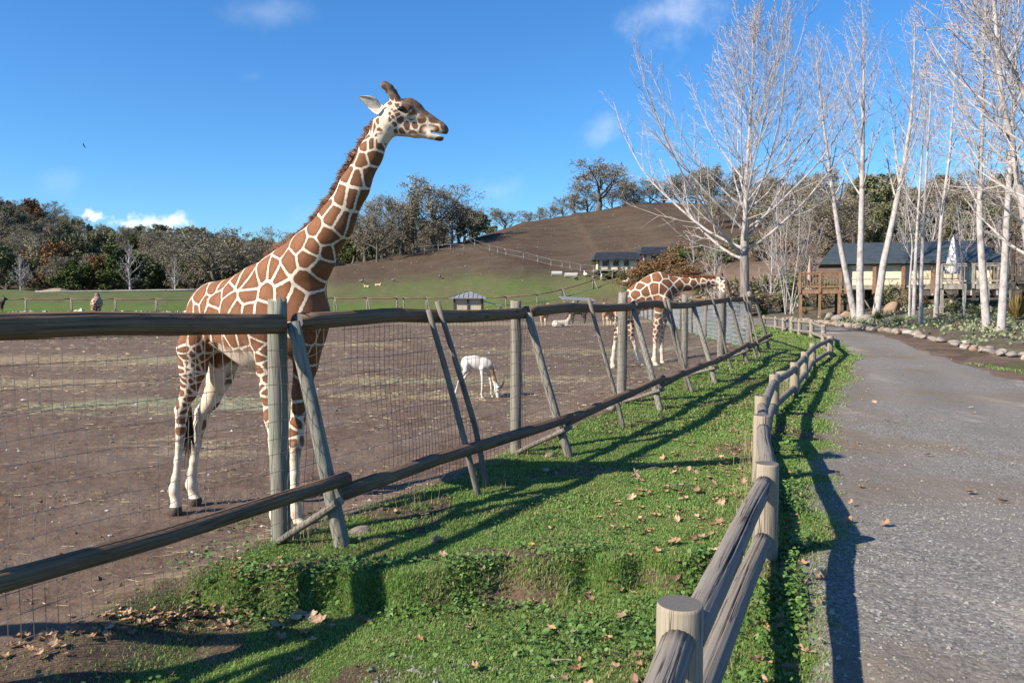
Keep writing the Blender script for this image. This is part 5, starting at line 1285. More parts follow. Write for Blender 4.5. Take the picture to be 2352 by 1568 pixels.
        mb.add(V, [np.array([[i * 8 + j, i * 8 + (j + 1) % 8, (i + 1) * 8 + (j + 1) % 8, (i + 1) * 8 + j] for i in range(6) for j in range(8)])]); mb.build('eye', M_EYE, t, True, b_)
    mb = MB(); mb.tube([u(1427, 690, .02), u(1415, 705, .0), u(1413, 740, .0), u(1414, 762, 0)], [.035, .03, .02, .016], 6); o = mb.build('tail', M_HIDE, t, True, b_)
    n_ = 120; ro = np.array([u(1414, 758, 0)] * n_) + r.normal(0, .02, (n_, 3)); V, F = hair_strip(ro, np.stack([r.normal(0, .12, n_), r.normal(0, .1, n_), -np.ones(n_)], 1), .2 + .15 * r.random(n_), np.full(n_, .009), 4)
    mb = MB(); mb.add(V, F); mb.build('tail_tuft', M_TUFT, o, False, b_)
M_MANE2 = simple('ginger_mane_hair', (.15, .065, .03), (.30, .145, .07), 14, .8, 0)
build_giraffe_reaching()
def build_giraffe_far():
    d = 60.0; k = d / 1829; u = lambda x, y, dd=0.0: U(x, y, d + dd); Lx = np.array([1.0, 0, 0]); pr = []
    C = lambda a, b, ra, rb, bl=.1, la=Lx, lk=1.0: pr.append((a, b, ra, rb, bl, la, lk, 'add'))
    C(u(220, 699, 0), u(222, 697, 1.0), .40, .46, .15, Lx, .82); C(u(222, 697, .6), u(224, 693, 1.3), .45, .40, .15, Lx, .8)
    C(u(223, 690, 1.3), u(223.5, 681, 2.0), .30, .20, .1, Lx, .9); C(u(223.5, 681, 2.0), u(222.5, 677, 2.5), .19, .14, .1, Lx, 1); C(u(222.5, 677, 2.5), u(223, 680, 2.9), .13, .09, .1, Lx, 1)
    for s in (-1, 1):
        C(u(222.5 + s * 2.2, 674.5, 2.5), u(222.5 + s * 2.6, 671.5, 2.5), .05, .05, .04, None, 1); C(u(222.5 + s * 3, 677, 2.5), u(222.5 + s * 8, 675, 2.5), .05, .02, .04, None, 1)
        for (o, dx) in ((0, 5), (1.2, 4.5)):
            pts = [(220 + o + s * dx, 708, o, .2), (220 + o + s * dx, 722, o, .1), (220 + o + s * dx * .9, 731, o, .07), (220 + o + s * dx * .9, 740, o, .06)]
            for a, b in zip(pts[:-1], pts[1:]): C(u(*a[:3]), u(*b[:3]), a[3], b[3], .05, None, 1)
    P, Q = sdf_body(pr, .05); hgt = P[:, 2] + .06
    b_ = np.array([U(220, 740, d)[0], d, G(U(220, 740, d)[0], d)])
    me = mk_mesh('giraffe_body', P - b_, [Q], True, hide_attrs(P, Q, np.full(len(P), .19), np.full(len(P), .022), np.clip(1 - hgt, 0, 1), np.where(proj(P)[:, 1] < 681, .7, 0), np.zeros(len(P)), 5))
    t = thing('giraffe', b_, 'small far giraffe seen from behind near the back fence', 'giraffe', 'giraffes in the paddock'); link('body', me, M_HIDE, t)
    mb = MB(); mb.tube([u(221, 693, -.42), u(221.5, 703, -.5), u(221, 714, -.45)], [.05, .035, .06], 6); mb.build('tail', M_TUFT, t, True, b_)
build_giraffe_far()
# white gazelle with a rusty neck
m = mat('gazelle_coat', .8, .15); n = N(m); p = n.coord('Object'); a_ = n.attr('tan'); nz_ = n.noise(p, 30, 4, .6); nf_ = n.noise(p, 200, 3, .6)
c = n.mix(n.ramp(n.math('ADD', a_, n.math('MULTIPLY', n.math('SUBTRACT', nz_, .5), .5)), .3, .75), n.mix(nz_, (.50, .46, .41), (.62, .58, .535)), n.mix(nz_, (.30, .15, .07), (.46, .25, .12)))
n.out(n.mix(n.ramp(n.attr('dark'), .4, .6), c, (.10, .085, .075)), n.bump(nf_, .2, .004)); M_GAZ = m
M_HORN = simple('black_horn', (.02, .017, .015), (.06, .05, .045), 40, .5)
def gz(x, y): return ((1580 + x / 6.818) * .6447, (1230 + y / 6.818) * .6447)
def build_gazelle():
    d = 15.1; k = d / 1829 * .6447 / 6.818; Lf = np.array([.18, .98, 0]); pr = []
    u = lambda x, y, dd=0.0: U(*gz(x, y), d + dd)
    C = lambda a, b, ra, rb, bl=.03, la=Lf, lk=1.0: pr.append((a, b, ra, rb, bl, la, lk, 'add'))
    C(u(590, 410), u(760, 420), 150 * k, 160 * k, .05, Lf, .78); C(u(760, 420), u(980, 470), 160 * k, 165 * k, .05, Lf, .72); C(u(980, 470), u(1060, 490), 165 * k, 130 * k, .05, Lf, .72)
    C(u(560, 420), u(530, 470), 130 * k, 100 * k, .04, Lf, .85)
    C(u(1085, 480), u(1150, 640), 120 * k, 85 * k, .04, Lf, .7); C(u(1150, 640), u(1215, 800), 85 * k, 62 * k, .03, Lf, .75); C(u(1215, 800), u(1285, 960), 62 * k, 55 * k, .03, Lf, .8)
    C(u(1290, 990), u(1310, 1080), 62 * k, 66 * k, .02, Lf, .85); C(u(1310, 1080), u(1325, 1270), 60 * k, 32 * k, .02, Lf, .85); C(u(1272, 1080), u(1315, 1250), 40 * k, 25 * k, .02, Lf, .8)
    def leg(pts):
        for a, b in zip(pts[:-1], pts[1:]): C(u(*a[:3]), u(*b[:3]), a[3] * k, b[3] * k, .018, None, 1)
    leg([(550, 500, -.08, 95), (540, 610, -.09, 70), (455, 730, -.09, 42), (405, 800, -.09, 30), (360, 900, -.09, 21), (300, 1110, -.09, 19), (280, 1190, -.09, 22), (266, 1245, -.10, 24)])
    leg([(600, 500, .1, 95), (600, 640, .1, 66), (520, 770, .1, 40), (465, 850, .1, 28), (470, 930, .1, 21), (500, 1080, .1, 18), (500, 1120, .1, 21), (505, 1165, .1, 24)])
    leg([(945, 560, -.08, 70), (940, 680, -.08, 42), (945, 800, -.08, 32), (945, 930, -.08, 27), (935, 1060, -.08, 19), (925, 1180, -.08, 22), (945, 1270, -.09, 20), (955, 1290, -.10, 24)])
    leg([(1090, 600, .08, 75), (1120, 720, .08, 44), (1140, 820, .08, 32), (1155, 940, .08, 26), (1165, 1060, .08, 19), (1165, 1170, .08, 22), (1185, 1240, .08, 20), (1195, 1262, .07, 24)])
    C(u(450, 400), u(425, 440), 18 * k, 8 * k, .01, None, 1)
    for s in (-1, 1): C(u(1330, 1010) + Lf * s * .05, u(1385, 985) + Lf * s * .10, 22 * k, 8 * k, .01, None, 1)
    P, Q = sdf_body(pr, .0085); P = relax(P, Q, 1, .4); pj = proj(P)
    gx_ = (pj[:, 0] / .6447 - 1580) * 6.818; gy_ = (pj[:, 1] / .6447 - 1230) * 6.818
    ax = gx_ - (1085 + (gy_ - 450) * .42)
    tan = np.clip(1.25 - np.abs(ax - 25) / 95, 0, 1) * sst(420, 560, gy_) * (1 - sst(840, 960, gy_)) * (gx_ > 1000)
    tan = np.maximum(tan, np.exp(-(((gx_ - 900) / 70) ** 2 + ((gy_ - 310) / 40) ** 2)) * .55); tan = np.maximum(tan, np.exp(-(((gx_ - 1060) / 90) ** 2 + ((gy_ - 430) / 120) ** 2)) * .45)
    dk = np.exp(-(((gx_ - 1305) / 16) ** 2 + ((gy_ - 1120) / 30) ** 2)) * 1.0
    hoof = sst(1255, 1285, gy_) * (gx_ < 1225) * .7
    b_ = np.array([*U(*gz(800, 1250), d)[:2], 0]); b_[2] = G(b_[0], b_[1])
    me = mk_mesh('gazelle_body', P - b_, [Q], True, {'tan': tan, 'dark': np.maximum(dk, hoof)})
    t = thing('gazelle', b_, 'white gazelle with a rusty neck grazing with its head down', 'gazelle'); link('body', me, M_GAZ, t)
    for s in (-1, 1):
        mb = MB(); o = Lf * s * .035
        mb.tube([u(1365, 1045) + o, u(1405, 1010) + o * 1.2, u(1445, 940) + o * 1.6, u(1475, 875) + o * 2.0, u(1465, 848) + o * 2.0, u(1440, 845) + o * 1.9], [.014, .012, .010, .008, .006, .003], 7); mb.build('horn', M_HORN, t, True, b_)
        mb = MB(); c = u(1322, 1075) + Lf * s * .038; mb.tube([c - Lf * .006, c + Lf * .006], [.009, .009], 8); mb.build('eye', M_EYE, t, True, b_)
build_gazelle()
def antelope(px, py, h, face, pose, mats, label, d=None, vox=.035, horns=True, name='antelope', cat='antelope', group=None):
    """face: heading in degrees; h: height at the withers"""
    b = hit(px, py) if d is None else np.array([(px - 1176) / 1829 * d, d, G((px - 1176) / 1829 * d, d)])
    ca, sa = math.cos(R(face)), math.sin(R(face)); Lf = np.array([-sa, ca, 0]); Hd = np.array([ca, sa, 0])
    q = lambda f, l, z: b + (Hd * f + Lf * l + np.array([0, 0, z])) * h
    pr = []; C = lambda a, c, ra, rb, la=Lf, lk=1.0: pr.append((a, c, ra * h, rb * h, .08 * h, la, lk, 'add'))
    dz = -.52 if pose == 'lie' else 0
    C(q(-.42, 0, .74 + dz), q(.32, 0, .76 + dz), .20, .22, Lf, .75); C(q(-.42, 0, .74 + dz), q(-.5, 0, .66 + dz), .20, .14, Lf, .8)
    if pose == 'graze': nk = [(.38, .74, .14), (.60, .42, .09), (.72, .22, .085), (.80, .06, .05)]
    else: nk = [(.36, .82 + dz, .15), (.56, 1.12 + dz, .10), (.60, 1.24 + dz, .10), (.84, 1.14 + dz, .055)]
    for a, c in zip(nk[:-1], nk[1:]): C(q(a[0], 0, a[1]), q(c[0], 0, c[1]), a[2], c[2], Lf, .8)
    for s in (-1, 1):
        if pose == 'lie':
            C(q(.3, s * .15, .14), q(.55, s * .18, .06), .09, .05, None, 1); C(q(-.4, s * .17, .14), q(-.1, s * .24, .05), .13, .05, None, 1)
        else:
            off = .04 * s
            for pts in ([(.30, .62, .12), (.30 + off, .38, .06), (.30 + off, .03, .035)], [(-.44, .62, .15), (-.40 + off, .45, .08), (-.52 + off, .33, .05), (-.48 + off, .03, .035)]):
                for a, c in zip(pts[:-1], pts[1:]): C(q(a[0], s * .12, a[1]), q(c[0], s * .12, c[1]), a[2], c[2], None, 1)
        e = nk[2]; C(q(e[0] - .03, s * .07, e[1] + .02), q(e[0] - .09, s * .17, e[1] + .08), .035, .015, None, 1)
    P, Q = sdf_body(pr, vox * h); me = mk_mesh('antelope_body', P - b, [Q], True, {'var': np.clip((P[:, 2] - b[2]) / h, 0, 1)})
    t = thing(name, b, label, cat, group); link('body', me, mats, t)
    if horns:
        e = nk[2]
        for s in (-1, 1):
            mb = MB(); mb.tube([q(e[0], s * .04, e[1] + .06), q(e[0] - .1, s * .07, e[1] + .25), q(e[0] - .28, s * .10, e[1] + .42)], [.022 * h, .018 * h, .006 * h], 5); mb.build('horn', M_HORN, t, True, b)
    return t
def coat(name, lo, hi):
    m = mat(name, .85, .1); n = N(m); return n.out(n.mix(n.ramp(n.math('ADD', n.attr('var'), n.math('MULTIPLY', n.noise(n.coord('Object'), 9, 3), .3)), .55, .85), lo, hi))
M_TANC = coat('tan_coat', (.50, .40, .28), (.34, .20, .10)); M_DARKC = coat('dark_coat', (.05, .042, .038), (.035, .03, .028)); M_PALEC = coat('pale_coat', (.55, .48, .38), (.42, .31, .20))
antelope(1394, 748, 1.1, 250, 'stand', M_TANC, 'tan antelope standing left of another behind the third fence post', group='antelopes in the paddock')
antelope(1411, 747, 1.1, 285, 'graze', M_TANC, 'tan antelope standing right behind the third fence post, head down', group='antelopes in the paddock')
antelope(1326, 743, 1.15, 200, 'graze', M_DARKC, 'black antelope grazing beside a resting pale one', group='antelopes in the paddock')
antelope(1290, 751, .95, 15, 'lie', M_PALEC, 'pale antelope lying on the dirt beside the black one', group='antelopes in the paddock')
antelope(1249, 749, 1.0, 265, 'stand', M_TANC, 'tan antelope seen head on, alone beyond the second fence post', group='antelopes in the paddock')
antelope(869, 657, .75, 0, 'lie', M_TANC, 'tan antelope lying on the meadow near the chest of the tall giraffe', group='antelopes on the meadow', vox=.05)
antelope(842, 660, .65, 180, 'lie', M_TANC, 'pale antelope lying on the meadow left of the tan one', group='antelopes on the meadow', vox=.05)
antelope(-3, 694, 1.25, 20, 'stand', M_DARKC, 'black horned beast standing at the left end of the knoll', d=96, name='antelope', vox=.05)
def bird(px, py, s, face, label, white):
    b = hit(px, py); ca, sa = math.cos(R(face)), math.sin(R(face)); q = lambda f, z: b + np.array([ca * f, sa * f, z]) * s; Lf = np.array([-sa, ca, 0])
    pr = [(q(-.3, .32), q(.15, .36), .10 * s, .19 * s, .06 * s, Lf, .9, 'add'), (q(.18, .42), q(.28, .72), .10 * s, .06 * s, .06 * s, None, 1, 'add'), (q(.28, .74), q(.42, .72), .075 * s, .03 * s, .03 * s, None, 1, 'add')]
    for l in (-.07, .07): pr.append((q(0, .25) + Lf * l * s, q(0, 0) + Lf * l * s, .035 * s, .03 * s, .02 * s, None, 1, 'add'))
    P, Q = sdf_body(pr, .05 * s); me = mk_mesh('bird', P - b, [Q], True, {'var': np.clip((P[:, 2] - b[2]) / s, 0, 1)})
    t = link('goose', me, M_GOOSEW if white else M_GOOSED, None, b); tag(t, label, 'goose', 'geese on the hillside')
M_GOOSEW = coat('white_feathers', (.6, .58, .55), (.66, .64, .6)); M_GOOSED = coat('grey_feathers', (.18, .16, .14), (.07, .06, .055))
for j, (x, y, w) in enumerate([(135, 655, 0), (225, 618, 1), (312, 648, 0), (372, 655, 1), (600, 692, 1), (640, 690, 0)]):
    bird((2000 + x / 2.613) * .6447, (750 + y / 2.613) * .6447, 1.15, 40 + j * 77, 'white goose on the slope below the tents' if w else 'dark goose on the slope below the tents', w)
for j, (px, py) in enumerate([(830, 650), (1010, 640), (905, 648)]):
    bird(px, py, 1.0, j * 90, 'dark goose on the green meadow slope', 0)
# a dark bird gliding high over the hills
b_ = U(193, 335, 70); mb = MB()
V = np.array([(-.9, .1, .22), (-.45, .15, .10), (0, .2, 0), (.45, .15, .10), (.9, .1, .25), (-.5, -.12, .08), (0, -.2, -.02), (.5, -.12, .08), (0, .35, 0), (0, -.55, 0), (.0, 0, .07), (0, 0, -.07)])
Rm = np.array(Matrix.Rotation(R(62), 3, 'Y') @ Matrix.Rotation(R(30), 3, 'X')); V = V @ Rm.T
mb.add(V * .30, [np.array([(0, 5, 1), (1, 5, 6), (1, 6, 2), (2, 6, 3), (3, 6, 7), (3, 7, 4), (2, 8, 10), (8, 10, 9), (8, 9, 11), (10, 6, 9), (0, 1, 5), (2, 11, 8)])])
o = mb.build('bird', M_DARKC); o.location = b_; tag(o, 'small dark bird gliding in the blue sky', 'bird')
# ---------------------------------------------------------------- tents, decks, hut
M_CREAM = simple('cream_canvas', (.58, .50, .365), (.70, .61, .455), 3, .85, .25, .02)
M_ROOFB = simple('blue_green_canvas', (.034, .046, .052), (.052, .068, .076), 2.0, .55, .2, .02, .4)
M_ROOFK = simple('dark_navy_canvas', (.014, .017, .024), (.030, .036, .048), 2.0, .6, .2, .02, .4)
M_GLASS = mat('dark_window', .15, .5); N(M_GLASS).out((.02, .022, .025))
M_DECKG = simple('grey_deck_wood', (.17, .155, .135), (.30, .275, .24), 9, .9, .4, .01, .1, 'Object', (1, 1, .4))
M_DECKR = simple('red_deck_wood', (.16, .095, .06), (.27, .165, .105), 9, .9, .4, .01, .1, 'Object', (1, 1, .4))
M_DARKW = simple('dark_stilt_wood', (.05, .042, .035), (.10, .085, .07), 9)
M_WHITEC = simple('white_canvas', (.62, .61, .60), (.72, .71, .70), 6, .8, .2); M_PINKC = simple('faded_pink_canvas', (.34, .22, .19), (.44, .31, .27), 6)
M_HUTW = simple('tan_board', (.42, .36, .27), (.54, .47, .36), 12, .9, .4, .01, .1, 'Object', (1, 1, .3))
M_HUTR = simple('grey_metal_roof', (.16, .165, .175), (.26, .265, .275), 5, .5, .2, .01, .4)
M_THATCH = simple('straw_roof', (.20, .17, .115), (.34, .29, .20), 30, .95, .6, .03)
M_CONC = simple('pale_concrete', (.36, .35, .33), (.47, .46, .44), 8)
def box(name, c, sz, m, parent, org, rz=0.0, M=None):
    mb = MB(); mb.box(np.asarray(c), sz, rz, M=M); return mb.build(name, m, parent, False, org)
def gable(name, x0, x1, y0, y1, ze, zr, inset, m, par, org, th=.10):
    """roof with its ridge along x; inset moves the ridge ends inwards"""
    ym = (y0 + y1) / 2
    V = []
    for dz in (0, -th):
        V += [(x0, y0, ze + dz), (x1, y0, ze + dz), (x1, y1, ze + dz), (x0, y1, ze + dz), (x0 + inset, ym, zr + dz), (x1 - inset, ym, zr + dz)]
    top = [(0, 1, 5, 4), (2, 3, 4, 5)]; tri = [(3, 0, 4), (1, 2, 5)]
    F4 = top + [(a + 6, d + 6, c + 6, b + 6) for a, b, c, d in top] + [(0, 6, 7, 1), (1, 7, 8, 2), (2, 8, 9, 3), (3, 9, 6, 0)]
    F3 = tri + [(a + 6, c + 6, b + 6) for a, b, c in tri]
    # sagging canvas: subdivide by ribs
    mb = MB(); mb.add(np.array(V), [np.array(F4), np.array(F3)])
    o = mb.build(name, m, par, False, org); return o
def tent(px0, px1, yr, ye, yf, d, label, depth=4.0, nwin=3, roof=M_ROOFK):
    X = lambda px: (px - 1176) / 1829 * d; Z = lambda py: CAM_H + (685 - py) / 1829 * d
    x0, x1, ze, zr, zf = X(px0), X(px1), Z(ye), Z(yr), Z(yf); o_ = np.array([(x0 + x1) / 2, d + depth / 2, zf])
    t = thing('safari_tent', o_, label, 'tent', 'safari tents on the hillside')
    box('floor', ((x0 + x1) / 2, d + depth / 2, zf - .12), (x1 - x0 + .5, depth + .8, .2), M_DECKG, t, o_)
    w = (x1 - x0) * .92; xa = (x0 + x1) / 2 - w / 2
    box('wall', ((x0 + x1) / 2, d + depth / 2, (ze + zf) / 2), (w, depth * .86, ze - zf), M_CREAM, t, o_)
    gable('roof', x0 - .45, x1 + .45, d - .45, d + depth + .45, ze - .12, zr, .55, roof, t, o_)
    yw = d + depth * .07
    for j in range(nwin + 2):
        xp = xa + w * j / (nwin + 1); box('post', (xp, yw - .12, (ze + zf) / 2 - .1), (.14, .14, ze - zf + .3), M_DARKW, t, o_)
    for j in range(nwin):
        xp = xa + w * (j + .62) / (nwin + .7); hh = (ze - zf) * .46
        f = box('window', (xp, yw - .035, (ze + zf) / 2 + .06), (w * .125, .05, hh), M_DECKG, t, o_)
        box('pane', (xp, yw - .06, (ze + zf) / 2 + .06), (w * .10, .03, hh * .84), M_GLASS, f, o_)
    for j in range(5):
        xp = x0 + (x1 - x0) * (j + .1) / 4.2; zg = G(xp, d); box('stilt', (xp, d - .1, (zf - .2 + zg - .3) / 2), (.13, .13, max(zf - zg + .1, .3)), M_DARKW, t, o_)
    return t
ta = hit(1415, 624)[1]
tent(1370, 1468, 578, 594, 619, ta, 'dark roofed cream tent with three windows, lower of two on the hillside', 3.6)
tent(1476, 1572, 566, 581, 607, ta + 7, 'dark roofed cream tent half hidden by bushes, higher of two on the hillside', 3.6, 2)
def turn(t, px, py_, a):
    """turns a whole building about its front left corner"""
    ca, sa = math.cos(a), math.sin(a); o = t.location; dx, dy = o.x - px, o.y - py_
    t.location = (px + ca * dx - sa * dy, py_ + sa * dx + ca * dy, o.z); t.rotation_euler = (0, 0, a)
def railing(par, org, a, b, zf, h, m, n_posts, gap=.16, th=.035):
    a = np.array(a); b = np.array(b); L = np.linalg.norm(b - a); ang = math.atan2(b[1] - a[1], b[0] - a[0]); c = (a + b) / 2
    box('handrail', (c[0], c[1], zf + h), (L + .1, .14, .055), m, par, org, ang); box('lower_rail', (c[0], c[1], zf + .14), (L, .05, .09), m, par, org, ang); box('upper_rail', (c[0], c[1], zf + h - .09), (L, .045, .09), m, par, org, ang)
    for j in range(n_posts):
        p = a + (b - a) * j / (n_posts - 1); box('rail_post', (p[0], p[1], zf + h / 2 - .12), (.13, .13, h + .25), m, par, org, ang)
    nb = int(L / gap); bm = None
    for j in range(nb):
        p = a + (b - a) * (j + .5) / nb; q = np.array([p[0], p[1], zf + .12 + h / 2 - .1])
        if bm is None:
            mb = MB(); mb.box((0, 0, 0), (th, th, h - .3)); ob = mb.build('baluster', m, par); bm = ob.data
        else:
            ob = bpy.data.objects.new('baluster', bm); COL.objects.link(ob); ob.parent = par
        ob.location = q - np.asarray(org); ob.rotation_euler = (0, 0, ang)
def lodge():
    d = 51.0; X = lambda px, dd=d: (px - 1176) / 1829 * dd; Z = lambda py, dd=d: CAM_H + (685 - py) / 1829 * dd
    x0, x1 = X(1890), X(2225); o_ = np.array([(x0 + x1) / 2, d + 3, G((x0 + x1) / 2, d + 3)])
    t = thing('tent_lodge', o_, 'long tent lodge with blue green roof and cream canvas wall behind pale trees', 'tent')
    zf, ze, zr = Z(655), Z(601), Z(554)
    xw0 = X(1932)
    box('floor', ((xw0 + x1) / 2, d + 3, zf - .15), (x1 - xw0, 6, .26), M_DECKG, t, o_)
    npan = 5; pw = (x1 - xw0) / npan
    for j in range(npan):
        box('wall_panel', (xw0 + pw * (j + .5), d + .25 + .02 * (j % 2), (zf + ze - .25) / 2), (pw - .06, .08, ze - zf - .25), M_CREAM, t, o_)
        box('window_flap', (xw0 + pw * (j + .5), d + .185, (zf + ze) / 2 - .35), (pw * .72, .05, .05), M_CREAM, t, o_)
    box('back_wall', ((xw0 + x1) / 2, d + 5.8, (zf + ze) / 2), (x1 - xw0, .1, ze - zf), M_CREAM, t, o_)
    for xe in (xw0 + .05, x1 - .05): box('end_wall', (xe, d + 3, (zf + ze) / 2 - .1), (.08, 5.4, ze - zf - .2), M_CREAM, t, o_)
    box('eave_shade', ((xw0 + x1) / 2, d + .1, ze - .16), (x1 - xw0, .07, .22), M_DARKW, t, o_)  # dark strip standing in for the shade under the eave
    for j in range(npan + 1): box('post', (xw0 + pw * j, d - .02, (zf + ze) / 2 - .3), (.2, .2, ze - zf + .5), M_DECKR, t, o_)
    gable('roof', X(1877), x1 + .6, d - .32, d + 6.4, ze - .1, zr, .95, M_ROOFB, t, o_)
    for j in range(9):
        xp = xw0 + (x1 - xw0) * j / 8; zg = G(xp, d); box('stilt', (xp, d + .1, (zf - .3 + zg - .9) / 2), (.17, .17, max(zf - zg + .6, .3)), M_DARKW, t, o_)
    turn(t, X(1877), d - .32, -math.atan2(X(1877), d) * .95)
lodge()
def deck(name, label, pxa, pxb, d, depth, yf, h, m, nposts, under):
    X = lambda px: (px - 1176) / 1829 * d; zf = CAM_H + (685 - yf) / 1829 * d; x0, x1 = X(pxa), X(pxb); o_ = np.array([(x0 + x1) / 2, d + depth / 2, G((x0 + x1) / 2, d + depth / 2)])
    t = thing(name, o_, label, 'deck')
    nb = 14
    for j in range(nb): box('deck_board', ((x0 + x1) / 2, d + depth * (j + .5) / nb, zf - .02), (x1 - x0 + .1, depth / nb - .012, .04), m, t, o_)
    box('joist', ((x0 + x1) / 2, d + .05, zf - .16), (x1 - x0, .06, .24), m, t, o_); box('joist', ((x0 + x1) / 2, d + depth - .05, zf - .16), (x1 - x0, .06, .24), m, t, o_)
    railing(t, o_, (x0, d), (x1, d), zf, h, m, nposts); railing(t, o_, (x0, d + .15), (x0, d + depth), zf, h, m, 2)
    for j in range(under):
        for yy_ in (d + .1, d + depth - .2):
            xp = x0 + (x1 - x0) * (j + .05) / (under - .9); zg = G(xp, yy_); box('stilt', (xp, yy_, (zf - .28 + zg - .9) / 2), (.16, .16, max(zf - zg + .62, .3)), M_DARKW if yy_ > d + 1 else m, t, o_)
        if j % 2 == 0:
            xp = x0 + (x1 - x0) * (j + .05) / (under - .9); mb = MB(); mb.tube([(xp, d + .2, zf - .3), (xp + 1.0, d + .5, max(G(xp + 1, d + .5), zf - 1.3))], .06, 4); mb.build('diagonal', M_DARKW, t, False, o_)
    turn(t, x0, d, -math.atan2(x0, d) * .95)
    return t, zf
_, zf1 = deck('deck', 'small reddish deck with railing at the end of the tent lodge', 1836, 1922, 49.0, 3.2, 664, 1.0, M_DECKR, 3, 3)
_, zf2 = deck('deck', 'big grey deck on stilts in front of the tent lodge', 2159, 2480, 41.5, 5.0, 652, 1.02, M_DECKG, 6, 8)
# raised deck section at the right picture edge
deck('deck', 'tall dark deck corner at the picture edge beside the big grey deck', 2322, 2480, 39.0, 2.2, 633, 1.9, M_DARKW, 3, 3)
def parasol(px, d, zf, ztop, r, m, label, top=.1):
    x = (px - 1176) / 1829 * d; o_ = np.array([x, d, zf]); t = thing('closed_parasol', o_, label, 'parasol')
    mb = MB(); mb.tube([(x, d, zf), (x, d, ztop + .08)], .03, 8); mb.build('pole', M_DECKG, t, True, o_)
    k = 9; sides = 22; z = np.linspace(ztop - (ztop - zf) * .78, ztop, k); pr_ = np.interp(np.linspace(0, 1, k), [0, .12, .25, .6, .9, 1], [1.0, .92, .8, .55, .2, .04]) * r
    rr = pr_[:, None] * (1 + .16 * np.cos(np.arange(sides) * 2 * math.pi / sides * 8)[None]); mb = MB(); mb.tube(np.stack([np.full(k, x), np.full(k, d), z], 1), rr, sides); mb.build('canopy', m, t, True, o_)
    mb = MB(); mb.tube([(x, d, zf), (x, d, zf + .08)], .28, 14); mb.build('base', M_CONC, t, False, o_)
parasol(2184, 43.5, zf2, CAM_H + (685 - 543) / 1829 * 43.5, .34, M_WHITEC, 'closed white parasol standing on the big grey deck')
parasol(1857, 50.5, zf1, CAM_H + (685 - 592) / 1829 * 50.5, .17, M_PINKC, 'closed pinkish parasol standing on the small reddish deck')
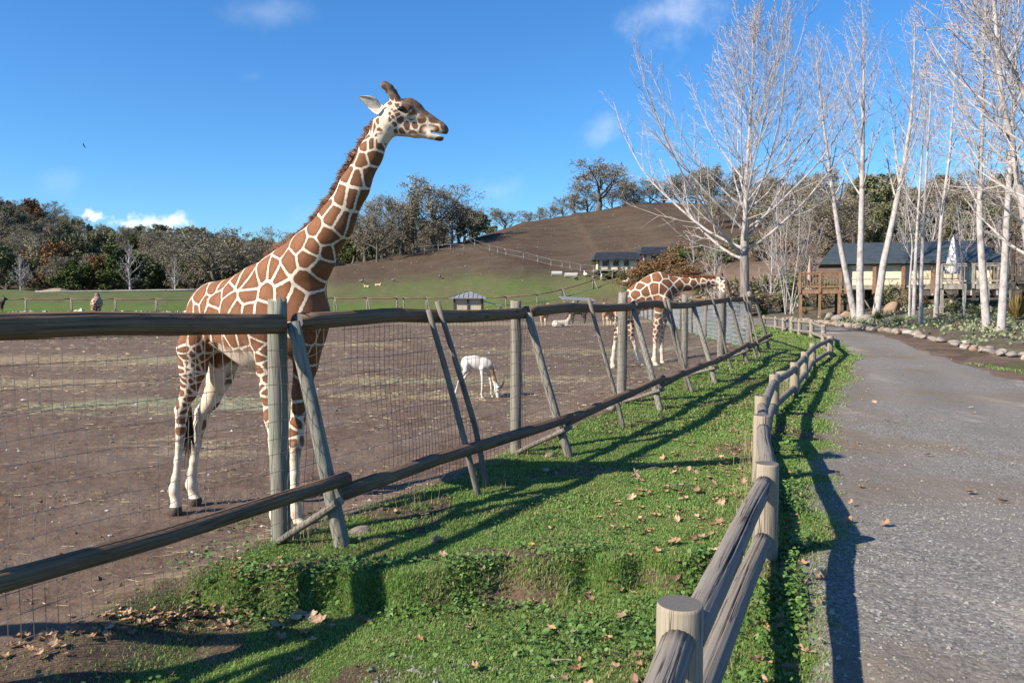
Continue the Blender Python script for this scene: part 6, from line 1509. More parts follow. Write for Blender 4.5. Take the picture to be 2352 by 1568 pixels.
# feed hut in the paddock
def hut():
    d = 80.0; X = lambda px: (px - 1176) / 1829 * d; Z = lambda py: CAM_H + (685 - py) / 1829 * d
    cx_ = X(1075); zg = G(cx_, d + 1.3); o_ = np.array([cx_, d + 1.3, zg]); t = thing('feed_hut', o_, 'small square hut with a ribbed hip roof and tan board walls', 'hut')
    w = 2.75; ze = Z(684); zb = zg
    for sidei, (ux, uy) in enumerate([(0, -1), (1, 0), (0, 1), (-1, 0)]):
        for j in range(14):
            o = (j + .5) / 14 * w - w / 2; x = cx_ + ux * w / 2 + (o if uy else 0); y = o_[1] + uy * w / 2 + (o if ux else 0)
            zlo = zb + .45
            box('board', (x, y, (ze + zlo) / 2), ((w / 14 - .02) if uy else .04, .04 if uy else (w / 14 - .02), ze - zlo), M_HUTW, t, o_)
    for sx_ in (-1, 0, 1):
        for sy in (-1, 1): box('post', (cx_ + sx_ * w / 2, o_[1] + sy * (w / 2 + .05), (ze + zb) / 2 - .1), (.16, .16, ze - zb + .2), M_DARKW, t, o_)
    box('plinth', (cx_, o_[1], zb + .2), (w + .06, w + .06, .5), M_DARKW, t, o_)
    hw_ = X(1118) - cx_; zr = Z(668)
    c = np.array([[cx_ - hw_, o_[1] - hw_, ze], [cx_ + hw_, o_[1] - hw_, ze], [cx_ + hw_, o_[1] + hw_, ze], [cx_ - hw_, o_[1] + hw_, ze], [cx_, o_[1], zr]])
    mb = MB(); mb.add(np.concatenate([c, c - np.array([0, 0, .08])]), [np.array([(0, 1, 4), (1, 2, 4), (2, 3, 4), (3, 0, 4), (6, 5, 9), (7, 6, 9), (8, 7, 9), (5, 8, 9)]), np.array([(0, 5, 6, 1), (1, 6, 7, 2), (2, 7, 8, 3), (3, 8, 5, 0)])]); mb.build('roof', M_HUTR, t, False, o_)
    for s in range(4):
        a, b = c[s], c[(s + 1) % 4]
        for j in range(9):
            f = j / 8; e = a + (b - a) * f; tip = c[4] if f in (0.0, .5) else c[4] + (e - c[4]) * (abs(f - .5) * .0 + .04)
            mid = a + (b - a) * .5; inner = e + (c[4] - mid) * (1 - abs(f - .5) * 2) if 0 < f < 1 else c[4]
            if f in (0, 1) : inner = c[4]
            mb = MB(); mb.tube([e + np.array([0, 0, .03]), inner + np.array([0, 0, .03])], .035, 4); mb.build('roof_rib', M_HUTR, t, False, o_)
    x0, x1 = cx_ + w / 2, X(1153); mb = MB(); z0, z1_ = Z(690), Z(702)
    V = [(x0, o_[1] - w / 2, z0), (x1, o_[1] - w / 2, z1_), (x1, o_[1] + w / 2, z1_), (x0, o_[1] + w / 2, z0)]; V += [(a, b, c_ - .07) for a, b, c_ in V]
    mb.add(np.array(V), [np.array([(0, 1, 2, 3), (7, 6, 5, 4), (0, 4, 5, 1), (1, 5, 6, 2), (2, 6, 7, 3), (3, 7, 4, 0)])]); mb.build('lean_to_roof', M_HUTR, t, False, o_)
    for yy_ in (-1, 1): box('post', (x1 - .15, o_[1] + yy_ * (w / 2 - .1), (z1_ + G(x1, d)) / 2 - .05), (.12, .12, z1_ - G(x1, d)), M_DARKW, t, o_)
    # low open shelter with a flat tilted roof
    d2 = 88.0; xa, xb = (1293 - 1176) / 1829 * d2, (1369 - 1176) / 1829 * d2; zs = 1.62; o2 = np.array([(xa + xb) / 2, d2 + 1.2, G((xa + xb) / 2, d2)])
    t2 = thing('open_shelter', o2, 'low open shelter with a flat dark roof near the back fence', 'shelter')
    mb = MB(); V = [(xa, d2, zs), (xb, d2, zs - .2), (xb - .3, d2 + 2.6, zs + .1), (xa - .3, d2 + 2.6, zs + .3)]; V += [(a, b, c_ - .1) for a, b, c_ in V]
    mb.add(np.array(V), [np.array([(0, 1, 2, 3), (7, 6, 5, 4), (0, 4, 5, 1), (1, 5, 6, 2), (2, 6, 7, 3), (3, 7, 4, 0)])]); mb.build('roof', M_HUTR, t2, False, o2)
    for x in (xa + .2, (xa + xb) / 2, xb - .2):
        for y in (d2 + .15, d2 + 2.3): zg = G(x, y); box('post', (x, y, (zs - .2 + zg) / 2), (.14, .14, zs - zg - .15), M_DECKG, t2, o2)
    # thatched roof beyond the knoll
    d3 = 126.0; X3 = lambda px: (px - 1176) / 1829 * d3; o3 = np.array([X3(95), d3 + 4, G(X3(95), d3 + 4)]); t3 = thing('thatched_pavilion', o3, 'pavilion with a low thatched hip roof beyond the knoll', 'pavilion')
    Z3 = lambda py: CAM_H + (685 - py) / 1829 * d3
    gable('roof', X3(62), X3(130), d3 + 1, d3 + 8, Z3(672), Z3(661), 1.7, M_THATCH, t3, o3, .2)
    for x in (X3(66), X3(96), X3(126)): zg = G(x, d3 + 1.4); box('post', (x, d3 + 1.4, (Z3(673) + zg - .4) / 2), (.2, .2, max(Z3(673) - zg + .4, .3)), M_DARKW, t3, o3)
hut()
for (px, py, w, lb) in [(1279, 632, 1.5, 'pale concrete block beside the pipe fence, left of two'), (1312, 636, 1.8, 'pale concrete block beside the pipe fence, right of two')]:
    b = hit(px, py); mb = MB(); mb.tube([b + np.array([-w / 2, 0, .25]), b + np.array([w / 2, 0, .25])], .34, 8); o = mb.build('trough', M_CONC, None, False, b); o.location = b; tag(o, lb, 'trough')
# drifted logs at the edge of the woods
for (xa, ya, xb, yb, r_, lb) in [((480), 668, 505, 657, .16, 'pale fallen log at the edge of the wood behind the giraffe back'), (783, 603, 840, 590, .14, 'pale fallen log at the foot of the spur oaks'), (800, 606, 862, 592, .12, 'second pale fallen log at the foot of the spur oaks')]:
    a, b = hit(xa, ya), hit(xb, yb); b[1] = a[1] + (b[0] - a[0]) * .3; b[2] = G(b[0], b[1]) + .5; mb = MB(); mb.tube(log_path(a + np.array([0, 0, .15]), b, 8, 0, .08, 3), np.linspace(r_, r_ * .5, 8), 7); o = mb.build('fallen_log', M_WHITE, None, True, a); o.location = a; tag(o, lb, 'log')
# ---------------------------------------------------------------- rocks, garden plants
M_ROCK = mat('garden_rock', .9, .15); n_ = N(M_ROCK); p_ = n_.coord('Object'); o_r = n_.rand(); t_ = n_.noise(p_, 6, 5, .6)
c_ = n_.mix(n_.ramp(t_, .3, .7), (.17, .148, .128), (.31, .275, .245)); c_ = n_.mix(n_.ramp(o_r, .55, .6), c_, n_.mix(t_, (.22, .145, .10), (.35, .255, .19))); c_ = n_.mix(n_.ramp(o_r, .85, .87), c_, (.36, .335, .31))
n_.out(c_, n_.bump(t_, .5, .03))
def rock_mesh(name, seed, sq=.65):
    import bmesh
    bm = bmesh.new(); bmesh.ops.create_icosphere(bm, subdivisions=3, radius=1.0)
    r = np.random.default_rng(seed); o = r.random(3) * 50; cuts = r.normal(size=(7, 3)); cuts /= np.linalg.norm(cuts, axis=1, keepdims=True); dd = r.uniform(.62, .95, 7)
    for v in bm.verts:
        c = np.array(v.co)
        for q, d in zip(cuts, dd):
            s = c @ q - d
            if s > 0: c = c - q * s * .85
        c *= 1 + .10 * (float(vnoise(np.array([c[0] * 2 + o[0]]), np.array([c[1] * 2 + c[2] * 1.7 + o[1]]))[0]) - .5)
        v.co = c * np.array([1, .8, sq])
    me = bpy.data.meshes.new(name); bm.to_mesh(me); bm.free(); me.polygons.foreach_set('use_smooth', np.ones(len(me.polygons), bool)); me.materials.append(M_ROCK)
    return me
ROCKS = [rock_mesh('rock%d' % k, k + 3, .55 + .05 * k) for k in range(6)]
rg = np.random.default_rng(77)
def rock(x, y, s, label, group='rocks edging the garden bed', k=None, sink=.25):
    o = bpy.data.objects.new('rock', ROCKS[rg.integers(6) if k is None else k]); COL.objects.link(o); o.location = (x, y, G(x, y) + s * .55 * (1 - sink) - s * .1)
    o.scale = (s * rg.uniform(.85, 1.3), s * rg.uniform(.8, 1.2), s * rg.uniform(.7, 1.05)); o.rotation_euler = (rg.uniform(-.2, .2), rg.uniform(-.2, .2), rg.uniform(0, 6.28)); tag(o, label, 'rock', group)
y = 13.0
while y < 52:
    s = rg.uniform(.09, .20) * (1 + .25 * (y > 30)); n2 = 2 if rg.random() < .35 else 1
    for q in range(n2):
        if y > 15.5: rock(rock_x(y) + rg.normal(0, .10) + q * .32, y, s * (1 if q == 0 else .75), 'grey or tan rock in the row that edges the garden bed along the road')
    y += s * 1.5 + rg.uniform(.0, .22) + .06 * max(0, (y - 24) / 8)
for (px, py, s, lb) in [(2050, 716, .55, 'large flat tan boulder among the ground cover between thin pale trunks'), (2200, 702, .5, 'tan boulder in the shade under the grey deck'), (1925, 737, .42, 'russet boulder at the bend of the road'), (1905, 733, .36, 'pale boulder left of the russet one at the road bend'), (1990, 738, .40, 'grey boulder at the foot of the straight pale tree'), (1945, 727, .33, 'dark boulder behind the russet one at the bend'), (2008, 742, .33, 'tan rock beside the plumed grass clump'), (1880, 706, .35, 'tan rock below the small reddish deck'), (1838, 705, .32, 'pale rock under the left end of the small reddish deck'), (2165, 716, .34, 'tan rock left of the deck stilts')]:
    b = hit(px, py); rock(b[0], b[1], s, lb, 'boulders in the garden bed')
b = hit(822, 1222); rock(b[0], b[1], .13, 'flat stone in the grass at the foot of the nearest brace', None, 2, .9); COL.objects[-1].scale.z *= .45
b = hit(1262, 1050); rock(b[0], b[1], .06, 'small pale stone by the foot of the second brace', None, 1)
for (px, py, s, lb) in [(1403, 942, .10, 'pale stone lying in the grass below the long lower rail'), (1795, 868, .17, 'tan rock leaning against the low fence, right of its posts'), (1800, 877, .12, 'pinkish rock in front of the one leaning on the low fence')]:
    b = hit(px, py); rock(b[0], b[1], s, lb, None)
GB = 'shrubs around the tents and lodge'
def shrub_px(key, px, py, ytop, label, sx=1.0, name='shrub'):
    b = hit(px, py); h = max((py - ytop) / 1829 * b[1], .3); return plant(key, b[0], b[1], h, label, 'shrub', GB, name, sx=sx, sink=.05, parts=('stem', 'foliage'))
for (k, px, py, yt, lb, sx) in [
    ('rust_shrub', 1500, 640, 588, 'rusty brown bush before the higher tent', 1.5), ('rust_shrub', 1470, 645, 600, 'rusty bush at the right corner of the lower tent', 1.4), ('rust_shrub', 1540, 630, 574, 'rusty bush covering the front of the higher tent', 1.5), ('rust_shrub', 1575, 640, 598, 'faded rusty bush right of the higher tent', 1.6), ('rust_shrub', 1450, 668, 630, 'low rusty bush over the back of the reaching giraffe', 1.7),
    ('green_shrub', 1400, 640, 622, 'bright green bush under the lower tent', 2.2), ('green_shrub', 1432, 642, 622, 'yellow green bush under the right side of the lower tent', 2.0), ('green_shrub', 1368, 612, 585, 'small green bush at the left corner of the lower tent', .9),
    ('ever_shrub', 1945, 700, 648, 'dense dark green bush against the left of the cream wall', 1.2), ('ever_shrub', 1985, 700, 650, 'dense dark green bush between the leaning pale trunks', 1.2), ('ever_shrub', 2040, 706, 652, 'dark green bush against the middle of the cream wall', 1.2), ('tan_shrub', 2080, 710, 662, 'dry brown bush under the edge of the tent lodge', 1.3), ('ever_shrub', 1880, 702, 660, 'dark bush behind the prickly pear under the small deck', 1.3), ('green_shrub', 1850, 704, 668, 'leafy bush at the left of the small deck stilts', 1.2),
    ('ever_shrub', 2190, 718, 690, 'low dark bush in front of the deck stilts', 1.8), ('green_shrub', 2063, 747, 728, 'bright yellow green low bush beside the rock row', 1.6), ('green_shrub', 2147, 752, 737, 'small bright green bush right of the slim pale tree', 1.5), ('rust_shrub', 2118, 706, 678, 'dry rusty bush below the grey deck', 1.4), ('rust_shrub', 2195, 755, 740, 'small orange dry bush among the ground cover', 1.2), ('ever_shrub', 2240, 730, 700, 'dark bush between stout pale trunk and stilts', 1.6), ('green_shrub', 1725, 700, 668, 'green bush left of the spiky palms', 1.2), ('ever_shrub', 1790, 700, 668, 'grey green bush behind the multi stem tree', 1.2)]:
    shrub_px(k, px, py, yt, lb, sx)
for j in range(46):
    px = rg.uniform(1500, 1930); d = rg.uniform(58, 112); x = (px - 1176) / 1829 * d
    if x < tall_x(d) + 2 or (px < 1620 and d < 85): continue
    k = rg.choice(['tan_shrub', 'tan_shrub', 'rust_shrub', 'ever_shrub', 'green_shrub'], p=[.42, .2, .16, .12, .10])
    plant(k, x, d, rg.uniform(1.2, 2.6), {'tan': 'dry tan bush in the brush on the slope behind the road bend', 'rus': 'rusty bush in the brush on the slope behind the road bend', 'eve': 'dark green bush in the brush on the slope behind the road bend', 'gre': 'light green bush in the brush on the slope behind the road bend'}[k[:3]], 'shrub', 'brush on the slope behind the road bend', 'shrub', sx=rg.uniform(1.2, 2.0), sink=.05, parts=('stem', 'foliage'))
for j, (px, d, yt) in enumerate([(1640, 60, 560), (1770, 62, 520), (1590, 95, 545), (2075, 58, 480), (2140, 60, 470), (2230, 58, 470), (2290, 60, 500)]):
    x = (px - 1176) / 1829 * d; plant('sapling', x, d, max(CAM_H + (685 - yt) / 1829 * d - G(x, d), 2), 'thin leafless sapling in the brush behind the road bend', 'tree', 'leafless saplings in the brush', 'sapling', sx=1.0, parts=('trunk', 'crown'))
# spiky palms, flax, plumed grass, prickly pears
M_PALM = leafmat('palm_blade', (.075, .10, .035), (.20, .22, .09), (.13, .13, .05)); M_CACT = simple('cactus_pad', (.10, .15, .085), (.17, .225, .135), 14, .7)
M_FLAX = leafmat('flax_blade', (.13, .085, .035), (.27, .17, .07), (.10, .12, .035)); M_PLUME = leafmat('dry_stalk', (.30, .24, .15), (.50, .42, .28), (.38, .31, .20))
def blade_fan(C, n, L, w, seed, lo=5, hi=85, droop=.35):
    r = np.random.default_rng(seed); az = r.random(n) * 6.28; el = np.radians(r.uniform(lo, hi, n)); K = 5; t = np.linspace(0, 1, K)
    D = np.stack([np.cos(az) * np.cos(el), np.sin(az) * np.cos(el), np.sin(el)], 1); ln = L * r.uniform(.7, 1.1, n)
    P = C + D[:, None] * (ln[:, None] * t)[..., None]; P[..., 2] -= droop * ln[:, None] * (t ** 2)[None] * np.cos(el)[:, None]
    sd = np.cross(D, [0, 0, 1.0]); sd /= np.linalg.norm(sd, axis=1, keepdims=True) + 1e-6; ww = w * np.array([.7, 1, .9, .55, .02])
    V = np.stack([P - sd[:, None] * ww[None, :, None], P + sd[:, None] * ww[None, :, None]], 2).reshape(-1, 3)
    b = (np.arange(n) * K * 2)[:, None, None] + (np.arange(K - 1) * 2)[None, :, None]; F = (b + np.array([0, 1, 3, 2])).reshape(-1, 4)
    return V, [F], np.repeat(r.random(n), K * 2)
def palm(px, py, ytop, seed, label):
    b = hit(px, py); h = (py - ytop) / 1829 * b[1]; t = thing('spiky_palm', b, label, 'palm', 'spiky palms by the road bend')
    mb = MB(); mb.tube([b - np.array([0, 0, .1]), b + np.array([0, 0, h * .45])], [.13, .11], 8); mb.build('trunk', M_OAK, t, True, b)
    for k in range(2):
        V, F, v = blade_fan(b + np.array([0, 0, h * (.35 + .1 * k)]), 90, h * .62, .018 * b[1] / 30, seed + k, -35 if k == 0 else 20, 40 if k == 0 else 88, .25)
        mb = MB(); mb.add(V, F, None, 0, v); mb.build('fronds', M_PALM, t, False, b)
for a in [(1688, 684, 634, 1, 'spiky palm just left of the big fan shaped tree'), (1742, 690, 640, 2, 'spiky palm just right of the big fan shaped tree'), (1780, 694, 652, 3, 'spiky palm beside the clump of thin pale stems'), (1757, 690, 625, 4, 'tall spiky palm behind the others at the road bend'), (1640, 690, 668, 6, 'low spiky palm under the head of the reaching giraffe')]: palm(*a)
def clump(name, px, py, ytop, n, w, m, seed, label, lo=40, hi=88, droop=.3, plumes=0, cat='plant'):
    b = hit(px, py); L = (py - ytop) / 1829 * b[1]; t = thing(name, b, label, cat); V, F, v = blade_fan(b, n, L, w, seed, lo, hi, droop); mb = MB(); mb.add(V, F, None, 0, v); mb.build('blades', m, t, False, b)
    r = np.random.default_rng(seed)
    for k in range(plumes):
        e = b + np.array([(k - plumes / 2) * .45 - .15, 0, L * 1.45]); mb = MB(); P = log_path(b, e, 6, 0, .02, k); mb.tube(P, np.interp(np.linspace(0, 1, 6), [0, .6, .8, 1], [.012, .012, .05, .01]), 5); mb.build('plume', M_PLUME, t, True, b)
clump('plumed_grass', 2014, 742, 705, 260, .012, M_GREEN, 5, 'green grass clump with two pale dry plumes beside the bed', 35, 88, .45, 2)
clump('flax_plant', 2335, 735, 672, 150, .035, M_FLAX, 6, 'big clump of upright bronze blades under the right deck', 45, 88, .15)
clump('agave', 1800, 716, 696, 70, .035, M_GREEN, 8, 'small grey green spiky agave left of the multi stem tree', 10, 80, .1)
clump('grass_tuft', 1755, 722, 702, 160, .014, M_GREEN, 9, 'yellow green grass tuft at the end of the tall fence', 30, 88, .5)
clump('grass_tuft', 1850, 722, 702, 140, .014, M_FLAX, 10, 'dry grass tuft by the rocks at the road bend', 30, 88, .5)
def cactus(px, py, ytop, seed, label):
    b = hit(px, py); h = (py - ytop) / 1829 * b[1]; t = thing('prickly_pear', b, label, 'cactus', 'prickly pears'); r = np.random.default_rng(seed)
    th_ = np.linspace(0, math.pi, 7); ph = np.linspace(0, 2 * math.pi, 11)[:-1]
    base = [(0, 0, 0, 0)]; pads = []
    for k in range(16):
        lev = k // 5; x = r.normal(0, .28 * h * (1 + .3 * lev)); z = h * (.14 + .24 * lev + r.uniform(-.05, .05)); pads.append((x, r.normal(0, .2 * h), z, r.uniform(-.6, .6)))
    for (x, y_, z, a) in pads:
        s = h * .17; V = np.array([[math.sin(p) * math.cos(q) * s * .75, math.sin(p) * math.sin(q) * s * .16, math.cos(p) * s] for p in th_ for q in ph])
        ca, sa = math.cos(a), math.sin(a); V = np.stack([V[:, 0] * ca + V[:, 2] * sa, V[:, 1], -V[:, 0] * sa + V[:, 2] * ca], 1); rz = r.uniform(0, 3.14); V = np.stack([V[:, 0] * math.cos(rz) - V[:, 1] * math.sin(rz), V[:, 0] * math.sin(rz) + V[:, 1] * math.cos(rz), V[:, 2]], 1)
        mb = MB(); mb.add(V + b + np.array([x, y_, z]), [np.array([[i * 10 + j, i * 10 + (j + 1) % 10, (i + 1) * 10 + (j + 1) % 10, (i + 1) * 10 + j] for i in range(6) for j in range(10)])]); mb.build('pad', M_CACT, t, True, b)
cactus(1885, 702, 665, 1, 'prickly pear in front of the small reddish deck'); cactus(2020, 700, 640, 2, 'tall prickly pear between the leaning pale trunks'); cactus(1830, 700, 672, 3, 'small prickly pear left of the small reddish deck'); cactus(1808, 690, 660, 4, 'prickly pear behind the clump of thin pale stems')

# ---------------------------------------------------------------- grass, leaves, straw, chippings
M_GRASS = mat('grass_blade', .6, .25); n_ = N(M_GRASS); v_ = n_.attr('var'); pz = n_.pos()
b1_ = n_.noise(pz, 1.4, 4, .6); c_ = n_.mix(v_, (.122, .222, .044), (.262, .42, .118)); c_ = n_.mix(n_.math('MULTIPLY', n_.ramp(b1_, .42, .68), .7), c_, (.26, .28, .11)); c_ = n_.mix(n_.math('GREATER_THAN', v_, .91), c_, (.42, .35, .20)); n_.out(c_)
tl_ = n_.new('ShaderNodeBsdfTranslucent'); n_.put(tl_.inputs[0], c_); ms_ = n_.new('ShaderNodeMixShader'); ms_.inputs[0].default_value = .35; n_.t.links.new(n_.b.outputs[0], ms_.inputs[1]); n_.t.links.new(tl_.outputs[0], ms_.inputs[2]); n_.t.links.new(ms_.outputs[0], n_.t.nodes['Material Output'].inputs[0])
n_.b.inputs['Subsurface Weight'].default_value = 0.0
M_WEED = mat('weed_leaf', .55, .3); n_ = N(M_WEED); c_ = n_.mix(n_.attr('var'), (.045, .105, .022), (.115, .205, .050)); n_.out(c_)
M_STRAW = leafmat('dry_straw', (.26, .20, .12), (.44, .36, .235), (.30, .28, .16)); M_HAYG = leafmat('green_hay', (.20, .23, .11), (.36, .38, .21), (.25, .26, .12))
def scatter(n, x0, x1, y0, y1, dens, seed):
    r = np.random.default_rng(seed); x = r.uniform(x0, x1, n); y = r.uniform(y0, y1, n); k = r.random(n) < dens(x, y); return x[k], y[k]
def bank_d(x, y):
    wob2 = .35 * (fbm(x * 1.3 + 40, y * 0 + 3.3, 3) - .5) + .12 * (vnoise(x * 6, y * 0 + 8) - .5); eg = y - (5.10 - .10 * x + wob2 + .08 * np.sin(x * 1.7))
    return np.exp(-((eg + .02) / .07) ** 2) * (x > -2.0) * (x < 1.5) * np.clip(masks(x, y)[1] + .25, 0, 1)
def lawn_d(x, y):
    m = masks(x, y); return np.clip(m[1] * 1.15, 0, 1) * (.35 + .65 * sst(.32, .55, fbm(x * 2.6 + 3, y * 2.6 + 8, 4))) * (1 - m[0])
def blades(x, y, L, w, seed, lean=1.0):
    r = np.random.default_rng(seed); n = len(x); z = zt(x, y) - .004; az = r.random(n) * 6.283; le = r.random(n) * lean; ln = L * r.uniform(.55, 1.25, n) * (.6 + .8 * vnoise(x * 1.9 + 60, y * 1.9))
    B = np.stack([x, y, z], 1); dx = np.stack([np.cos(az), np.sin(az), np.zeros(n)], 1); sd = np.stack([-np.sin(az), np.cos(az), np.zeros(n)], 1) * (w * r.uniform(.6, 1.3, n))[:, None]
    mid = B + dx * (ln * le * .35)[:, None] + np.array([0, 0, 1]) * (ln * .6)[:, None]; tip = B + dx * (ln * (le * 1.0 + .1))[:, None] + np.array([0, 0, 1]) * (ln * (1 - .35 * le))[:, None]
    V = np.stack([B - sd, B + sd, mid + sd * .75, mid - sd * .75, tip], 1).reshape(-1, 3); b = np.arange(n)[:, None] * 5
    return V, [b + np.array([[0, 1, 2, 3]]), b + np.array([[3, 2, 4]])], np.repeat(r.random(n), 5)
mb = MB()
for (n, x0, x1, y0, y1, L, w, sd) in [(330000, -3.2, 2.6, 3.5, 6.2, .026, .0028, 1), (270000, -2.2, 4.6, 6.2, 10, .028, .0042, 2), (170000, -.2, 8.2, 10, 17, .034, .008, 3), (90000, 3.0, 12, 17, 30, .045, .014, 4), (40000, 7, 13, 30, 55, .08, .03, 5)]:
    x, y = scatter(n, x0, x1, y0, y1, lawn_d, sd); mb.add(*[(q) for q in (lambda V, F, v: (V, F, None, 0, v))(*blades(x, y, L, w, sd))])
x, y = scatter(160000, -2.1, 1.6, 4.6, 5.7, bank_d, 6); V, F, v = blades(x, y, .045, .003, 6); mb.add(V, F, None, 0, v)
tag(mb.build('grass', M_GRASS), 'short green lawn grass between the fences', 'grass', kind='stuff')
# broad leaved weeds in patches: on the bank, by the fence feet, along the low fence
def weed_d(x, y):
    fx = fence_x(y); p_ = .07 * sst(.52, .64, fbm(x * 1.5 + 70, y * 1.5, 3))
    edge = 5.10 - .10 * x + .08 * np.sin(x * 1.7); p_ = p_ + 1.0 * np.exp(-((y - edge + .02) / .22) ** 2) * (x > -1.9) * (x < 1.3) * sst(.36, .5, fbm(x * 2.2, y * 2 + 9, 3))
    p_ = p_ + .75 * np.exp(-((x - fx - .22) / .16) ** 2) * sst(.34, .5, fbm(x * 1.2, y * 1.2 + 33, 3)); p_ = p_ + .5 * np.exp(-((y - 4.35) / .3) ** 2 - ((x - .8) / .8) ** 2)
    return np.clip(p_, 0, 1) * (masks(x, y)[0] < .5)
x, y = scatter(105000, -2.6, 2.8, 3.5, 7.5, weed_d, 11); x2, y2 = scatter(30000, 1.5, 9.5, 7.5, 22, weed_d, 12)
r = np.random.default_rng(4); mb = MB()
for xx_, yy_, s0 in ((x, y, .0135), (x2, y2, .026)):
    n = len(xx_); C = np.stack([xx_, yy_, zt(xx_, yy_) + r.uniform(.008, .075, n) * (.3 + 1.1 * vnoise(xx_ * 2.2, yy_ * 2.2 + 5))], 1)
    az = r.random(n) * 6.28; tl = r.normal(0, .45, n); a = np.stack([np.cos(az) * np.cos(tl), np.sin(az) * np.cos(tl), np.sin(tl)], 1); up = np.stack([r.normal(0, .4, n), r.normal(0, .4, n), np.ones(n)], 1); bb_ = np.cross(up, a); bb_ /= np.linalg.norm(bb_, axis=1, keepdims=True)
    s = (s0 * r.uniform(.5, 1.4, n))[:, None]; V = np.stack([C - a * s, C - a * s * .2 + bb_ * s * .8, C + a * s * .8 + bb_ * s * .45, C + a * s, C + a * s * .8 - bb_ * s * .45, C - a * s * .2 - bb_ * s * .8], 1).reshape(-1, 3); b = np.arange(n)[:, None] * 6
    mb.add(V, [b + np.array([[0, 1, 2, 3]]), b + np.array([[0, 3, 4, 5]])], None, 0, np.repeat(r.random(n), 6))
tag(mb.build('weeds', M_WEED), 'low broad leaved weeds on the bank and along the low fence', 'weeds', kind='stuff')
# tall dry stems by the low fence and the feet of the tall fence
def drytuft(lst, seed):
    r = np.random.default_rng(seed); X, Y, Ls = [], [], []
    for (cx, cy, n, sp, L) in lst: X.append(cx + r.normal(0, sp, n)); Y.append(cy + r.normal(0, sp, n)); Ls.append(np.full(n, L))
    X, Y, Ls = map(np.concatenate, (X, Y, Ls)); V, F, v = blades(X, Y, 1.0, .0022, seed, .45); n = len(X)
    V = V.reshape(n, 5, 3); B = V[:, :1] * .5 + V[:, 1:2] * .5; s = (Ls * r.uniform(.5, 1.2, n))[:, None, None]; V = np.concatenate([V[:, :2], B + (V[:, 2:] - B) * s * np.array([1, 1, 1.0])], 1); 
    wd = V[:, 2] - V[:, 3]; V[:, 2] += wd * .0; return V.reshape(-1, 3), F, v
lst = []
for i in range(1, 9):
    a, b = QP[i], QP[min(i + 1, len(QP) - 1)]
    for f in np.arange(0, 1, .16): c = a + (b - a) * f; lst.append((c[0] - .13, c[1], int(26 if rg.random() < .7 else 6), .07, rg.uniform(.16, .36)))
for i in range(1, 7): b = TP[i]; lst += [(b[0] + .06, b[1] - .05, 30, .07, .26), (feet[i][0] - .12, feet[i][1], 40, .10, .22)]
for px, py in [(1105, 1120), (1140, 1105), (1445, 978), (960, 1160), (1590, 893), (700, 1235)]: b = hit(px, py); lst.append((b[0], b[1], 34, .10, .26))
V, F, v = drytuft(lst, 3); mb = MB(); mb.add(V, F, None, 0, v); tag(mb.build('dry_grass', M_STRAW), 'tall dry straw coloured grass along fence feet', 'dry grass', kind='stuff')
# straw and hay lying on the paddock
def hay_d(x, y): 
    s = fbm(x * .5 + 9, y * 1.9 + 4, 5); return np.clip(.40 * sst(.50, .66, s) + .06 + .9 * hay_mask(x, y)[0] * sst(.36, .55, s), 0, 1) * (x < tall_x(y) - .15)
mb = MB()
for (n, x0, x1, y0, y1, L, w, sd) in [(26000, -8, 2, 4.2, 12, .10, .0021, 1), (42000, -14, 5, 12, 24, .15, .0036, 2), (22000, -24, 8, 24, 45, .22, .0065, 3)]:
    x, y = scatter(n, x0, x1, y0, y1, hay_d, 20 + sd); r = np.random.default_rng(sd); n = len(x); az = r.normal(0, .75, n); ln = L * r.uniform(.3, 1.0, n); d_ = np.stack([np.cos(az), np.sin(az), r.normal(0, .06, n)], 1); C = np.stack([x, y, zt(x, y) + .012], 1); s_ = np.stack([-np.sin(az), np.cos(az), r.normal(0, .5, n)], 1) * w
    V = np.stack([C - d_ * ln[:, None] / 2 - s_, C - d_ * ln[:, None] / 2 + s_, C + d_ * ln[:, None] / 2 + s_, C + d_ * ln[:, None] / 2 - s_], 1).reshape(-1, 3); mb.add(V, [np.arange(n)[:, None] * 4 + np.array([[0, 1, 2, 3]])], None, 0, np.repeat(r.random(n), 4))
tag(mb.build('straw', M_STRAW), 'loose straw strewn over the paddock dirt', 'straw', kind='stuff')
# clods, pebbles and chippings
def pebbles(x, y, s, seed, m, name, label, sq=.6):
    r = np.random.default_rng(seed); n = len(x); O = np.array([[1, 0, 0], [-1, 0, 0], [0, 1, 0], [0, -1, 0], [0, 0, 1], [0, 0, -1.0]]); F0 = np.array([[0, 2, 4], [2, 1, 4], [1, 3, 4], [3, 0, 4], [2, 0, 5], [1, 2, 5], [3, 1, 5], [0, 3, 5]])
    sc = s * np.exp(r.normal(0, .45, (n, 1))) * r.uniform(.6, 1.3, (n, 3)) * np.array([1, 1, sq]); az = r.random(n) * 6.28; V = O[None] * sc[:, None] * r.uniform(.7, 1.2, (n, 6, 1))
    V = np.stack([V[..., 0] * np.cos(az)[:, None] - V[..., 1] * np.sin(az)[:, None], V[..., 0] * np.sin(az)[:, None] + V[..., 1] * np.cos(az)[:, None], V[..., 2]], -1) + np.stack([x, y, zt(x, y) + sc[:, 2] * .3], 1)[:, None]
    mb = MB(); mb.add(V.reshape(-1, 3), [(np.arange(n)[:, None, None] * 6 + F0).reshape(-1, 3)], None, 0, np.repeat(r.random(n), 6)); return tag(mb.build(name, m), label, name, kind='stuff')
M_CHIP = leafmat('grey_chipping', (.11, .105, .10), (.31, .30, .285), (.19, .183, .174)); M_CLOD = leafmat('dirt_clod', (.07, .048, .036), (.17, .13, .105), (.12, .09, .07)); M_PALES = leafmat('pale_stone', (.26, .235, .21), (.48, .46, .43), (.35, .33, .30))
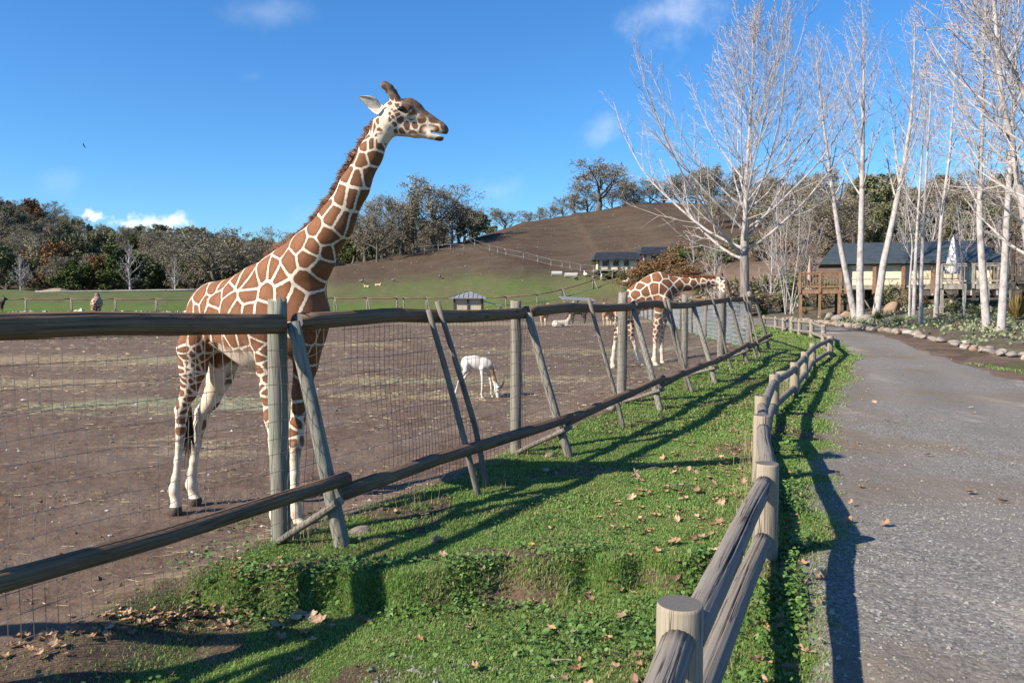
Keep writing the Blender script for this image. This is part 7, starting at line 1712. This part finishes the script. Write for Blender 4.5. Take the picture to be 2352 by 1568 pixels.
x, y = scatter(52000, .8, 7.5, 2.6, 9.5, lambda x, y: masks(x, y)[0] * (.25 + .75 * sst(.40, .62, fbm(x * .8, y * .8 + 3, 4))) * np.clip(5.5 / y, 0, 1), 31); pebbles(x, y, .0060, 1, M_CHIP, 'chippings', 'loose grey chippings on the gravel road')
x, y = scatter(9000, -9, 1.0, 3.9, 16, lambda x, y: (x < tall_x(y) + .3) * (.2 + .8 * sst(.45, .65, fbm(x * 1.5, y * 1.5, 3))) * np.where(tall_x(y) - x < .9, 1, .35), 32); pebbles(x, y, .012, 2, M_CLOD, 'clods', 'small clods of earth in the paddock')
x, y = scatter(1500, -12, 2.0, 4.2, 26, lambda x, y: (x < tall_x(y)) * .5, 33); pebbles(x, y, .017, 3, M_PALES, 'pebbles', 'pale pebbles scattered in the paddock')
x, y = scatter(900, -.9, .5, 3.7, 4.5, lambda x, y: np.exp(-((x + .45) / .35) ** 2 - ((y - 4.0) / .22) ** 2), 34); pebbles(x, y, .010, 4, M_CHIP, 'gravel_patch', 'patch of small gravel in the near grass')
x, y = scatter(2600, -30, 70, 98, 190, lambda x, y: .35 + .65 * sst(.5, .6, fbm(x * .1, y * .1, 3)), 35); pebbles(x, y, .06, 5, M_PALES, 'hill_stones', 'pale stones strewn over the bare hill')
x, y = scatter(420, -60, 8, 92.5, 95.5, lambda x, y: np.ones_like(x), 36); pebbles(x, y, .16, 6, M_PALES, 'stone_line', 'line of field stones below the back fence')
# low ground cover in the bed
x, y = scatter(16000, 13, 30, 16, 46, lambda x, y: (x > rock_x(y) + .15) * sst(.42, .58, fbm(x * .5 + 5, y * .5, 4)) * (x < rock_x(y) + 9), 41); r = np.random.default_rng(2)
C = np.stack([x, y, zt(x, y) + r.uniform(.02, .22, len(x))], 1); V, F, v = cards(C, .13, 5, asp=.7); mb = MB(); mb.add(V, F, None, 0, v)
M_COVER = leafmat('grey_green_cover', (.10, .125, .06), (.30, .33, .22), (.17, .19, .09)); tag(mb.build('ground_cover', M_COVER), 'pale grey green ground cover between the rocks and trunks', 'ground cover', kind='stuff')
# fallen leaves
def leaf_mesh(name, seed):
    r = np.random.default_rng(seed); an = np.linspace(0, 2 * math.pi, 15)[:-1]; lobes = 1 + .26 * np.cos(an * 5 + r.normal()) + .10 * r.normal(size=14) * .6
    if seed % 3 == 0: lobes = 1 + .06 * r.normal(size=14)
    x_ = np.cos(an) * lobes * .5; y_ = np.sin(an) * lobes * (.40 if seed % 3 else .24); cu = r.uniform(.25, .8); fold = r.uniform(.2, .7)
    ring = np.stack([x_, y_, cu * x_ ** 2 + fold * np.abs(y_) + .06 * r.normal(size=14)], 1); inn = ring * np.array([.5, .5, .3]); ctr = np.zeros((1, 3))
    V = np.concatenate([ctr, inn, ring, [[-.95, r.normal(0, .08), .12], [-.5, .014, .05], [-.5, -.014, .05]]]); F3 = [[0, 1 + i, 1 + (i + 1) % 14] for i in range(14)] + [[29, 30, 31]]; F4 = [[1 + i, 15 + i, 15 + (i + 1) % 14, 1 + (i + 1) % 14] for i in range(14)]
    me = mk_mesh(name, V, [np.array(F3), np.array(F4)]); return me
M_LEAF = mat('fallen_leaf', .75, .2); n_ = N(M_LEAF); o_r = n_.rand(); p_ = n_.coord('Object'); t_ = n_.noise(p_, 4, 4, .6)
c_ = n_.mix(n_.ramp(o_r, 0, .5), (.18, .11, .075), (.36, .25, .165)); c_ = n_.mix(n_.ramp(o_r, .55, .75), c_, (.48, .34, .22)); c_ = n_.mix(n_.ramp(o_r, .80, .84), c_, (.30, .185, .115)); c_ = n_.mix(n_.ramp(o_r, .955, .965), c_, (.42, .30, .05)); c_ = n_.mix(n_.math('MULTIPLY', n_.ramp(t_, .5, .75), .5), c_, (.10, .06, .04)); n_.out(c_, n_.bump(t_, .3, .02))
LEAVES = [leaf_mesh('leaf%d' % k, k + 1) for k in range(9)]
for l in LEAVES: l.materials.append(M_LEAF)
r = np.random.default_rng(15)
def leaf_at(x, y, s, par):
    o = bpy.data.objects.new('leaf', LEAVES[r.integers(9)]); COL.objects.link(o); o.parent = par; o.location = (x, y, G(x, y) + .018 + .012 * r.random()); o.scale = (s, s, s * r.uniform(.5, 1.1)); o.rotation_euler = (r.normal(0, .35), r.normal(0, .35), r.random() * 6.28)
spots = []
def put(n, f):
    for _ in range(n): spots.append(f())
put(85, lambda: (lambda y: (fence_x(y) - abs(r.normal(0, .55)) - .1, y))(r.uniform(3.6, 9)))          # drift along the low fence
put(38, lambda: (lambda y: (r.uniform(tall_x(y) + .8, fence_x(y) - .1), y))(r.uniform(3.8, 12)))
put(34, lambda: (lambda y: (fence_x(y) + abs(r.normal(.15, .22)), y))(r.uniform(2.9, 8)))
put(34, lambda: (lambda y: (fence_x(y) - r.uniform(-.5, 1.6), y))(r.uniform(9, 20)))
put(44, lambda: (lambda t: (-2.75 + 1.15 * t + r.normal(0, .13), 4.45 + 1.0 * t + r.normal(0, .10)))(r.random()))   # heap against the wire
put(16, lambda: (-1.32 + r.normal(0, .13), 4.85 + r.normal(0, .09)))
put(22, lambda: (lambda y: (r.uniform(road_l(y), road_l(y) + 3.0), y))(r.uniform(3.2, 14)))
par_of = lambda x, y: GROUND['gravel_road'] if x > road_l(y) else (GROUND['lawn'] if x > tall_x(y) else GROUND['paddock_ground'])
for (x, y) in spots: leaf_at(x, y, r.uniform(.045, .095), par_of(x, y))
mb = MB(); cnt = 0
for _ in range(1050):
    y = r.uniform(3.7, 24); x = (tall_x(y) + abs(r.normal(.15, .35))) if _ > 900 else fence_x(y) - abs(r.normal(0, .9)) + .35 if r.random() < .75 else r.uniform(tall_x(y), road_l(y) + .5)
    if _ > 700 and _ <= 830: t_ = r.random(); x, y = -2.9 + 1.3 * t_ + r.normal(0, .16), 4.4 + 1.05 * t_ + r.normal(0, .13)
    me = LEAVES[r.integers(9)]; V = np.empty(len(me.vertices) * 3); me.vertices.foreach_get('co', V); V = V.reshape(-1, 3) * r.uniform(.035, .07); a = r.random() * 6.28; V = np.stack([V[:, 0] * math.cos(a) - V[:, 1] * math.sin(a), V[:, 0] * math.sin(a) + V[:, 1] * math.cos(a), V[:, 2]], 1) + np.array([x, y, G(x, y) + .015])
    mb.add(V, [np.array([[0, 1 + i, 1 + (i + 1) % 14] for i in range(14)]), np.array([[1 + i, 15 + i, 15 + (i + 1) % 14, 1 + (i + 1) % 14] for i in range(14)])], None, 0, r.random())
M_LEAFS = leafmat('small_dry_leaf', (.20, .115, .065), (.46, .30, .17), (.33, .2, .1)); tag(mb.build('leaf_litter', M_LEAFS), 'small dry leaves scattered over the lawn', 'leaves', kind='stuff')
for j in range(14):   # twigs
    y = r.uniform(3.9, 9); x = r.uniform(tall_x(y) + .3, fence_x(y)); a = r.random() * 6.28; L = r.uniform(.12, .32); mb = MB(); P = log_path((x, y, G(x, y) + .03), (x + math.cos(a) * L, y + math.sin(a) * L, G(x + math.cos(a) * L, y + math.sin(a) * L) + .03), 5, -.01, .012, j); mb.tube(P, [.005, .005, .004, .003, .002], 5); mb.build('twig', M_STICK, GROUND['lawn'])
